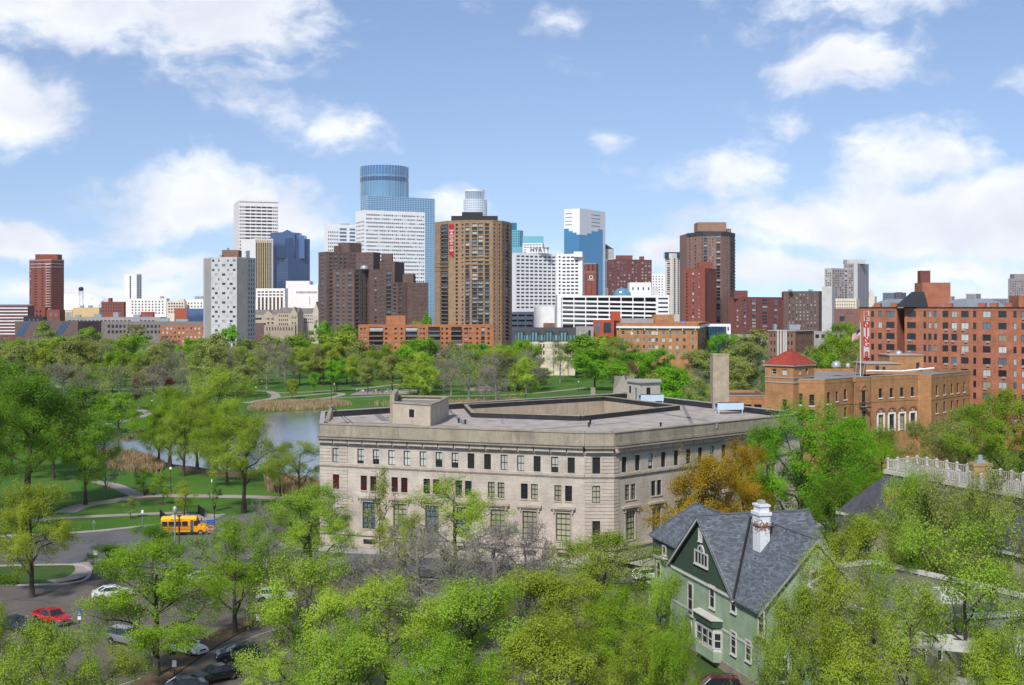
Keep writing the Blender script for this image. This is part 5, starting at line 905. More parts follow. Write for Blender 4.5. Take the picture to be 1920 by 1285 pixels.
# streets
up = [(-80, 1012), (129, 1003), (258, 991), (330, 981), (420, 968), (490, 962), (540, 985), (569, 1032), (1095, 1067.6), (1199, 1067), (1549, 987), (1900, 930)]; lo = [(1990, 950), (1653, 1003), (1306, 1089), (1059, 1097), (506, 1066), (340, 1068), (165, 1056), (-80, 1062)]
sheet('street', [G(*q) for q in up+lo], .04, ASPH)
ribbon('kerb', [(-60, 1009), (129, 1001), (258, 989), (330, 979), (420, 966)], .9, .03, KERB, .14); ribbon('sidewalk', [(540, 1014), (569, 1027), (800, 1042), (1095, 1062), (1175, 1063), (1210, 1058), (1549, 981)], 3.2, .05, KERB, .12)
ribbon('kerb', [(-60, 1064), (120, 1060), (160, 1064), (168, 1078), (150, 1092), (80, 1098), (-60, 1099)], .5, .03, KERB, .14)
lot = [(-100, 1100), (150, 1096), (172, 1075), (180, 1062), (340, 1074), (506, 1073), (760, 1086), (1059, 1106), (1240, 1110), (1290, 1240), (1400, 1500), (1500, 1900), (-500, 1900)]
sheet('parking_lot', [G(*q) for q in lot], .05, ASPH2)
ribbon('sidewalk', [(95, 1092), (140, 1083), (158, 1068), (150, 1056)], 2.2, .07, PATHM); ribbon('planting_strip', [(270, 1290), (380, 1215), (470, 1165), (560, 1120)], 2.6, .07, SOIL, .1); ribbon('planting_strip', [(330, 1098), (420, 1090), (520, 1096), (700, 1105)], 1.8, .07, SOIL, .1)
# parking bay lines
for k in range(9): a = G(300+k*46, 1262-k*17); mb = MB(); mb.obox(a, (a[0]-2.6, a[1]-4.0), -.06, .06, .058, .062); mb.build('bay_line', mat('paint_line', (.6, .6, .58), .8, .15)).__setitem__('kind', 'structure')
# reeds along the water: blades in dense beds
def reeds(name, label, poly, n, h, col, seed):
    rg = np.random.default_rng(seed); P = np.array([G(*q) for q in poly]); lo_, hi_ = P.min(0), P.max(0); pts = []
    while len(pts) < n:
        c = rg.uniform(lo_, hi_); ins = False; j = len(P)-1
        for i in range(len(P)):
            if (P[i][1] > c[1]) != (P[j][1] > c[1]) and c[0] < (P[j][0]-P[i][0])*(c[1]-P[i][1])/(P[j][1]-P[i][1])+P[i][0]: ins = not ins
            j = i
        if ins: pts.append(c)
    pts = np.array(pts); a = rg.uniform(0, np.pi, n); hh = h*rg.uniform(.6, 1.1, n); w = .11; lean = rg.normal(0, .22, (n, 2)); V = np.zeros((n, 4, 3)); dx = np.stack([np.cos(a), np.sin(a)], 1)*w
    V[:, 0, :2] = pts-dx; V[:, 1, :2] = pts+dx; V[:, 2, :2] = pts+dx*.4+lean; V[:, 3, :2] = pts-dx*.4+lean; V[:, 2, 2] = hh; V[:, 3, 2] = hh
    me = bpy.data.meshes.new(name); me.from_pydata(V.reshape(-1, 3).tolist(), [], (np.arange(n*4).reshape(-1, 4)).tolist()); me.materials.append(mat('reed_'+col, {'straw': (.46, .34, .18), 'rust': (.40, .28, .15), 'olive': (.22, .22, .08)}[col], .95, .25, .3))
    o = put(name, me); stuff(o); o['label'] = label; o['category'] = 'reeds'; return o
reeds('reed_bed', 'straw coloured reeds along the far bank of the pond', ((462, 770), (480, 757), (560, 754), (640, 753), (660, 760), (600, 768), (520, 771)), 5200, 1.3, 'straw', 1); reeds('reed_bed', 'rusty reeds on the near left bank of the pond', ((182, 850), (240, 852), (285, 860), (310, 876), (300, 888), (250, 886), (200, 878)), 3800, 1.3, 'rust', 2)
reeds('reed_bed', 'reeds on the near bank beside the stone building', ((495, 900), (560, 905), (630, 918), (640, 945), (560, 932), (500, 922)), 3000, 1.8, 'rust', 3); reeds('reed_bed', 'reeds beyond the roof of the stone building', ((690, 760), (830, 757), (960, 752), (1000, 758), (860, 767)), 3000, 1.8, 'straw', 4); reeds('reed_bed', 'low brown reeds on the left cove of the pond', ((225, 820), (275, 812), (285, 816), (240, 824)), 900, 1.0, 'olive', 5)

# tar patches, cracks and a manhole on the asphalt; mulch rings under the young trees
CRK = gmat('tar_crack', [(.045, .044, .045), (.06, .058, .058), (.03, .03, .03)], (1., .5, 4.)); rg_ = random.Random(4)
for k in range(26):
    a = (rg_.uniform(-20, 500), rg_.uniform(1006, 1054)) if k < 9 else (rg_.uniform(-20, 480), rg_.uniform(1105, 1275)); n_ = 5; x_, y_ = a; pts = [a]
    for j in range(n_): x_ += rg_.uniform(8, 26); y_ += rg_.uniform(-4, 4); pts.append((x_, y_))
    ribbon('tar_crack', pts, rg_.choice((.06, .09, .12)), .062+.001*(k % 7), CRK)
for k in range(7): a = G(rg_.uniform(20, 460), rg_.uniform(1015, 1250) if k > 2 else rg_.uniform(1012, 1048)); w_, h_ = rg_.uniform(1, 2.6), rg_.uniform(.8, 2); sheet('asphalt_patch', [(a[0], a[1]), (a[0]+w_, a[1]+.2), (a[0]+w_-.2, a[1]+h_), (a[0]-.1, a[1]+h_-.1)], .0705+k*.001, CRK if k % 2 else ASPH)
for (px, py, r_) in ((270, 932, 1.3), (305, 943, 1.4), (345, 968, 1.2), (632, 737, 1.8), (590, 741, 1.4), (280, 935, 1.6)): a = G(px, py); sheet('mulch_ring', [(a[0]+r_*math.cos(t)*rg_.uniform(.85, 1.1), a[1]+r_*math.sin(t)*rg_.uniform(.85, 1.1)) for t in np.linspace(0, 6.28, 15)[:-1]], .012, SOIL)
for k in range(14): a = G(rg_.uniform(150, 560), rg_.uniform(880, 985)); r_ = rg_.uniform(.8, 3); sheet('worn_turf', [(a[0]+1.8*r_*math.cos(t)*rg_.uniform(.6, 1.2), a[1]+r_*math.sin(t)*rg_.uniform(.6, 1.2)) for t in np.linspace(0, 6.28, 19)[:-1]], .006+k*.0003, GRASS2)
# ================================================================ green shingled house
def lap(name, c, pitch=.16, var=.06):
    """horizontal lap siding: fine boards in relief"""
    m = bpy.data.materials.new(name); m.use_nodes = True; t = NT(m.node_tree); M[name] = m
    p = t.n('ShaderNodeBsdfPrincipled'); t.l(p.outputs[0], t.n('ShaderNodeOutputMaterial').inputs[0]); tc = t.n('ShaderNodeTexCoord').outputs['Object']; sp = t.n('ShaderNodeSeparateXYZ'); t.l(tc, sp.inputs[0])
    fz = t.math('FRACT', t.math('DIVIDE', sp.outputs[2], pitch)); n_ = t.n('ShaderNodeTexNoise', i_Scale=.8, i_Detail=6.0); t.l(tc, n_.inputs['Vector'])
    c_ = t.mix(t.rng(n_.outputs[0], .3, .7), tuple(x*(1-var*2) for x in c), tuple(x*(1+var) for x in c)); t.l(c_, p.inputs['Base Color']); p.inputs['Roughness'].default_value = .75
    b_ = t.n('ShaderNodeBump', i_Strength=1., i_Distance=.06, invert=True); t.l(fz, b_.inputs['Height']); t.l(b_.outputs[0], p.inputs['Normal']); return m
def shingle(name, c, sx=.9, sz=.28, var=.3, along='x', tint=(0, 0, 0)):
    m = bpy.data.materials.new(name); m.use_nodes = True; t = NT(m.node_tree); M[name] = m
    p = t.n('ShaderNodeBsdfPrincipled'); t.l(p.outputs[0], t.n('ShaderNodeOutputMaterial').inputs[0]); tc = t.n('ShaderNodeTexCoord').outputs['Object']; sp = t.n('ShaderNodeSeparateXYZ'); t.l(tc, sp.inputs[0])
    cb = t.n('ShaderNodeCombineXYZ'); t.l(sp.outputs[0 if along == 'x' else 1], cb.inputs[0]); t.l(t.math('MULTIPLY', sp.outputs[2], 1.35), cb.inputs[1])
    br = t.n('ShaderNodeTexBrick', offset=.5); t.l(cb.outputs[0], br.inputs['Vector']); br.inputs['Scale'].default_value = 1; br.inputs['Brick Width'].default_value = sx; br.inputs['Row Height'].default_value = sz; br.inputs['Mortar Size'].default_value = .012; br.inputs['Mortar Smooth'].default_value = .3
    br.inputs['Color1'].default_value = (*[x*(1-var) for x in c], 1); br.inputs['Color2'].default_value = (*[x*(1+var)+q for x, q in zip(c, tint)], 1); br.inputs['Mortar'].default_value = (*[x*.35 for x in c], 1); br.inputs['Bias'].default_value = -.1
    n_ = t.n('ShaderNodeTexNoise', i_Scale=1.1, i_Detail=5.0); t.l(tc, n_.inputs['Vector']); c_ = t.mix(t.rng(n_.outputs[0], .35, .7, 0, .5), br.outputs[0], tuple(x*.7 for x in c)); t.l(c_, p.inputs['Base Color']); p.inputs['Roughness'].default_value = .9
    b_ = t.n('ShaderNodeBump', i_Strength=.6, i_Distance=.03); t.l(br.outputs['Fac'], b_.inputs['Height']); b_.invert = True; t.l(b_.outputs[0], p.inputs['Normal']); return m
SAGE = lap('siding_sage', (.225, .30, .205), .22, .10); FOREST = shingle('shingle_forest', (.040, .082, .050), .18, .16, .12); SHX = shingle('roof_shingle_slate', (.105, .115, .135), .42, .17, .34, 'y', (.03, .05, .06)); SHY = shingle('roof_shingle_slate_b', (.105, .115, .135), .42, .17, .34, 'x', (.03, .05, .06)); TRIM = mat('trim_white', (.64, .63, .60), .6, .08); TRIM2 = mat('balustrade_paint', (.60, .55, .51), .7, .06)
HA = (16.6, 127.); HU = (.26, -.9656); HV = (.9656, .26); hang = math.atan2(HU[1], HU[0])
lp = [(-6.5, .6), (0, .6), (0, 0), (20.2, 0), (20.2, 10.5), (15, 10.5), (15, 11.2), (0, 11.2), (0, 8), (-6.5, 8)]
b = Bld('green_gabled_house', 'sage green wooden house with dark green gable, grey shingle roof and white chimney', lp, [SAGE, FOREST, TRIM], 'house'); c0 = b.c
b.root.location = (HA[0]+HU[0]*c0[0]+HV[0]*c0[1], HA[1]+HU[1]*c0[0]+HV[1]*c0[1], 0); b.root.rotation_euler = (0, 0, hang); b.d = 110
E1 = (HA[0]+HU[0]*18.5, HA[1]+HU[1]*18.5)
def uz(px, py): u = hit(px, HA, E1); return u, CH-(py-HY)*(HA[1]+HU[1]*u)/F
lc = lambda x, y, z=0: (x-c0[0], y-c0[1], z)
def hwin(x, v, z0, z1, w, nx=1, nz=2, par=None, tr=.13, ang=0, pane=GL_DARK):
    """white framed sash window standing proud of the siding: frame, panes, sill"""
    h = z1-z0; mb = MB(); W2, H2 = w/2, h/2
    for (a, c, e, f) in ((-W2-tr, -W2, -H2-tr, H2+tr), (W2, W2+tr, -H2-tr, H2+tr), (-W2, W2, H2, H2+tr), (-W2, W2, -H2-tr, -H2)): mb.box(a, c, -.1, .05, e, f)
    for k in range(1, nz): mb.box(-W2, W2, -.06, .02, -H2+h*k/nz-.03, -H2+h*k/nz+.03)
    for k in range(1, nx): mb.box(-W2+w*k/nx-.05, -W2+w*k/nx+.05, -.07, .02, -H2, H2)
    o = mb.build('window', TRIM, b.root, lc(x, v, (z0+z1)/2), ang); mb = MB(); mb.face([(-W2, -.03, -H2), (W2, -.03, -H2), (W2, -.03, H2), (-W2, -.03, H2)]); mb.build('pane', pane, o)
    mb = MB(); mb.box(-W2-tr-.05, W2+tr+.05, -.18, .03, -H2-tr-.08, -H2-tr); mb.build('sill', TRIM, o); return o
ZE = 7.6
for i in range(10): b.wall(i, 0, 9.4 if i in (0, 8, 9) else ZE)
b.mats.append(mat('foundation_stone', (.36, .31, .26), .9, .15, .8, stain=.3)); mb = MB(); mb.prism([(x-c0[0]+(-.1 if x < 9 else .1), y-c0[1]+(-.1 if y < 5 else .1)) for x, y in lp], 0, .9); mb.build('foundation', b.mats[-1], b.root)
# dark gable with its trim
mb = MB(); mb.face([lc(0, -.1, ZE), lc(15, -.1, ZE), lc(7.5, -.1, 13.55)]); mb.face([lc(0, -.1, ZE), lc(0, 0, ZE), lc(15, 0, ZE), lc(15, -.1, ZE)]); mb.build('gable', FOREST, b.root)
mb = MB(); mb.box(-6.55-c0[0], 0-c0[0], .45-c0[1], .62-c0[1], 7.3, 9.35); mb.box(-6.6-c0[0], -6.45-c0[0], .45-c0[1], 8-c0[1], 7.3, 9.35); mb.build('shingle_band', FOREST, b.root)
mb = MB(); mb.box(-6.65-c0[0], 0-c0[0], .35-c0[1], .64-c0[1], 7.1, 7.3); mb.build('trim_board', TRIM, b.root)
for s_ in (-1, 1):
    mb = MB(); x0 = 7.5+s_*7.9; mb.add([lc(x0, -.55, 7.15), lc(7.5, -.55, 13.35), lc(7.5, -.55, 13.75), lc(x0, -.55, 7.5), lc(x0, -.4, 7.15), lc(7.5, -.4, 13.35), lc(7.5, -.4, 13.75), lc(x0, -.4, 7.5)], [(0, 1, 2, 3), (5, 4, 7, 6), (3, 2, 6, 7), (1, 0, 4, 5)]); mb.build('rake_board', TRIM, b.root)
mb = MB(); mb.box(-.1, .1, -.15, 0, -.18, 0); dm = mb.mesh('dentil', TRIM)
for k in range(38): put('dentil', dm, b.root, lc(.3+k*.39, -.1, ZE-.2))
mb = MB(); mb.box(0-c0[0], 20.2-c0[0], -.07-c0[1], 0-c0[1], 3.75, 3.95); mb.build('trim_board', TRIM, b.root); mb = MB(); mb.box(15-c0[0], 20.3-c0[0], -.3-c0[1], 0-c0[1], 7.15, 7.35); mb.build('fascia', TRIM, b.root)
def slab(nm, pts, m, th=.14):
    mb = MB(); n = len(pts); q = [lc(*p) for p in pts]; mb.face(q); mb.face([(x, y, z-th) for x, y, z in q[::-1]])
    for k in range(n): a, c = q[k], q[(k+1) % n]; mb.face([(a[0], a[1], a[2]-th), (c[0], c[1], c[2]-th), c, a])
    return mb.build(nm, m, b.root)
slab('roof', [(7.5, -.6, 13.75), (15.4, -.6, 7.5), (15.4, 11.6, 7.5), (7.5, 11.6, 13.75)][::-1], SHX); slab('roof', [(-.4, -.6, 7.5), (7.5, -.6, 13.75), (7.5, 11.6, 13.75), (-.4, 11.6, 7.5)][::-1], SHX)
slab('roof', [(15.45, -.4, 7.35), (20.6, -.4, 7.35), (20.6, 5.25, 13.5), (7.8, 5.25, 13.5)], SHY); slab('roof', [(20.6, 10.9, 7.35), (15.45, 10.9, 7.35), (7.8, 5.25, 13.5), (20.6, 5.25, 13.5)], SHY)
slab('roof', [(-6.95, .15, 9.3), (2.0, .15, 9.3), (6.7, 4.25, 13.0), (-4, 4.25, 13.0)], SHY); slab('roof', [(-6.95, 8.35, 9.3), (-6.95, .15, 9.3), (-4, 4.25, 13.0)], SHX); slab('roof', [(2.0, 8.35, 9.3), (-6.95, 8.35, 9.3), (-4, 4.25, 13.0), (6.7, 4.25, 13.0)], SHY)
for (p, q, r_) in (((7.5, -.6, 13.78), (7.5, 11.6, 13.78), .12), ((8.2, 5.25, 13.53), (20.6, 5.25, 13.53), .11), ((-4, 4.25, 13.03), (6.4, 4.25, 13.03), .1), ((-6.95, .15, 9.33), (-4, 4.25, 13.03), .1)): mb = MB(); mb.tube([lc(*p), lc(*q)], r_, 6); mb.build('ridge_cap', SHY, b.root)
mb = MB(); mb.tube([lc(15.4, -.4, 7.5), lc(7.9, 5.0, 13.45)], .13, 5); mb.build('valley_flashing', BLACKM, b.root)
b.mb.face([lc(20.2, 0, ZE), lc(20.2, 10.5, ZE), lc(20.2, 5.25, 13.4)], 0)
for s_ in (-1, 1): mb = MB(); y0 = 5.25+s_*5.65; mb.add([lc(20.62, y0, 7.05), lc(20.62, 5.25, 13.2), lc(20.62, 5.25, 13.5), lc(20.62, y0, 7.35), lc(20.5, y0, 7.05), lc(20.5, 5.25, 13.2), lc(20.5, 5.25, 13.5), lc(20.5, y0, 7.35)], [(0, 1, 2, 3), (3, 2, 1, 0), (5, 4, 7, 6), (3, 2, 6, 7), (1, 0, 4, 5)]); mb.build('rake_board', TRIM, b.root)
# windows taken from the photo
for (px, y0, y1, w, nz) in ((1295, 1093, 1154, 1.05, 2), (1336, 1097, 1141, 1.0, 2), (1376, 1118, 1149, .95, 2), (1428, 1145, 1193, .95, 2), (1376, 1184, 1228, .95, 3), (1404, 1201, 1241, .95, 3)): u, z1 = uz(px, y0); _, z0 = uz(px, y1); hwin(u, 0, z0+.13, z1-.13, w, 1, nz)
u, z1 = uz(1319.5, 989); _, z0 = uz(1319.5, 1014); hwin(7.4, -.1, 11.35, 12.35, .55, 1, 1, pane=GL_BLIND)
o = hwin(7.6, -.1, 9.0, 10.1, 2.9, 4, 1, tr=.14); mb = MB(); k = 14
for j in range(k):
    t0, t1 = math.pi*j/k, math.pi*(j+1)/k; q = [(math.cos(t)*r_, math.sin(t)*r_) for t, r_ in ((t0, .62), (t1, .62), (t1, .78), (t0, .78))]; mb.add([(x, -.12, z+.6) for x, z in q]+[(x, .02, z+.6) for x, z in q], [(3, 2, 1, 0), (0, 1, 5, 4), (2, 3, 7, 6)])
mb.box(-.05, .05, -.08, .0, .65, 1.22); mb.build('arch_frame', TRIM, o); mb = MB(); mb.face([(math.cos(math.pi*j/k)*.62, -.04, .6+math.sin(math.pi*j/k)*.62) for j in range(k+1)][::-1]); mb.build('arch_pane', GL_DARK, o)
u, z = uz(1294.6, 1175); mb = MB(); mb.lathe([(.34, 0), (.34, .1), (.5, .1), (.5, 0)], 18); o = mb.build('round_window', TRIM, b.root, lc(u, 0, z)); o.rotation_euler = (R(90), 0, 0); o.scale = (1, 1.35, 1); mb = MB(); mb.lathe([(0, .04), (.34, .04)], 18); mb.build('pane', GL_DARK, o)
# bay windows with hoods
def bay(u0, u1, v, z0, z1, zh, out=.8, nm='bay_window', nw=3, low=0.):
    mb = MB(); s_ = .5; f = [(u0, v), (u0+s_, v-out), (u1-s_, v-out), (u1, v)]; q = [lc(*p)[:2] for p in f]; mb.prism(q, low, z0-.3); mb.prism(q, z1+.2, zh-.5); o = mb.build(nm, SAGE, b.root)
    mb = MB(); mb.prism([(x, y) for x, y in q], z0-.3, z0-.05); mb.prism(q, z1+.02, z1+.2); mb.build('trim', TRIM, o)
    for j in range(3):
        a, c = q[j], q[j+1]; n = (1, nw, 1)[j]; L = math.dist(a, c); ww = L/n-.14
        for k in range(n):
            m_ = lerp(a, c, (k+.5)/n); e = put('window', win_mesh(ww, z1-z0, 1, 2, .12, TRIM, GL_DARK, .09), o, (*m_, (z0+z1)/2), math.atan2(c[1]-a[1], c[0]-a[0]))
    for p in q: mb = MB(); mb.box(p[0]-.09, p[0]+.09, p[1]-.09, p[1]+.09, z0-.05, z1+.02); mb.build('corner_post', TRIM, o)
    mb = MB(); mb.prism([lc(u0-.1, v)[:2], lc(u0+.35, v-out-.2)[:2], lc(u1-.35, v-out-.2)[:2], lc(u1+.1, v)[:2]], zh-.65, zh); mb.build('hood', FOREST, o); mb = MB(); mb.prism([lc(u0-.2, v)[:2], lc(u0+.3, v-out-.35)[:2], lc(u1-.3, v-out-.35)[:2], lc(u1+.2, v)[:2]], zh, zh+.1); mb.build('hood_roof', TRIM, o)
u0, za = uz(1313, 1173); u1, zb_ = uz(1354, 1205); _, zh = uz(1335, 1140); bay(u0, u1, 0, 1.9, 3.4, 4.55, .7, nw=3, low=.6)
bay(-6.2, -1.6, .6, 1.5, 3.0, 4.4, .9, nw=4, low=.5)
hwin(-4.9, .5, 4.9, 6.7, .95, 1, 2); hwin(-3.2, .45, 7.9, 8.7, .8, 1, 1); mb = MB(); mb.box(-.9, .9, -.5, 0, -.12, 0); mb.build('ledge', TRIM, b.root, lc(-3.2, .45, 7.6))
for v_, z0, z1 in ((2, 4.4, 6.2), (5.2, 4.4, 6.2), (8, 4.4, 6.2), (2, 1.2, 3.2), (8, 1.2, 3.2)): hwin(20.2, v_, z0, z1, 1.0, 1, 2, ang=math.pi/2)
hwin(20.2, 5.25, 9.2, 10.6, .9, 1, 2, ang=math.pi/2)
# chimney: painted brick with flaked patches
cm = bpy.data.materials.new('chimney_painted'); cm.use_nodes = True; t = NT(cm.node_tree); p = t.n('ShaderNodeBsdfPrincipled'); t.l(p.outputs[0], t.n('ShaderNodeOutputMaterial').inputs[0]); tc = t.n('ShaderNodeTexCoord').outputs['Object']; n_ = t.n('ShaderNodeTexNoise', i_Scale=4.5, i_Detail=6.0, i_Roughness=.7); t.l(tc, n_.inputs['Vector']); sp = t.n('ShaderNodeSeparateXYZ'); t.l(tc, sp.inputs[0])
band_ = t.math('SUBTRACT', 1.0, t.math('ABSOLUTE', t.math('DIVIDE', t.math('SUBTRACT', sp.outputs[2], 13.6), .9)), clamp=True)
t.l(t.mix(t.rng(t.math('ADD', n_.outputs[0], t.math('MULTIPLY', band_, .22)), .60, .66), (.62, .64, .66), (.24, .12, .08)), p.inputs['Base Color']); p.inputs['Roughness'].default_value = .9
mb = MB(); mb.box(-.75, .75, -.5, .5, 9.5, 13.6); mb.box(-.85, .85, -.6, .6, 13.6, 14.0); mb.box(-.78, .78, -.53, .53, 14.0, 14.6); mb.box(-.9, .9, -.65, .65, 14.6, 14.9); mb.box(-.7, .7, -.45, .45, 14.9, 15.4); mb.box(-.8, .8, -.55, .55, 15.4, 15.6); ch_ = mb.build('chimney', cm, b.root, lc(13.0, 3.6, 0)); mb = MB(); mb.box(-.35, .35, -.25, .25, 15.6, 15.95); mb.build('chimney_pot', CONC_G, ch_)
mb = MB(); mb.lathe([(.12, 0), (.12, .7)], 8); mb.build('vent_pipe', METAL, b.root, lc(14.0, 1.9, 9.4))
# rear addition with a dark roof
mb = MB(); mb.box(20.2-c0[0], 25-c0[0], 3-c0[1], 10-c0[1], 0, 5.2); mb.build('addition', SAGE, b.root); slab('roof', [(20.1, 2.6, 5.2), (25.4, 2.6, 5.2), (25.4, 6.5, 7.6), (20.1, 6.5, 7.6)], SHY); slab('roof', [(25.4, 10.4, 5.2), (20.1, 10.4, 5.2), (20.1, 6.5, 7.6), (25.4, 6.5, 7.6)], SHY); b.done()
# ================================================================ house with the white roof balustrade
fl, fr_, bl, br_ = (PX(1665, 138), 138.), (PX(1905, 121), 121.), (PX(1703, 142), 142.), (PX(1945, 127), 127.); DK = 15.9
fr_ = (PX(1930, 119.5), 119.5); deck = [fl, fr_, (fr_[0]+4.0, fr_[1]+2.2), (fl[0]+4.0, fl[1]+2.2)]
mcx, mcy = sum(p[0] for p in deck)/4, sum(p[1] for p in deck)/4; ex = lambda k: [(mcx+(x-mcx)*k+(.0), mcy+(y-mcy)*k) for x, y in deck]
def grow(poly, r_):
    n = len(poly); out = []
    for i in range(n):
        a, p, c = poly[i-1], poly[i], poly[(i+1) % n]; e1 = ((p[0]-a[0])/math.dist(a, p), (p[1]-a[1])/math.dist(a, p)); e2 = ((c[0]-p[0])/math.dist(c, p), (c[1]-p[1])/math.dist(c, p)); n1, n2 = (e1[1], -e1[0]), (e2[1], -e2[0]); k = r_/(1+n1[0]*n2[0]+n1[1]*n2[1]); out.append((p[0]+(n1[0]+n2[0])*k, p[1]+(n1[1]+n2[1])*k))
    return out
ev = grow(deck, 4.2); wl = grow(deck, 3.7); b = Bld('balustrade_house', 'dark roofed house with a white balustrade round its flat top, behind the right trees', wl, [mat('stucco_cream', (.52, .46, .36), .9, .08, .5, streak=.2), TRIM], 'house')
for i in range(4): b.wall(i, 0, 10.6, b.grid(i, [(.08, .92, 6, .3, 9.6, 6.6, 1, .6, 'lite'), (.08, .92, 6, .3, 6, 2.6, 1, .6, 'lite')]) if i in (0, 3, 1) else (), dep=.15)
tc_ = lambda p, z: (p[0]-b.c[0], p[1]-b.c[1], z); mb = MB(); mb.prism([(x-b.c[0], y-b.c[1]) for x, y in ev], 10.6, 10.9); mb.build('eave', TRIM, b.root)
for k in range(4): mb = MB(); j = (k+1) % 4; mb.face([tc_(ev[k], 10.9), tc_(ev[j], 10.9), tc_(deck[j], DK-.5), tc_(deck[k], DK-.5)]); mb.build('roof', mat('slate_house', (.085, .085, .10), .85, .2, 1.2, bump=.4), b.root)
g2 = grow(deck, .35); mb = MB(); mb.prism([(x-b.c[0], y-b.c[1]) for x, y in g2], DK-.5, DK-.05); mb.build('deck_cornice', TRIM2, b.root); mb = MB(); mb.face([tc_(p, DK-.04) for p in deck]); mb.build('deck', ROOF_GRAVEL, b.root)
pm = MB(); pm.box(-.1, .1, -.1, .1, 0, 1.15); pm.box(-.15, .15, -.15, .15, 1.15, 1.22); pm.add([(-.12, -.12, 1.22), (.12, -.12, 1.22), (.12, .12, 1.22), (-.12, .12, 1.22), (0, 0, 1.36)], [(0, 1, 4), (1, 2, 4), (2, 3, 4), (3, 0, 4)]); pme = pm.mesh('post', TRIM2); bm_ = MB(); bm_.box(-.022, .022, -.022, .022, .12, 1.0); bme = bm_.mesh('baluster', TRIM2); nb = 0
for k in range(4):
    a, c = tc_(deck[k], DK), tc_(deck[(k+1) % 4], DK); L = math.dist(a, c); n = max(2, round(L/1.55)); an = math.atan2(c[1]-a[1], c[0]-a[0])
    for j in range(n): p = lerp(a, c, j/n); put('post', pme, b.root, (*p[:2], DK-.04), an)
    for (z0, z1) in ((.06, .13), (.98, 1.06)): mb = MB(); mb.obox(a[:2], c[:2], -.04, .04, DK+z0, DK+z1); mb.build('rail', TRIM2, b.root)
    m_ = int(L/.25); mb = MB()
    for j in range(m_): p = lerp(a, c, (j+.5)/m_); mb.box(p[0]-.022, p[0]+.022, p[1]-.022, p[1]+.022, DK+.131, DK+.979)
    stuff(mb.build('balusters', TRIM2, b.root))
x, y = PX(1838, 131)-b.c[0], 131-b.c[1]; mb = MB(); mb.box(-.95, .95, -.7, .7, 10.8, 17.2); mb.box(-1.05, 1.05, -.8, .8, 17.2, 17.5); ch_ = mb.build('chimney', mat('brick_yellow', (.46, .31, .15), .9, .2, 1.5, bump=.4), b.root, (x, y, 0)); mb = MB(); mb.box(-.5, .5, -.4, .4, 17.5, 17.75); mb.lathe([(.25, 17.75), (.25, 18.3), (0, 18.35)], 10); mb.build('chimney_cap', METAL, ch_)
x, y = PX(1672, 134.5)-b.c[0], 134.5-b.c[1]; mb = MB(); mb.box(-.8, .8, -.6, .6, 0, 14.2); mb.build('chimney', M['brick_yellow'], b.root, (x, y, 0))
gx, gy = PX(1640, 136)-b.c[0], 136-b.c[1]; mb = MB(); mb.box(-3, 1.6, -1.5, 4, 0, 10); w_ = mb.build('side_wing', b.mats[0], b.root, (gx, gy, 0)); mb = MB(); mb.add([(-3.4, -1.9, 9.9), (2, -1.9, 9.9), (-.7, -1.9, 12.4), (-3.4, 4.4, 9.9), (2, 4.4, 9.9), (-.7, 4.4, 12.4)], [(0, 1, 2), (4, 3, 5), (1, 4, 5, 2), (3, 0, 2, 5)]); mb.build('wing_roof', M['slate_house'], b.root, (gx, gy, 0)); put('window', win_mesh(1.2, 1.8, 1, 2, .1, TRIM, GL_DARK, .1), w_, (-.7, -1.53, 8)); b.done()
# ================================================================ flat roofed house with white parapets, lower right
fp = [(25.5, 105.7), (29.1, 93.5), (34.5, 95.7), (45, 98), (41.5, 105.2), (34.3, 116.5), (30.6, 114.8)]
b = Bld('flat_roof_house', 'flat roofed house with white parapets behind the lower right trees', fp, [mat('stucco_grey', (.36, .35, .32), .9, .08, .5, streak=.2), TRIM], 'house')
for i in range(7): b.wall(i, 0, 10, b.grid(i, [(.1, .9, 3, .35, 9, 6, 1, .6, 'lite'), (.1, .9, 3, .35, 5.4, 2.4, 1, .6, 'lite')]) if i in (0, 1, 2) else (), dep=.15); b.band(i, 9.7, 10.1, .18, 1, 'parapet')
mb = MB(); mb.face([(*p, 9.6) for p in b.p]); mb.build('roof', mat('roof_felt_green', (.17, .18, .13), .95, .15, .4), b.root); mb = MB(); mb.box(-1, 1, -1, 1, 9.6, 10.6); mb.build('roof_hatch', TRIM, b.root, (2, -2, 0)); b.done()
mb = MB(); mb.box(-3.6, 3.6, -2.6, 2.6, 0, 6.8); mb.build('terrace', b.mats[0], b.root, (PX(1755, 90.5)-b.c[0], 90.5-b.c[1], 0), R(-20))
r0 = thing('pergola', 'white slatted pergola on the terrace beside the flat roofed house', 'pergola', (PX(1755, 90.5), 90.5, 6.8), R(-20))
for sx in (-2.6, 2.6):
    for sy in (-1.6, 1.6): mb = MB(); mb.box(sx-.09, sx+.09, sy-.09, sy+.09, 0, 2.3); mb.build('post', TRIM, r0)
    mb = MB(); mb.box(sx-.08, sx+.08, -2.2, 2.2, 2.3, 2.52); mb.build('beam', TRIM, r0)
for k in range(9): mb = MB(); y = -2+k*.5; mb.box(-3.2, 3.2, y-.05, y+.05, 2.52, 2.7); mb.build('slat', TRIM, r0)
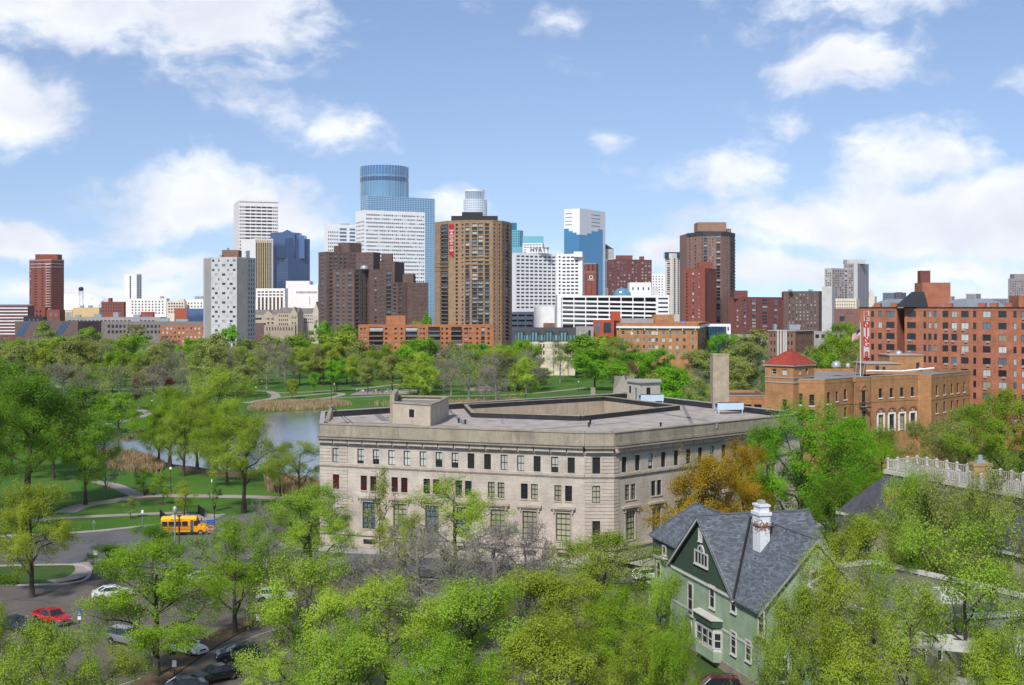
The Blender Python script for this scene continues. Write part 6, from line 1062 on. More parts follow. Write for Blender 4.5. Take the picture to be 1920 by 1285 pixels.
# ================================================================ trees
def leafmat(name, c1, c2, trans=.35):
    m = bpy.data.materials.new(name); m.use_nodes = True; t = NT(m.node_tree); M[name] = m
    at = t.n('ShaderNodeAttribute', attribute_name='tone').outputs['Fac']; oi = t.n('ShaderNodeObjectInfo').outputs['Random']
    c = t.mix(at, c1, c2); hs = t.n('ShaderNodeHueSaturation'); t.l(c, hs.inputs['Color']); t.l(t.rng(oi, 0, 1, .486, .505), hs.inputs['Hue']); t.l(t.rng(oi, 0, 1, .88, 1.12), hs.inputs['Value'])
    df = t.n('ShaderNodeBsdfDiffuse'); tr = t.n('ShaderNodeBsdfTranslucent'); gl = t.n('ShaderNodeBsdfGlossy'); gl.inputs['Roughness'].default_value = .45
    t.l(hs.outputs[0], df.inputs[0]); t.l(hs.outputs[0], tr.inputs[0]); mx = t.n('ShaderNodeMixShader'); mx.inputs[0].default_value = trans; t.l(df.outputs[0], mx.inputs[1]); t.l(tr.outputs[0], mx.inputs[2])
    m2 = t.n('ShaderNodeMixShader'); m2.inputs[0].default_value = .0; t.l(mx.outputs[0], m2.inputs[1]); t.l(gl.outputs[0], m2.inputs[2]); t.l(m2.outputs[0], t.n('ShaderNodeOutputMaterial').inputs[0]); return m
LEAF = {'lime': leafmat('leaf_lime', (.245, .355, .026), (.45, .575, .080), .5), 'fresh': leafmat('leaf_fresh', (.205, .335, .026), (.39, .535, .075), .5), 'mid': leafmat('leaf_mid', (.165, .31, .018), (.33, .51, .046), .52), 'vivid': leafmat('leaf_vivid', (.11, .31, .014), (.27, .55, .036), .5), 'deep': leafmat('leaf_deep', (.095, .22, .020), (.21, .39, .042), .5),
        'olive': leafmat('leaf_olive', (.22, .27, .060), (.39, .44, .13), .45), 'gold': leafmat('leaf_gold', (.30, .205, .014), (.52, .385, .035), .48), 'bud': leafmat('leaf_bud', (.18, .155, .11), (.33, .29, .19), .25), 'plum': leafmat('leaf_plum', (.10, .010, .025), (.26, .03, .06)), 'red': leafmat('leaf_red', (.20, .05, .03), (.38, .12, .07))}
BARK = mat('bark', (.085, .068, .052), .95, .2, 2., bump=.6, bsc=12, stretch=(1, 1, .3)); BARK_G = mat('bark_grey', (.27, .25, .235), .95, .18, 2., bump=.5, bsc=12, stretch=(1, 1, .3))
def leaf_mesh(name, C, l, rg, tone, upb=.45, out=None):
    """one small rhombic leaf per centre"""
    n = len(C); N = rg.normal(size=(n, 3))*(.34 if out is not None else 1.); N[:, 2] += upb; N = N if out is None else N+out; N /= np.linalg.norm(N, axis=1)[:, None]; A = np.cross(N, rg.normal(size=(n, 3))); A /= np.linalg.norm(A, axis=1)[:, None]+1e-9; B = np.cross(N, A)
    s_ = l*rg.uniform(.6, 1.25, (n, 1)); V = np.stack([C-A*s_*.5, C+B*s_*.32, C+A*s_*.5, C-B*s_*.32], 1).reshape(-1, 3).astype(np.float32)
    me = bpy.data.meshes.new(name); me.vertices.add(n*4); me.vertices.foreach_set('co', V.ravel()); me.loops.add(n*4); me.loops.foreach_set('vertex_index', np.arange(n*4, dtype=np.int32)); me.polygons.add(n); me.polygons.foreach_set('loop_start', np.arange(0, n*4, 4, dtype=np.int32))
    me.update(calc_edges=True); a = me.attributes.new('tone', 'FLOAT', 'FACE'); a.data.foreach_set('value', np.clip(tone, 0, 1).astype(np.float32)); me.materials.append(LEAF['mid']); return me
def gen_tree(seed, H, Rr, nl, leaves, l, trunk_h=.22, ns=7, nt=5, bare=False, zc=.58, sig=.055, cover=1., sides=5, wood=1.):
    rg = np.random.default_rng(seed); mb = MB(); tips = []; r0 = (.013*H+.07)*wood; c = np.array([0, 0, zc*H]); rz = (1-zc)*H
    th = np.linspace(0, .8*H, 7); tp = np.stack([np.cumsum(rg.normal(0, .012*H, 7))*np.linspace(0, 1, 7), np.cumsum(rg.normal(0, .012*H, 7))*np.linspace(0, 1, 7), th], 1); trr = np.linspace(r0, r0*.25, 7); trr[0] *= 1.35
    mb.tube(tp, trr, 7); at = lambda z: np.array([np.interp(z, th, tp[:, 0]), np.interp(z, th, tp[:, 1]), z])
    def inside(p, k=1.): q = (p-c)/np.array([Rr, Rr, rz]); n = np.linalg.norm(q); return p if n < k else c+(p-c)*(k/n)
    lump = rg.normal(size=(9, 3)); lump /= np.linalg.norm(lump, axis=1)[:, None]; lw = rg.uniform(-.32, .18, 9)
    for k in range(nl):
        f = k/max(1, nl-1); st = at(H*(trunk_h+(.78-trunk_h)*f)); a = k*2.4+rg.normal(0, .35); e = -.28+1.55*f**1.1+rg.normal(0, .12)
        dr_ = np.array([math.cos(e)*math.cos(a), math.cos(e)*math.sin(a), math.sin(e)]); kk = 1+float(np.sum(lw*np.maximum(0, lump@dr_)**4)); kk = min(1.15, max(.6, kk))
        tg = c+dr_*np.array([Rr, Rr, rz])*kk*.95; ct_ = st+(tg-st)*.45+np.array([0, 0, .12*H*(1-f)]); t = np.linspace(0, 1, 6)[:, None]
        pts = (1-t)**2*st+2*t*(1-t)*ct_+t*t*tg; pts[1:-1] += rg.normal(0, .018*H, (4, 3)); lr = np.interp(st[2], th, trr)*.62; rr = np.linspace(lr, max(.02, lr*.16), 6); mb.tube(pts, rr, sides, cap=False)
        for j in range(ns):
            tt = .25+.75*(j+rg.random())/ns; i = min(4, int(tt*5)); p = pts[i]+(pts[i+1]-pts[i])*(tt*5-i); d_ = rg.normal(size=3); d_ /= np.linalg.norm(d_); ou = (p-c)/np.array([Rr, Rr, rz]); d_ = d_*.9+ou*.75+np.array([0, 0, .28]); d_ /= np.linalg.norm(d_)
            ln = Rr*.42*(1.15-.45*tt)*rg.uniform(.7, 1.2); q = inside(p+d_*ln, 1.04*kk); md = (p+q)/2+rg.normal(0, .06*ln, 3); br = max(.016, rr[i]*.4); mb.tube([p, md, q], [br, br*.7, br*.3], 4 if sides > 3 else 3, cap=False)
            for m_ in range(nt):
                u = .3+.7*(m_+rg.random())/nt; s_ = p+(md-p)*u*2 if u < .5 else md+(q-md)*(u*2-1); d2 = d_*.5+rg.normal(0, .75, 3); d2[2] += .15; d2 /= np.linalg.norm(d2); e_ = s_+d2*ln*rg.uniform(.3, .55); tw = .011*wood+.004
                mb.tube([s_, e_], [tw, tw*.5], 3, cap=False); tips.append((s_+(e_-s_)*.6, .8)); tips.append((e_, 1.))
                if bare:
                    for _ in range(4): d3 = d2*.6+rg.normal(0, .7, 3); s3 = s_+(e_-s_)*rg.random(); e3 = s3+d3*ln*.2; mb.tube([s3, e3], [tw*.8, tw*.5], 3, cap=False); tips.append((e3, 1))
    T_ = np.array([p for p, _ in tips]); n = leaves; idx = rg.integers(0, len(T_), n); keep = rg.random(len(T_)) < cover; idx = idx[keep[idx]]; n = len(idx); sg = sig*Rr+.06
    C = T_[idx]+rg.normal(0, 1, (n, 3))*np.array([sg, sg, sg*.8]); tn = rg.random(len(T_))[idx]*.6+rg.random(n)*.3+.05; oc = (C-c)/np.array([Rr, Rr, rz]); ok_ = (C-T_[idx])/sg; out = oc/(np.linalg.norm(oc, axis=1)[:, None]+1e-6)*.8+ok_*.35
    return mb.mesh('trunk', BARK), leaf_mesh('crown', C, l, rg, tn, out=out)
TV = {}
def variants():
    for k, (sd_, nl, th_, zc) in enumerate(((11, 11, .18, .56), (12, 9, .28, .6), (13, 12, .15, .54), (14, 10, .22, .62))): TV['near%d' % k] = gen_tree(sd_, 13, 6, nl, 46000, .15, th_, 8, 6, zc=zc, sig=.047, wood=1.25, cover=.9)
    for k, sd_ in enumerate((21, 22)): TV['open%d' % k] = gen_tree(sd_, 13, 5.5, 9, 22000, .148, .25, 7, 6, zc=.6, sig=.045, cover=.85)
    for k, sd_ in enumerate((31, 32)): TV['bare%d' % k] = gen_tree(sd_, 11, 6, 11, 4200, .13, .16, 8, 6, True, zc=.55, sig=.06, wood=2.0)
    TV['sap0'] = gen_tree(41, 9, 2.4, 8, 3800, .2, .2, 5, 4, zc=.55, sig=.09, wood=.6)
    for k, sd_ in enumerate((51, 52, 53)): TV['mid%d' % k] = gen_tree(sd_, 14, 6.5, 9, 9500, .42, .22, 6, 4, zc=.58, sig=.065)
    for k, sd_ in enumerate((55, 56)): TV['midbare%d' % k] = gen_tree(sd_, 13, 6.5, 10, 3600, .26, .2, 7, 5, True, zc=.57, wood=1.3)
    for k, sd_ in enumerate((61, 62, 63)): TV['far%d' % k] = gen_tree(sd_, 14, 6.5, 8, 4200, .72, .2, 5, 3, zc=.56, sig=.075, sides=4)
    for k, sd_ in enumerate((65, 66)): TV['farbare%d' % k] = gen_tree(sd_, 13, 6.5, 9, 2000, .5, .2, 6, 4, False, zc=.57, sides=4, wood=1.9)
variants()
DIM = {'near': (13, 6), 'open': (13, 5.5), 'bare': (11, 6), 'sap': (9, 2.4), 'mid': (14, 6.5), 'midbare': (13, 6.5), 'far': (14, 6.5), 'farbare': (13, 6.5)}
TREES = []
CW = {'lime': 'yellow-green', 'fresh': 'light green', 'mid': 'fresh green', 'vivid': 'vivid green', 'deep': 'deep green', 'olive': 'olive green', 'gold': 'golden', 'bud': 'grey-brown budding', 'plum': 'plum red', 'red': 'reddish'}
def where(px, d):
    if d < 136: zs = ((250, 'in the car park corner near the red pickup'), (500, 'over the dark parked cars'), (760, 'in the car park left of the bare trees'), (1010, 'in the lower middle before the stone building'), (1300, 'beside the left wall of the green house'), (1620, 'in front of the green house roof'), (3000, 'over the flat roofed house'))
    elif d < 245: zs = ((140, 'at the left edge above the street'), (400, 'on the lawn by the school bus'), (620, 'between the pond and the stone building'), (1180, 'against the stone building front'), (1450, 'between the green house and the stone building'), (1690, 'behind the green house'), (3000, 'behind the white balustrade'))
    elif d < 430: zs = ((260, 'on the left bank of the pond'), (620, 'at the pond in the park'), (1180, 'behind the stone building roof'), (1450, 'beside the tall stone chimney'), (3000, 'before the brick club house'))
    elif d < 560: zs = ((200, 'in the left of the park'), (430, 'in the park left of the grey tower'), (680, 'on the lawn beyond the pond'), (1000, 'near the park plaza'), (1320, 'beyond the stone building roof'), (3000, 'behind the red hip roof'))
    else: zs = ((200, 'on the far park edge below the red tower'), (380, 'on the far park edge before the orange row'), (480, 'at the foot of the grey tower'), (680, 'on the park edge below the stepped flats'), (960, 'before the long orange flats'), (1160, 'before the mansard flats'), (1440, 'before the ochre apartment house'), (3000, 'left of the banner flats'))
    return next(w for x, w in zs if px < x)
def tree(px, d, ytop, wpx, kind, col, H=None):
    vs = sorted(k for k in TV if k.rstrip('0123456789') == kind); v = vs[len(TREES) % len(vs)]; H0, R0 = DIM[kind]; x = PX(px, d); H = H or PZ(ytop, d); Wd = wpx*d/F; sx = Wd/(2*R0); sz = H/H0
    r0 = thing('tree', '', 'tree', (x, d, 0), rnd.uniform(0, 6.28)); r0.scale = (sx, sx, sz)
    for nm, me in zip(('trunk', 'crown'), TV[v]):
        o = put(nm, me, r0)
        if nm == 'crown': o.material_slots[0].link = 'OBJECT'; o.material_slots[0].material = LEAF[col]
        elif 'bare' in kind: o.material_slots[0].link = 'OBJECT'; o.material_slots[0].material = BARK_G
    sz_ = 'tall' if H > 15 else 'small' if H < 7.5 else 'spreading' if Wd > H*1.05 else 'slender' if Wd < .55*H else 'round'
    TREES.append((r0, px, d, '%s %s tree %s' % (sz_, CW[col], where(px, d)))); return r0
near = [(60, 144, 908, 190, 'near', 'lime'), (50, 206, 712, 300, 'near', 'deep'), (-30, 190, 760, 220, 'near', 'deep'), (160, 212, 790, 130, 'near', 'mid'), (205, 153, 1018, 100, 'near', 'deep'), (285, 150, 984, 120, 'near', 'deep'), (293, 113, 1028, 285, 'near', 'mid'), (90, 82, 1186, 250, 'near', 'lime'), (205, 86, 1205, 180, 'open', 'lime'), (-20, 92, 1135, 150, 'near', 'lime'),
        (440, 128, 985, 200, 'near', 'mid'), (585, 150, 922, 210, 'near', 'lime'), (500, 162, 950, 160, 'bare', 'bud'), (420, 150, 985, 130, 'bare', 'olive'), (585, 99, 1060, 260, 'near', 'lime'), (850, 119, 1015, 220, 'bare', 'olive'), (990, 129, 985, 160, 'bare', 'bud'), (780, 130, 985, 230, 'bare', 'olive'), (930, 126, 990, 230, 'bare', 'bud'), (690, 134, 1040, 150, 'bare', 'olive'), (855, 150, 898, 250, 'open', 'lime'), (715, 153, 880, 66, 'sap', 'olive'), (760, 146, 960, 120, 'open', 'lime'),
        (1130, 117, 1012, 270, 'near', 'lime'), (1020, 108, 1062, 250, 'near', 'lime'), (880, 95, 1100, 330, 'near', 'lime'), (725, 97, 1100, 290, 'near', 'lime'), (1170, 98, 1125, 220, 'near', 'mid'), (1040, 88, 1160, 330, 'near', 'lime'), (640, 84, 1190, 280, 'near', 'lime'), (820, 82, 1210, 260, 'near', 'mid'), (1215, 86, 1190, 200, 'near', 'lime'),
        (1310, 152, 852, 215, 'near', 'gold'), (1395, 156, 838, 150, 'near', 'gold'), (1500, 165, 772, 230, 'near', 'vivid'), (1590, 168, 800, 200, 'near', 'vivid'), (1440, 170, 800, 120, 'near', 'vivid'), (1570, 150, 900, 170, 'near', 'deep'),
        (1570, 88, 1012, 210, 'open', 'lime'), (1495, 82, 1122, 200, 'near', 'lime'), (1610, 79, 1150, 250, 'open', 'lime'), (1815, 90, 985, 330, 'open', 'lime'), (1700, 84, 1085, 220, 'open', 'lime'), (1910, 88, 1070, 190, 'open', 'lime'), (1250, 84, 1178, 120, 'near', 'mid'), (1238, 94, 1088, 130, 'near', 'lime'), (425, 236, 765, 120, 'near', 'mid'), (345, 248, 770, 110, 'near', 'lime'), (298, 266, 758, 100, 'near', 'mid'), (1705, 114, 895, 150, 'near', 'lime'), (1812, 113, 905, 120, 'open', 'olive'), (1545, 96, 1060, 160, 'open', 'olive'), (1600, 126, 962, 190, 'near', 'lime'), (1715, 125, 942, 240, 'near', 'lime'), (1835, 122, 936, 240, 'near', 'lime'), (1925, 120, 928, 180, 'near', 'lime'), (1875, 76, 1182, 220, 'near', 'lime'), (1450, 78, 1195, 150, 'open', 'lime'),
        (1740, 112, 872, 170, 'open', 'olive'), (1860, 110, 885, 160, 'open', 'olive'), (1655, 190, 800, 130, 'near', 'mid'), (1730, 205, 795, 150, 'near', 'olive'), (1800, 200, 785, 150, 'open', 'olive'), (1890, 196, 748, 210, 'near', 'mid'), (1820, 240, 760, 120, 'near', 'mid'), (1610, 205, 790, 90, 'near', 'mid'),
        (405, 268, 703, 160, 'near', 'lime'), (318, 262, 735, 150, 'near', 'mid'), (370, 258, 745, 120, 'near', 'lime'), (457, 204, 785, 180, 'near', 'lime'), (560, 212, 826, 120, 'open', 'lime'), (525, 222, 850, 80, 'open', 'lime'), (20, 250, 725, 170, 'near', 'mid'), (100, 245, 800, 140, 'near', 'mid')]
for i_, a in enumerate(near): tree(*a[:5], 'fresh' if a[5] == 'lime' and i_ % 2 else a[5])
for a in ((270, 222, 878, 42, 'sap', 'deep'), (305, 212, 886, 46, 'sap', 'mid'), (345, 200, 903, 54, 'sap', 'lime'), (198, 222, 846, 72, 'midbare', 'bud'), (245, 198, 930, 30, 'sap', 'olive'), (402, 205, 905, 26, 'sap', 'deep')): tree(*a)
mid = [(158, 332, 735, 120, 'mid', 'deep'), (222, 325, 742, 100, 'mid', 'mid'), (120, 338, 752, 100, 'mid', 'deep'), (20, 320, 690, 150, 'mid', 'deep'), (60, 430, 690, 110, 'midbare', 'bud'), (120, 425, 680, 100, 'midbare', 'bud'), (18, 470, 675, 90, 'midbare', 'bud'), (225, 405, 683, 120, 'midbare', 'olive'), (305, 408, 686, 110, 'midbare', 'bud'), (350, 420, 690, 80, 'midbare', 'olive'), (255, 415, 712, 22, 'mid', 'red'), (318, 412, 710, 24, 'mid', 'red'),
       (40, 480, 652, 110, 'mid', 'olive'), (90, 500, 640, 100, 'mid', 'lime'), (145, 482, 640, 110, 'mid', 'olive'), (195, 520, 642, 70, 'midbare', 'olive'), (235, 530, 640, 80, 'mid', 'mid'), (290, 548, 648, 80, 'mid', 'olive'), (390, 470, 655, 100, 'mid', 'olive'), (430, 480, 648, 80, 'midbare', 'olive'), (455, 470, 688, 75, 'mid', 'olive'), (500, 515, 655, 70, 'midbare', 'olive'), (535, 530, 648, 70, 'midbare', 'bud'), (590, 490, 699, 26, 'mid', 'vivid'), (632, 498, 678, 58, 'mid', 'vivid'), (548, 460, 713, 34, 'mid', 'lime'), (600, 545, 648, 70, 'mid', 'olive'), (562, 540, 655, 60, 'mid', 'lime'),
       (690, 500, 676, 54, 'mid', 'olive'), (735, 505, 668, 66, 'mid', 'olive'), (660, 530, 672, 50, 'mid', 'lime'), (790, 515, 640, 105, 'mid', 'vivid'), (812, 520, 645, 90, 'midbare', 'olive'), (846, 478, 673, 66, 'midbare', 'bud'), (880, 530, 650, 70, 'mid', 'mid'), (932, 512, 655, 96, 'mid', 'lime'), (768, 480, 708, 44, 'mid', 'lime'), (985, 530, 646, 72, 'mid', 'mid'), (1012, 515, 690, 54, 'mid', 'lime'), (1050, 560, 640, 62, 'midbare', 'olive'), (1115, 508, 658, 104, 'mid', 'vivid'), (1195, 500, 662, 100, 'mid', 'vivid'), (1235, 505, 660, 80, 'mid', 'vivid'), (1160, 555, 642, 80, 'mid', 'olive'), (1262, 330, 692, 125, 'mid', 'vivid'), (1310, 400, 690, 70, 'midbare', 'olive'), (1272, 600, 668, 28, 'mid', 'plum'),
       (1310, 470, 658, 100, 'mid', 'olive'), (1352, 580, 632, 66, 'mid', 'vivid'), (1398, 480, 648, 90, 'mid', 'olive'), (1395, 400, 684, 100, 'mid', 'olive'), (1425, 500, 652, 70, 'midbare', 'olive'), (1300, 600, 645, 70, 'midbare', 'bud'), (1540, 480, 650, 90, 'mid', 'olive'), (1570, 460, 640, 90, 'mid', 'mid'), (1600, 440, 660, 70, 'mid', 'olive'), (1582, 620, 606, 70, 'mid', 'mid'), (1545, 420, 668, 80, 'mid', 'mid'), (1500, 430, 672, 70, 'midbare', 'olive'), (1345, 360, 720, 80, 'mid', 'lime'), (1300, 345, 715, 70, 'mid', 'olive')]
for a in mid: tree(*a)
rt = random.Random(5)
for k in range(80):   # loose trees over the park lawns
    px = rt.uniform(-10, 1010); d = rt.uniform(415, 585)
    if 455 < px < 760 and d < 525: continue
    if 260 < px < 470 and d < 470: continue
    col = rt.choices(('olive', 'bud', 'lime', 'mid'), (6, 3, 5, 3))[0]; tree(px, d, HY+(CH-rt.uniform(12, 18))*F/d, rt.uniform(11, 18)*F/d, 'midbare' if col == 'bud' or (col == 'olive' and rt.random() < .5) else 'mid', col)
for k in range(58):
    px = -20+k*(1640/57)+rt.uniform(-12, 12); d = rt.choice((585, 620, 655, 690, 715))+rt.uniform(-12, 12)
    if 1440 < px < 1530: continue
    col = rt.choices(('olive', 'lime', 'mid', 'vivid', 'bud', 'deep'), (5, 4, 3, 1.5, 3, .7))[0]; tree(px, d, rt.uniform(640, 656) if 660 < px < 940 else rt.uniform(624, 648), rt.uniform(56, 84), 'farbare' if col == 'bud' else 'far', col)
for a in ((85, 960, 606, 44, 'far', 'mid'), (165, 940, 612, 60, 'far', 'mid'), (255, 930, 613, 50, 'far', 'olive'), (430, 735, 614, 62, 'far', 'vivid'), (607, 880, 598, 40, 'far', 'vivid'), (650, 860, 612, 60, 'far', 'mid'), (800, 840, 592, 30, 'far', 'vivid'), (785, 830, 598, 44, 'far', 'lime'), (600, 800, 622, 70, 'far', 'mid'), (560, 800, 628, 60, 'far', 'olive'), (1380, 690, 622, 40, 'far', 'vivid'), (1420, 640, 622, 70, 'far', 'olive')): tree(*a)
from collections import defaultdict
grp = defaultdict(list)
for tr in TREES: grp[tr[3]].append(tr)
ORD = ['leftmost', 'second from left', 'third from left', 'fourth from left', 'fifth from left', 'sixth from left', 'seventh from left', 'eighth from left', 'ninth from left', 'tenth from left']
for lb, L_ in grp.items():
    L_.sort(key=lambda q: q[1])
    for i, (o, px, d, _) in enumerate(L_): o['label'] = lb if len(L_) == 1 else lb+(', rightmost' if i == len(L_)-1 else ', '+ORD[min(i, 9)])
    for (o, px, d, _) in L_: o['group'] = 'street and car park trees' if d < 245 else 'trees in the park'
# hedge at the left edge
h = thing('hedge', 'dark clipped hedge at the left edge of the car park', 'hedge', (*G(0, 1098), 0)); rg = np.random.default_rng(9); C = rg.uniform((-5, -.8, .1), (2.2, .8, 1.4), (6000, 3)); C[:, 2] *= 1-.25*np.abs(C[:, 1]); o = put('foliage', leaf_mesh('foliage', C, .17, rg, rg.random(6000)), h); o.data.materials[0] = LEAF['deep']
mb = MB()
for k in range(12): x = -4.8+k*.6; mb.tube([(x, 0, 0), (x+.1, .1, 1.0)], [.03, .015], 4)
mb.build('stem', BARK, h)
# ================================================================ vehicles
TYRE = mat('tyre', (.015, .015, .016), .9, .1); RIM = mat('rim', (.45, .45, .47), .35, .05, metal=.7); CGL = glass('car_glass', (.018, .022, .026), .06); LAMP = mat('lamp_clear', (.75, .76, .74), .15, .03); TAIL = mat('lamp_red', (.35, .01, .012), .2, .05); CHROME = mat('chrome', (.55, .56, .58), .2, .03, metal=.8); TRIMB = mat('trim_black', (.02, .02, .022), .6, .1)
def wheel(r0, x, y, r=.33, w=.22):
    o = put('wheel', None, r0, (x, y, r)); s_ = 1 if y > 0 else -1
    mb = MB(); mb.lathe([(r*.62, -w/2), (r*.93, -w/2), (r, -w*.3), (r, w*.3), (r*.93, w/2), (r*.62, w/2)], 20); t = mb.build('tyre', TYRE, o, smooth=True); t.rotation_euler = (R(90), 0, 0)
    mb = MB(); mb.lathe([(0, w*.36), (r*.2, w*.4), (r*.62, w*.34), (r*.62, -w*.34), (r*.2, -w*.4), (0, -w*.36)], 20)
    for k in range(5): a = k*1.2566; mb.tube([(math.cos(a)*r*.15, math.sin(a)*r*.15, s_*-w*.42), (math.cos(a)*r*.6, math.sin(a)*r*.6, s_*-w*.38)], .03, 4)
    q = mb.build('rim', RIM, o, smooth=False); q.rotation_euler = (R(90), 0, 0)
CAR = {'sedan': dict(L=4.6, W=1.8, st=((-2.3, .62, .86), (-2.2, .5, .98), (-1.5, .3, 1.02), (.9, .3, .99), (1.9, .32, .86), (2.2, .4, .74), (2.3, .48, .62)), cab=((-1.75, 1.0), (1.05, .98), (-.95, 1.44), (.25, 1.45)), ax=(-1.35, 1.38), r=.32),
       'hatch': dict(L=4.2, W=1.78, st=((-2.1, .6, 1.0), (-2.02, .45, 1.06), (-1.5, .3, 1.06), (.8, .3, 1.02), (1.75, .32, .9), (2.05, .4, .76), (2.12, .48, .62)), cab=((-2.0, 1.05), (1.15, 1.0), (-1.55, 1.5), (.2, 1.52)), ax=(-1.25, 1.28), r=.32),
       'suv': dict(L=4.7, W=1.88, st=((-2.35, .65, 1.1), (-2.28, .5, 1.15), (-1.5, .38, 1.15), (.85, .38, 1.12), (1.95, .4, 1.02), (2.28, .5, .9), (2.36, .55, .75)), cab=((-2.3, 1.14), (1.05, 1.1), (-2.05, 1.74), (.3, 1.76)), ax=(-1.4, 1.42), r=.37),
       'pickup': dict(L=5.0, W=1.85, st=((-2.5, .65, 1.0), (-2.44, .5, 1.03), (-.75, .42, 1.03), (.95, .42, 1.05), (2.05, .44, 1.0), (2.42, .5, .9), (2.5, .58, .75)), cab=((-.95, 1.03), (1.15, 1.04), (-.7, 1.62), (.45, 1.64)), ax=(-1.5, 1.55), r=.38)}
def car(kind, colour, px, py, hd, label, group='cars in the car park', extra=None):
    s = CAR[kind]; x, y = G(px, py); r0 = thing({'pickup': 'pickup_truck', 'suv': 'sport_utility_car'}.get(kind, 'parked_car'), label, 'car', (x, y, .05), R(hd), group); w = s['W']/2; pm = paint('car_paint_%.2f_%.2f_%.2f' % colour, colour)
    ring = lambda x_, zb, zt, k: [(x_, -w*k*.88, zb), (x_, -w*k, zb+.12), (x_, -w*k, (zb+zt)/2+.06), (x_, -w*k*.96, zt-.08), (x_, -w*k*.84, zt), (x_, w*k*.84, zt), (x_, w*k*.96, zt-.08), (x_, w*k, (zb+zt)/2+.06), (x_, w*k, zb+.12), (x_, w*k*.88, zb)]
    mb = MB(); st = s['st']; n = 10
    for i, (x_, zb, zt) in enumerate(st): mb.v += ring(x_, zb, zt, (.86, .96, 1, 1, .98, .93, .82)[i])
    for i in range(len(st)-1):
        for j in range(n): mb.f.append((i*n+j, i*n+(j+1) % n, (i+1)*n+(j+1) % n, (i+1)*n+j)); mb.m.append(0)
    mb.f.append(tuple(range(n))[::-1]); mb.m.append(0); k0 = (len(st)-1)*n; mb.f.append(tuple(range(k0, k0+n))); mb.m.append(0)
    body = mb.build('body', pm, r0, smooth=False); bv = body.modifiers.new('round', 'BEVEL'); bv.width = .05; bv.segments = 2; bv.limit_method = 'ANGLE'; bv.angle_limit = R(25)
    (xr, zr), (xf, zf), (tr, ztr), (tf, ztf) = s['cab']; wb, wt = w*.90, w*.70
    B4 = [(xr, -wb, zr-.05), (xf, -wb, zf-.05), (xf, wb, zf-.05), (xr, wb, zr-.05)]; T4 = [(tr, -wt, ztr-.05), (tf, -wt, ztf-.05), (tf, wt, ztf-.05), (tr, wt, ztr-.05)]
    for i, nm in enumerate(('side_window', 'windscreen', 'side_window', 'rear_window')): j = (i+1) % 4; g = MB(); g.face([B4[i], B4[j], T4[j], T4[i]]); g.build(nm, CGL, r0)
    g = MB(); rr = [(tr-.06, -wt-.02, ztr-.06), (tf+.08, -wt-.02, ztf-.07), (tf+.08, wt+.02, ztf-.07), (tr-.06, wt+.02, ztr-.06)]; cc = [(tr+.12, -wt+.12, ztr), (tf-.12, -wt+.12, ztf), (tf-.12, wt-.12, ztf), (tr+.12, wt-.12, ztr)]; g.face(cc)
    for i in range(4): j = (i+1) % 4; g.face([rr[i], rr[j], cc[j], cc[i]])
    g.build('roof', pm, r0, smooth=False)
    for i in range(4): g = MB(); g.tube([B4[i], T4[i]], .055, 5); g.build('pillar', pm, r0)
    for s_ in (-1, 1):
        g = MB(); g.tube([((xr+xf)/2-.1, s_*wb*1.005, zr-.05), ((tr+tf)/2-.05, s_*wt*1.01, ztr-.05)], .05, 5); g.build('pillar', TRIMB, r0)
        g = MB(); g.box(xf-.35, xf-.15, s_*(w+.02)-.08, s_*(w+.02)+.08, zf+.02, zf+.16); g.build('mirror', pm, r0)
        xe, xs = st[-2][0], st[1][0]; g = MB(); g.box(xe-.10, xe+.075, s_*w*.66-.2, s_*w*.66+.2, st[-1][1]+.05, st[-1][2]+.04); g.build('headlight', LAMP, r0); g = MB(); g.box(xs-.075, xs+.12, s_*w*.72-.16, s_*w*.72+.16, st[0][2]-.22, st[0][2]-.02); g.build('taillight', TAIL, r0)
        for a in s['ax']: wheel(r0, a, s_*(w-.1), s['r']); g = MB(); g.lathe([(0, 0), (s['r']+.07, 0)], 18); e = g.build('wheel_arch', TRIMB, r0, (a, s_*(w+.004), s['r']+.02)); e.rotation_euler = (R(90 if s_ < 0 else -90), 0, 0)
        for xd in (-.35, .75): g = MB(); g.box(xd-.08, xd+.1, s_*(w+.0)-.015, s_*(w+.0)+.015, zr-.22, zr-.18); g.build('door_handle', CHROME, r0)
    g = MB(); g.box(st[-1][0]-.05, st[-1][0]+.1, -w*.8, w*.8, .36, .56); g.build('bumper', CHROME if kind in ('pickup', 'suv') else pm, r0); g = MB(); g.box(st[0][0]-.1, st[0][0]+.05, -w*.8, w*.8, .38, .58); g.build('bumper', CHROME if kind == 'pickup' else pm, r0); g = MB(); g.box(st[-1][0]-.02, st[-1][0]+.04, -w*.42, w*.42, .58, .72); g.build('grille', TRIMB, r0); g = MB(); g.box(st[0][0]-.03, st[0][0], -.26, .26, .64, .76); g.build('number_plate', FR_WHITE, r0)
    if extra: extra(r0, w, pm)
    return r0
def bed(r0, w, pm):
    g = MB(); g.box(-2.4, -1.0, -w*.8, w*.8, 1.02, 1.045); g.build('bed', TRIMB, r0)
    for s_ in (-1, 1): g = MB(); g.box(-2.45, -.95, s_*w*.9-.06, s_*w*.9+.06, 1.0, 1.12); g.build('bed_rail', pm, r0)
    g = MB(); g.box(-2.5, -2.4, -w*.9, w*.9, .9, 1.12); g.build('tailgate', pm, r0)
    for k in range(3): g = MB(); g.box(-2.2+k*.45, -1.95+k*.45, -.5, .5, 1.045, 1.3); g.build('load', pm, r0)
def rack(r0, w, pm):
    for s_ in (-1, 1): g = MB(); g.tube([(-1.8, s_*.55, 1.82), (.1, s_*.55, 1.84)], .025, 5); g.build('roof_rail', TRIMB, r0)
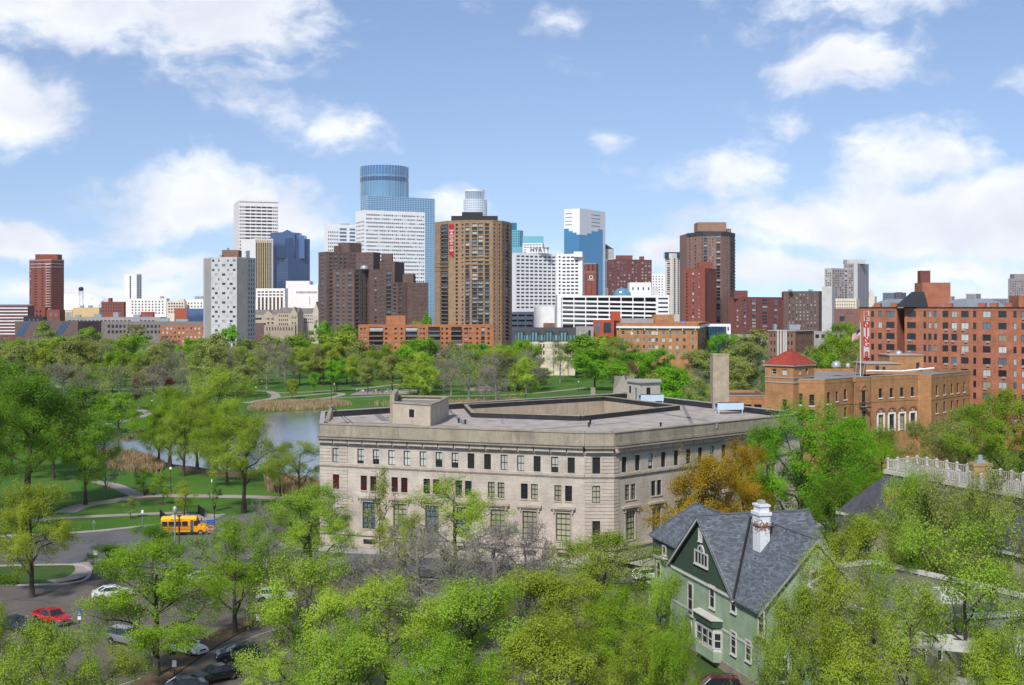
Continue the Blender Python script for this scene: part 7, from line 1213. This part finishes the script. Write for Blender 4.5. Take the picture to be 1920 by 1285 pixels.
NV, BK, WH, SV, RD, MR, GR = (.012, .018, .05), (.010, .011, .014), (.70, .71, .72), (.42, .44, .46), (.42, .010, .014), (.09, .008, .014), (.16, .17, .18)
car('pickup', RD, 97, 1170, -36, 'red pickup truck parked nose out at the left', extra=bed); car('sedan', NV, 30, 1182, -36, 'dark navy car parked left of the red pickup'); car('hatch', BK, 66, 1196, -36, 'black hatchback half hidden under leaves beside the red pickup')
car('sedan', SV, 381, 1094, 4, 'silver sedan standing at the car park entrance behind the lamp posts'); car('hatch', SV, 516, 1128, -3, 'silver hatchback on the street side of the car park'); car('sedan', WH, 212, 1122, 24, 'white sedan whose nose shows left of the round tree'); car('sedan', WH, 348, 1226, -30, 'white sedan under the round car park tree'); car('suv', GR, 240, 1210, -30, 'dark grey sport utility car behind the round tree trunk')
car('hatch', NV, 446, 1238, 200, 'navy hatchback, farthest of the three dark cars'); car('sedan', BK, 404, 1278, 223, 'black sedan with red tail lamps between two dark cars'); car('sedan', (.014, .022, .04), 338, 1303, 208, 'dark blue sedan at the bottom edge, nearest of the dark cars'); car('suv', MR, 1338, 1306, 176, 'maroon sport utility car under the bay window of the green house', 'cars by the green house', rack)
car('sedan', SV, 826, 1262, 6, 'silver sedan under the middle trees', ); car('hatch', (.30, .36, .38), 806, 1292, 4, 'pale teal hatchback under the middle trees at the bottom edge'); car('sedan', WH, 655, 1262, -28, 'white sedan under the middle trees, left of the silver one'); car('hatch', WH, 1218, 1088, 20, 'white car on the street behind the green house corner', 'cars on the street')
for k, (px, py, c) in enumerate(((484, 683, RD), (292, 684, WH), (312, 684, WH), (262, 685, SV), (1003, 690, WH), (1028, 689, SV), (815, 700, (.03, .08, .4)))): car('sedan', c, px, py, 2, ('red car on the far park street right of the grey tower', 'white car on the far park street before the orange row', 'second white car on the far park street before the orange row', 'silver car on the far park street, leftmost', 'white car before the mansard flats', 'silver car before the mansard flats', 'blue car beyond the park plaza trees')[k], 'cars on the far park street')
# -- short yellow school bus
bx, by = G(346, 1003); r0 = thing('school_bus', 'short yellow school bus stopped at the kerb by the park', 'bus', (bx, by, .05), R(7)); YL = mat('bus_yellow', (.78, .33, .012), .4, .04); YL2 = mat('bus_roof_yellow', (.85, .48, .04), .45, .04)
sec = [(-1.05, .55), (-1.08, .9), (-1.08, 2.05), (-1.0, 2.5), (-.72, 2.72), (0, 2.8), (.72, 2.72), (1.0, 2.5), (1.08, 2.05), (1.08, .9), (1.05, .55)]; mb = MB()
for x_, k, dz in ((-3.3, .97, -.06), (-3.15, 1, 0), (1.45, 1, 0), (1.85, .96, -.08)): mb.v += [(x_, y*k, z+(dz if z > 2 else 0)) for y, z in sec]
n = len(sec)
for i in range(3):
    for j in range(n-1): mb.f.append((i*n+j, (i+1)*n+j, (i+1)*n+j+1, i*n+j+1)); mb.m.append(1 if 2 < j < 7 else 0)
mb.f.append(tuple(range(n))); mb.m.append(0); mb.f.append(tuple(range(3*n, 4*n))[::-1]); mb.m.append(0); mb.f.append((0, n-1, 4*n-1, 3*n)); mb.m.append(0); mb.build('body', [YL, YL2], r0)
mb = MB(); pr = [(1.8, .5, 1.62), (2.5, .5, 1.55), (3.15, .55, 1.42), (3.35, .6, 1.2)]
for i, (x_, zb, zt) in enumerate(pr): k = (1, 1, .95, .86)[i]; mb.v += [(x_, -.98*k, zb), (x_, -1.0*k, zt-.25), (x_, -.75*k, zt), (x_, .75*k, zt), (x_, 1.0*k, zt-.25), (x_, .98*k, zb)]
for i in range(3):
    for j in range(6): mb.f.append((i*6+j, (i+1)*6+j, (i+1)*6+(j+1) % 6, i*6+(j+1) % 6)); mb.m.append(0)
mb.f.append(tuple(range(18, 24))[::-1]); mb.m.append(0); mb.build('bonnet', YL, r0)
for sd_ in (-1, 1):
    for k in range(4 if sd_ > 0 else 4):
        x_ = -2.75+k*.98; o = put('window', win_mesh(.82, .62, 2, 1, .02, TRIMB, CGL, .05), r0, (x_, sd_*1.10, 1.86), 0 if sd_ < 0 else math.pi)
    for z in (.88, 1.12, 1.36): mb = MB(); mb.box(-3.2, .9, sd_*1.085-.02, sd_*1.085+.02, z, z+.07); mb.build('stripe', TRIMB, r0)
    for a in (-1.9, 2.45): wheel(r0, a, sd_*.92, .42, .28)
    mb = MB(); mb.box(1.5, 1.95, sd_*1.05-.03, sd_*1.05+.03, 1.45, 2.2); mb.build('cab_window', CGL, r0); mb = MB(); mb.tube([(2.0, sd_*1.0, 1.6), (2.35, sd_*1.25, 1.9)], .025, 4); mb.box(2.28, 2.38, sd_*1.25-.14, sd_*1.25+.14, 1.8, 2.2); mb.build('mirror', TRIMB, r0); mb = MB(); mb.box(3.3, 3.4, sd_*.62-.13, sd_*.62+.13, .9, 1.15); mb.build('headlight', LAMP, r0); mb = MB(); mb.box(-3.36, -3.3, sd_*.8-.12, sd_*.8+.12, .95, 1.2); mb.build('taillight', TAIL, r0)
mb = MB(); mb.box(1.0, 1.42, -1.13, -1.07, .6, 2.3); dr_ = mb.build('door', TRIMB, r0); mb = MB(); mb.box(1.04, 1.18, -1.15, -1.13, .75, 2.2); mb.box(1.24, 1.38, -1.15, -1.13, .75, 2.2); mb.build('door_glass', GL_BLUE, dr_); mb = MB(); mb.add([(1.87, -.9, 1.65), (1.87, .9, 1.65), (1.80, .85, 2.4), (1.80, -.85, 2.4)], [(0, 1, 2, 3)]); mb.build('windscreen', CGL, r0)
mb = MB(); mb.box(3.3, 3.5, -1, 1, .45, .75); mb.build('bumper', TRIMB, r0); mb = MB(); mb.box(-3.42, -3.28, -1, 1, .45, .75); mb.build('bumper', TRIMB, r0); mb = MB(); mb.box(-1.9, -1.2, -.35, .35, 2.79, 2.86); mb.build('roof_hatch', FR_WHITE, r0); mb = MB(); mb.box(-3.42, -3.36, -.5, .5, 1.5, 2.2); mb.build('rear_window', CGL, r0)
text('SCHOOL BUS', .28, (-1.0, -1.05, 2.36), 0, TRIMB, r0, .01)
# ================================================================ street furniture
GLOBE = mat('globe_white', (.85, .85, .83), .3, .02); IRON = mat('iron_dark', (.022, .024, .024), .5, .1); WOOD = mat('wood_bench', (.16, .09, .05), .8, .15); SB = mat('sign_blue', (.02, .10, .45), .4, .04); SR_ = mat('sign_red', (.50, .012, .015), .4, .04)
def lamp(px, py, h, lb):
    x, y = G(px, py); r0 = thing('park_lamp', lb, 'lamp post', (x, y, 0), 0, 'globe lamps in the park'); mb = MB(); mb.lathe([(.16, 0), (.16, .3), (.07, .5), (.05, h-.3), (.1, h-.25), (.1, h-.2)], 10); mb.build('post', IRON, r0); mb = MB(); mb.lathe([(.06, h-.2), (.2, h-.08), (.24, h+.1), (.18, h+.28), (0, h+.36)], 14); mb.build('globe', GLOBE, r0, smooth=True)
for (px, py, h, lb) in ((320, 922, 4.2, 'white globe lamp left of the pond willow'), (141, 740, 4, 'globe lamp by the far left park path'), (177, 735, 4, 'globe lamp at a path bend on the left'), (285, 776, 4, 'globe lamp at the end of the pond path'), (480, 748, 4.2, 'globe lamp at the path fork beyond the pond, left one'), (491, 736, 4.2, 'globe lamp at the path fork beyond the pond, right one'), (627, 741, 4.2, 'globe lamp left of the crowd on the plaza'), (665, 726, 4.2, 'globe lamp behind the crowd'), (786, 742, 4, 'globe lamp right of the roof stair house'), (930, 742, 4, 'globe lamp by the playground'), (607, 712, 5, 'tall globe lamp above the aerial mast'), (1085, 735, 4, 'globe lamp beyond the right part of the roof')): lamp(px, py, h, lb)
def signpost(px, py, h, lb, plates, nm='sign', pm=IRON):
    x, y = G(px, py); r0 = thing(nm, lb, 'sign', (x, y, .05)); mb = MB(); mb.tube([(0, 0, 0), (0, 0, h)], .035, 6); mb.build('post', pm, r0)
    for (z, w, hh, m_) in plates: mb = MB(); mb.box(-w/2, w/2, -.07, -.04, z, z+hh); mb.build('plate', m_, r0)
    return r0
o = signpost(149, 1178, 2.0, 'blue disabled parking sign right of the red pickup', ((1.25, .42, .62, SB), (.85, .36, .36, FR_WHITE))); mb = MB(); mb.lathe([(.07, -.075), (.11, -.075), (.11, -.08), (.07, -.08)], 14, (0, 0)); e = mb.build('wheelchair_symbol', FR_WHITE, o, (-.02, -.15, 1.5)); e.rotation_euler = (R(90), 0, 0); mb = MB(); mb.tube([(-.02, -.09, 1.72), (0, -.09, 1.56), (.1, -.09, 1.55), (.14, -.09, 1.42)], .02, 5); mb.build('wheelchair_symbol', FR_WHITE, o)
o = signpost(107, 1192, 1.5, 'small blue disabled parking sign at the red pickup bumper', ((.95, .4, .5, SB),))
signpost(484, 1180, 1.6, 'small white parking sign under the middle left trees', ((.9, .4, .7, FR_WHITE),)); signpost(327, 1272, 1.7, 'small white parking sign above the dark blue sedan', ((1.0, .4, .62, FR_WHITE),)); signpost(267, 986, 2.4, 'grey street sign on a pole left of the bus', ((1.9, .35, .5, FR_WHITE),), pm=METAL); signpost(176, 998, 1.8, 'short twin parking meter left of the bus', ((1.3, .18, .4, METAL), (1.3, .5, .12, METAL)), 'parking_meter', METAL); signpost(179, 1062, 2.2, 'white sign at the car park entrance', ((1.5, .5, .6, FR_WHITE),), pm=METAL); signpost(397, 935, 3.4, 'thin white pole sign on the lawn', ((2.9, .2, .5, FR_WHITE),), pm=METAL)
x, y = G(397, 1018); r0 = thing('stop_sign', 'red stop sign with blue street plates right of the bus', 'sign', (x, y, .05)); mb = MB(); mb.tube([(0, .05, 0), (0, .05, 3.4)], .04, 6); mb.build('post', IRON, r0); mb = MB(); rr = .5
mb.prism([(rr*math.cos(math.pi/8+k*math.pi/4), rr*math.sin(math.pi/8+k*math.pi/4)) for k in range(8)], -.02, .02); e = mb.build('octagon', SR_, r0, (-.15, -.04, 1.95)); e.rotation_euler = (R(90), 0, 0); mb = MB(); mb.prism([(.55*math.cos(math.pi/8+k*math.pi/4), .55*math.sin(math.pi/8+k*math.pi/4)) for k in range(8)], -.012, .012); e = mb.build('rim_plate', FR_WHITE, r0, (-.15, -.025, 1.95)); e.rotation_euler = (R(90), 0, 0); text('STOP', .34, (-.15, -.075, 1.95), 0, FR_WHITE, r0, .006)
for z in (2.75, 3.05): mb = MB(); mb.box(-.75, .45, -.03, 0, z, z+.24); mb.build('street_plate', SB, r0)
x, y = G(402, 1012); r0 = thing('street_lantern', 'black old style street lantern behind the stop sign', 'lamp post', (x, y, .05)); mb = MB(); mb.lathe([(.2, 0), (.18, .5), (.08, .8), (.06, 4.3), (.14, 4.4)], 10); mb.build('post', IRON, r0); mb = MB(); mb.lathe([(.12, 4.4), (.25, 4.9), (.28, 4.95), (.05, 5.25), (0, 5.35)], 6); mb.build('lantern', IRON, r0)
for (px, py, h, m_, lb, hd) in ((328, 1072, 7.3, METAL, 'grey steel lamp post with rounded head before the bus', 1), (336, 1082, 7.6, mat('post_rust', (.10, .03, .025), .7, .1), 'dark red bare post beside the grey lamp post', 0)):
    x, y = G(px, py); r0 = thing('tall_post', lb, 'lamp post', (x, y, .05)); mb = MB(); mb.tube([(0, 0, 0), (0, 0, h)], [.13, .10], 10); mb.build('post', m_, r0)
    if hd: mb = MB(); mb.lathe([(.12, h), (.26, h+.3), (.3, h+.7), (.2, h+1.05), (0, h+1.15)], 12); mb.build('lamp_head', METAL, r0, smooth=True)
    else: mb = MB(); mb.box(-.2, .2, -.2, .2, h, h+.15); mb.build('cap', m_, r0)
def railing(pa, pb, lb):
    a, c = G(*pa), G(*pb); L = math.dist(a, c); r0 = thing('iron_railing', lb, 'fence', (*a, .04), math.atan2(c[1]-a[1], c[0]-a[0]), 'iron railings behind the bus'); n = int(L/.16)
    for z in (.2, 1.25): mb = MB(); mb.box(0, L, -.025, .025, z, z+.06); mb.build('rail', IRON, r0)
    mb = MB(); mb.box(-.02, .02, -.02, .02, .05, 1.42); me = mb.mesh('bar', IRON); pm_ = MB(); pm_.box(-.05, .05, -.05, .05, 0, 1.55); pe = pm_.mesh('post', IRON)
    for k in range(n): put('bar', me, r0, (L*(k+.5)/n, 0, 0))
    for k in range(int(L/2.2)+2): put('post', pe, r0, (min(L, k*2.2), 0, 0))
railing((300, 972), (313, 985), 'short black iron railing left of the bus'); railing((326, 966), (372, 964), 'long black iron railing behind the bus roof'); railing((373, 965), (383, 972), 'black iron railing end right behind the bus')
x, y = G(280, 929); r0 = thing('park_bench', 'dark park bench with a person in red, under the small tree', 'bench', (x, y, .03), R(-8))
for k in range(3): mb = MB(); mb.box(-1, 1, -.25+k*.17, -.11+k*.17, .43, .47); mb.build('seat_slat', WOOD, r0)
for k in range(3): mb = MB(); mb.box(-1, 1, .27, .31, .55+k*.15, .66+k*.15); mb.build('back_slat', WOOD, r0)
for s_ in (-.85, .85): mb = MB(); mb.box(s_-.03, s_+.03, -.25, .3, 0, .43); mb.build('leg', IRON, r0); mb = MB(); mb.box(s_-.03, s_+.03, .26, .32, .43, 1.0); mb.build('back_support', IRON, r0)
x, y = G(412, 929); r0 = thing('litter_bin', 'dark green litter bin beside the park path', 'bin', (x, y, .03)); mb = MB(); mb.lathe([(.28, 0), (.33, .8), (.33, .85), (.25, .85)], 14); mb.build('body', mat('bin_green', (.015, .04, .03), .6, .1), r0); mb = MB(); mb.lathe([(.35, .85), (.3, 1.0), (0, 1.08)], 14); mb.build('lid', IRON, r0)
x, y = G(938, 730); r0 = thing('climbing_frame', 'pale yellow arched climbing frame on the playground', 'play equipment', (x, y, .05)); YF = mat('frame_yellow', (.55, .48, .18), .6, .06)
for k in range(3): mb = MB(); mb.tube([(-2+k*2, 0, 0), (-2+k*2, 0, 2.2), (-1.4+k*2, 0, 2.9), (-.6+k*2, 0, 2.9), (0+k*2-.02, 0, 2.2), (0+k*2-.02, 0, 0)], .06, 5); mb.build('arch', YF, r0); mb = MB(); mb.tube([(-1+k*2, 0, 2.9), (-1+k*2, 2, 2.9), (-1+k*2, 2, 0)], .06, 5); mb.build('rung', YF, r0)
# ================================================================ people
def person_mesh(pose):
    J = {'hip': (0, 0, .92), 'ch': (0, 0, 1.28), 'nk': (0, 0, 1.47), 'hd': (0, .015, 1.60), 'tp': (0, .015, 1.72)}; st = .16 if pose == 'walk' else .02
    for s_, k in ((-1, 'l'), (1, 'r')):
        f = s_*st; J['sh'+k] = (s_*.17, 0, 1.40); J['el'+k] = (s_*.25, -.03-f*.8, 1.13); J['ha'+k] = (s_*.24, .09-f, .90); J['th'+k] = (s_*.09, 0, .90); J['kn'+k] = (s_*.10, .05+f, .50); J['an'+k] = (s_*.11, f*1.6, .09); J['to'+k] = (s_*.13, .17+f*1.6, .04)
        if pose == 'sit': J['kn'+k] = (s_*.12, .45, .92); J['an'+k] = (s_*.12, .46, .5); J['to'+k] = (s_*.13, .63, .46); J['el'+k] = (s_*.26, .08, 1.13); J['ha'+k] = (s_*.16, .32, 1.0)
    E = [('hip', 'ch'), ('ch', 'nk'), ('nk', 'hd'), ('hd', 'tp')]+[(a+k, c+k) for k in 'lr' for a, c in (('sh', 'el'), ('el', 'ha'), ('th', 'kn'), ('kn', 'an'), ('an', 'to'))]+[('ch', 'shl'), ('ch', 'shr'), ('hip', 'thl'), ('hip', 'thr')]
    rad = {'hip': (.16, .12), 'ch': (.18, .12), 'nk': (.06, .06), 'hd': (.095, .11), 'tp': (.07, .08), 'sh': (.075, .075), 'el': (.05, .05), 'ha': (.042, .042), 'th': (.10, .10), 'kn': (.065, .065), 'an': (.05, .05), 'to': (.04, .04)}
    nm = list(J); me = bpy.data.meshes.new('body'); me.from_pydata([J[k] for k in nm], [(nm.index(a), nm.index(c)) for a, c in E], []); o = bpy.data.objects.new('p', me); COL.objects.link(o); o.modifiers.new('s', 'SKIN')
    for i, k in enumerate(nm): me.skin_vertices[0].data[i].radius = rad.get(k, rad.get(k[:2], (.06, .06)))
    me.skin_vertices[0].data[0].use_root = True; su = o.modifiers.new('u', 'SUBSURF'); su.levels = 1; su.render_levels = 1
    m2 = bpy.data.meshes.new_from_object(o.evaluated_get(bpy.context.evaluated_depsgraph_get())); bpy.data.objects.remove(o); m2.materials.clear()
    for k in range(4): m2.materials.append(SKIN)
    for p_ in m2.polygons:
        c = p_.center; legs = c.z < (.9 if pose != 'sit' else .98) and abs(c.x) < .2 or (pose == 'sit' and c.y > .2 and abs(c.x) < .22 and c.z < .99); hand = abs(c.x) > .2 and c.z < 1.0 and pose != 'sit'
        p_.material_index = 3 if c.z > 1.64 or (c.z > 1.54 and c.y < -.03) else 2 if c.z > 1.46 or hand else 1 if legs else 0; p_.use_smooth = True
    return m2
SKIN = mat('skin', (.45, .28, .20), .6, .05); HAIR = mat('hair', (.04, .025, .018), .7, .1); PM = {k: person_mesh(k) for k in ('stand', 'walk', 'sit')}
CL = {k: mat('cloth_'+k, c, .9, .08) for k, c in dict(white=(.7, .7, .7), blue=(.05, .10, .40), black=(.02, .02, .022), grey=(.2, .2, .21), red=(.5, .02, .025), navy=(.02, .03, .08), khaki=(.30, .24, .15), pink=(.55, .25, .28)).items()}
def person(x, y, z, pose, rz, top, leg, label, group=None):
    r0 = thing('person', label, 'person', (x, y, z), rz, group); o = put('body', PM[pose], r0)
    for i, m_ in enumerate((CL[top], CL[leg], SKIN, HAIR)): o.material_slots[i].link = 'OBJECT'; o.material_slots[i].material = m_
rp = random.Random(12); crowd = []
for k in range(24): px = 667+k*2.9+rp.uniform(-1, 1); py = 738.5+rp.uniform(-2.2, 1.6); crowd.append((px, py, rp.choice(('white', 'blue', 'white', 'black', 'grey', 'navy')), rp.choice(('navy', 'black', 'khaki'))))
crowd.sort()
ONS = ['leftmost', 'second', 'third', 'fourth', 'fifth', 'sixth', 'seventh', 'eighth', 'ninth', 'tenth', 'eleventh']; seen = {}
for k, (px, py, t_, l_) in enumerate(crowd):
    x, y = G(px, py); i_ = seen[t_] = seen.get(t_, -1)+1
    person(x, y, .05, rp.choice(('stand', 'walk')), rp.uniform(0, 6.28), t_, l_, 'person in %s top in the plaza crowd, %s from left in that colour' % (t_, ONS[i_]) if i_ else 'person in %s top in the plaza crowd, leftmost in that colour' % t_, 'crowd on the plaza')
x, y = G(277.5, 929); person(x, y-.12, .0, 'sit', R(172), 'red', 'black', 'person in a red top sitting on the park bench')
x, y = G(498, 741); person(x, y, .05, 'walk', 2, 'navy', 'black', 'person in dark blue walking on the path beyond the pond'); x, y = G(83, 716); person(x, y, .05, 'walk', 1, 'white', 'navy', 'person in white walking on the far left park path'); x, y = G(112, 806); person(x, y, .05, 'stand', 1, 'black', 'black', 'person in black on the left bank path'); x, y = G(298, 893); person(x, y, .05, 'stand', 1, 'navy', 'grey', 'person in navy near the pond shore'); x, y = G(741, 742); person(x, y, .05, 'walk', 2, 'black', 'navy', 'person in black walking right of the crowd')

# ================================================================ thin spring haze over the whole place
hm = bpy.data.materials.new('haze'); hm.use_nodes = True; t = NT(hm.node_tree); pv = t.n('ShaderNodeVolumePrincipled'); pv.inputs['Color'].default_value = (.90, .94, 1, 1); pv.inputs['Density'].default_value = .00003; pv.inputs['Anisotropy'].default_value = .2
t.l(pv.outputs[0], t.n('ShaderNodeOutputMaterial').inputs['Volume']); mb = MB(); mb.box(-3400, 3400, -60, 3600, -1.1, 330); o = mb.build('haze', hm); o['kind'] = 'stuff'
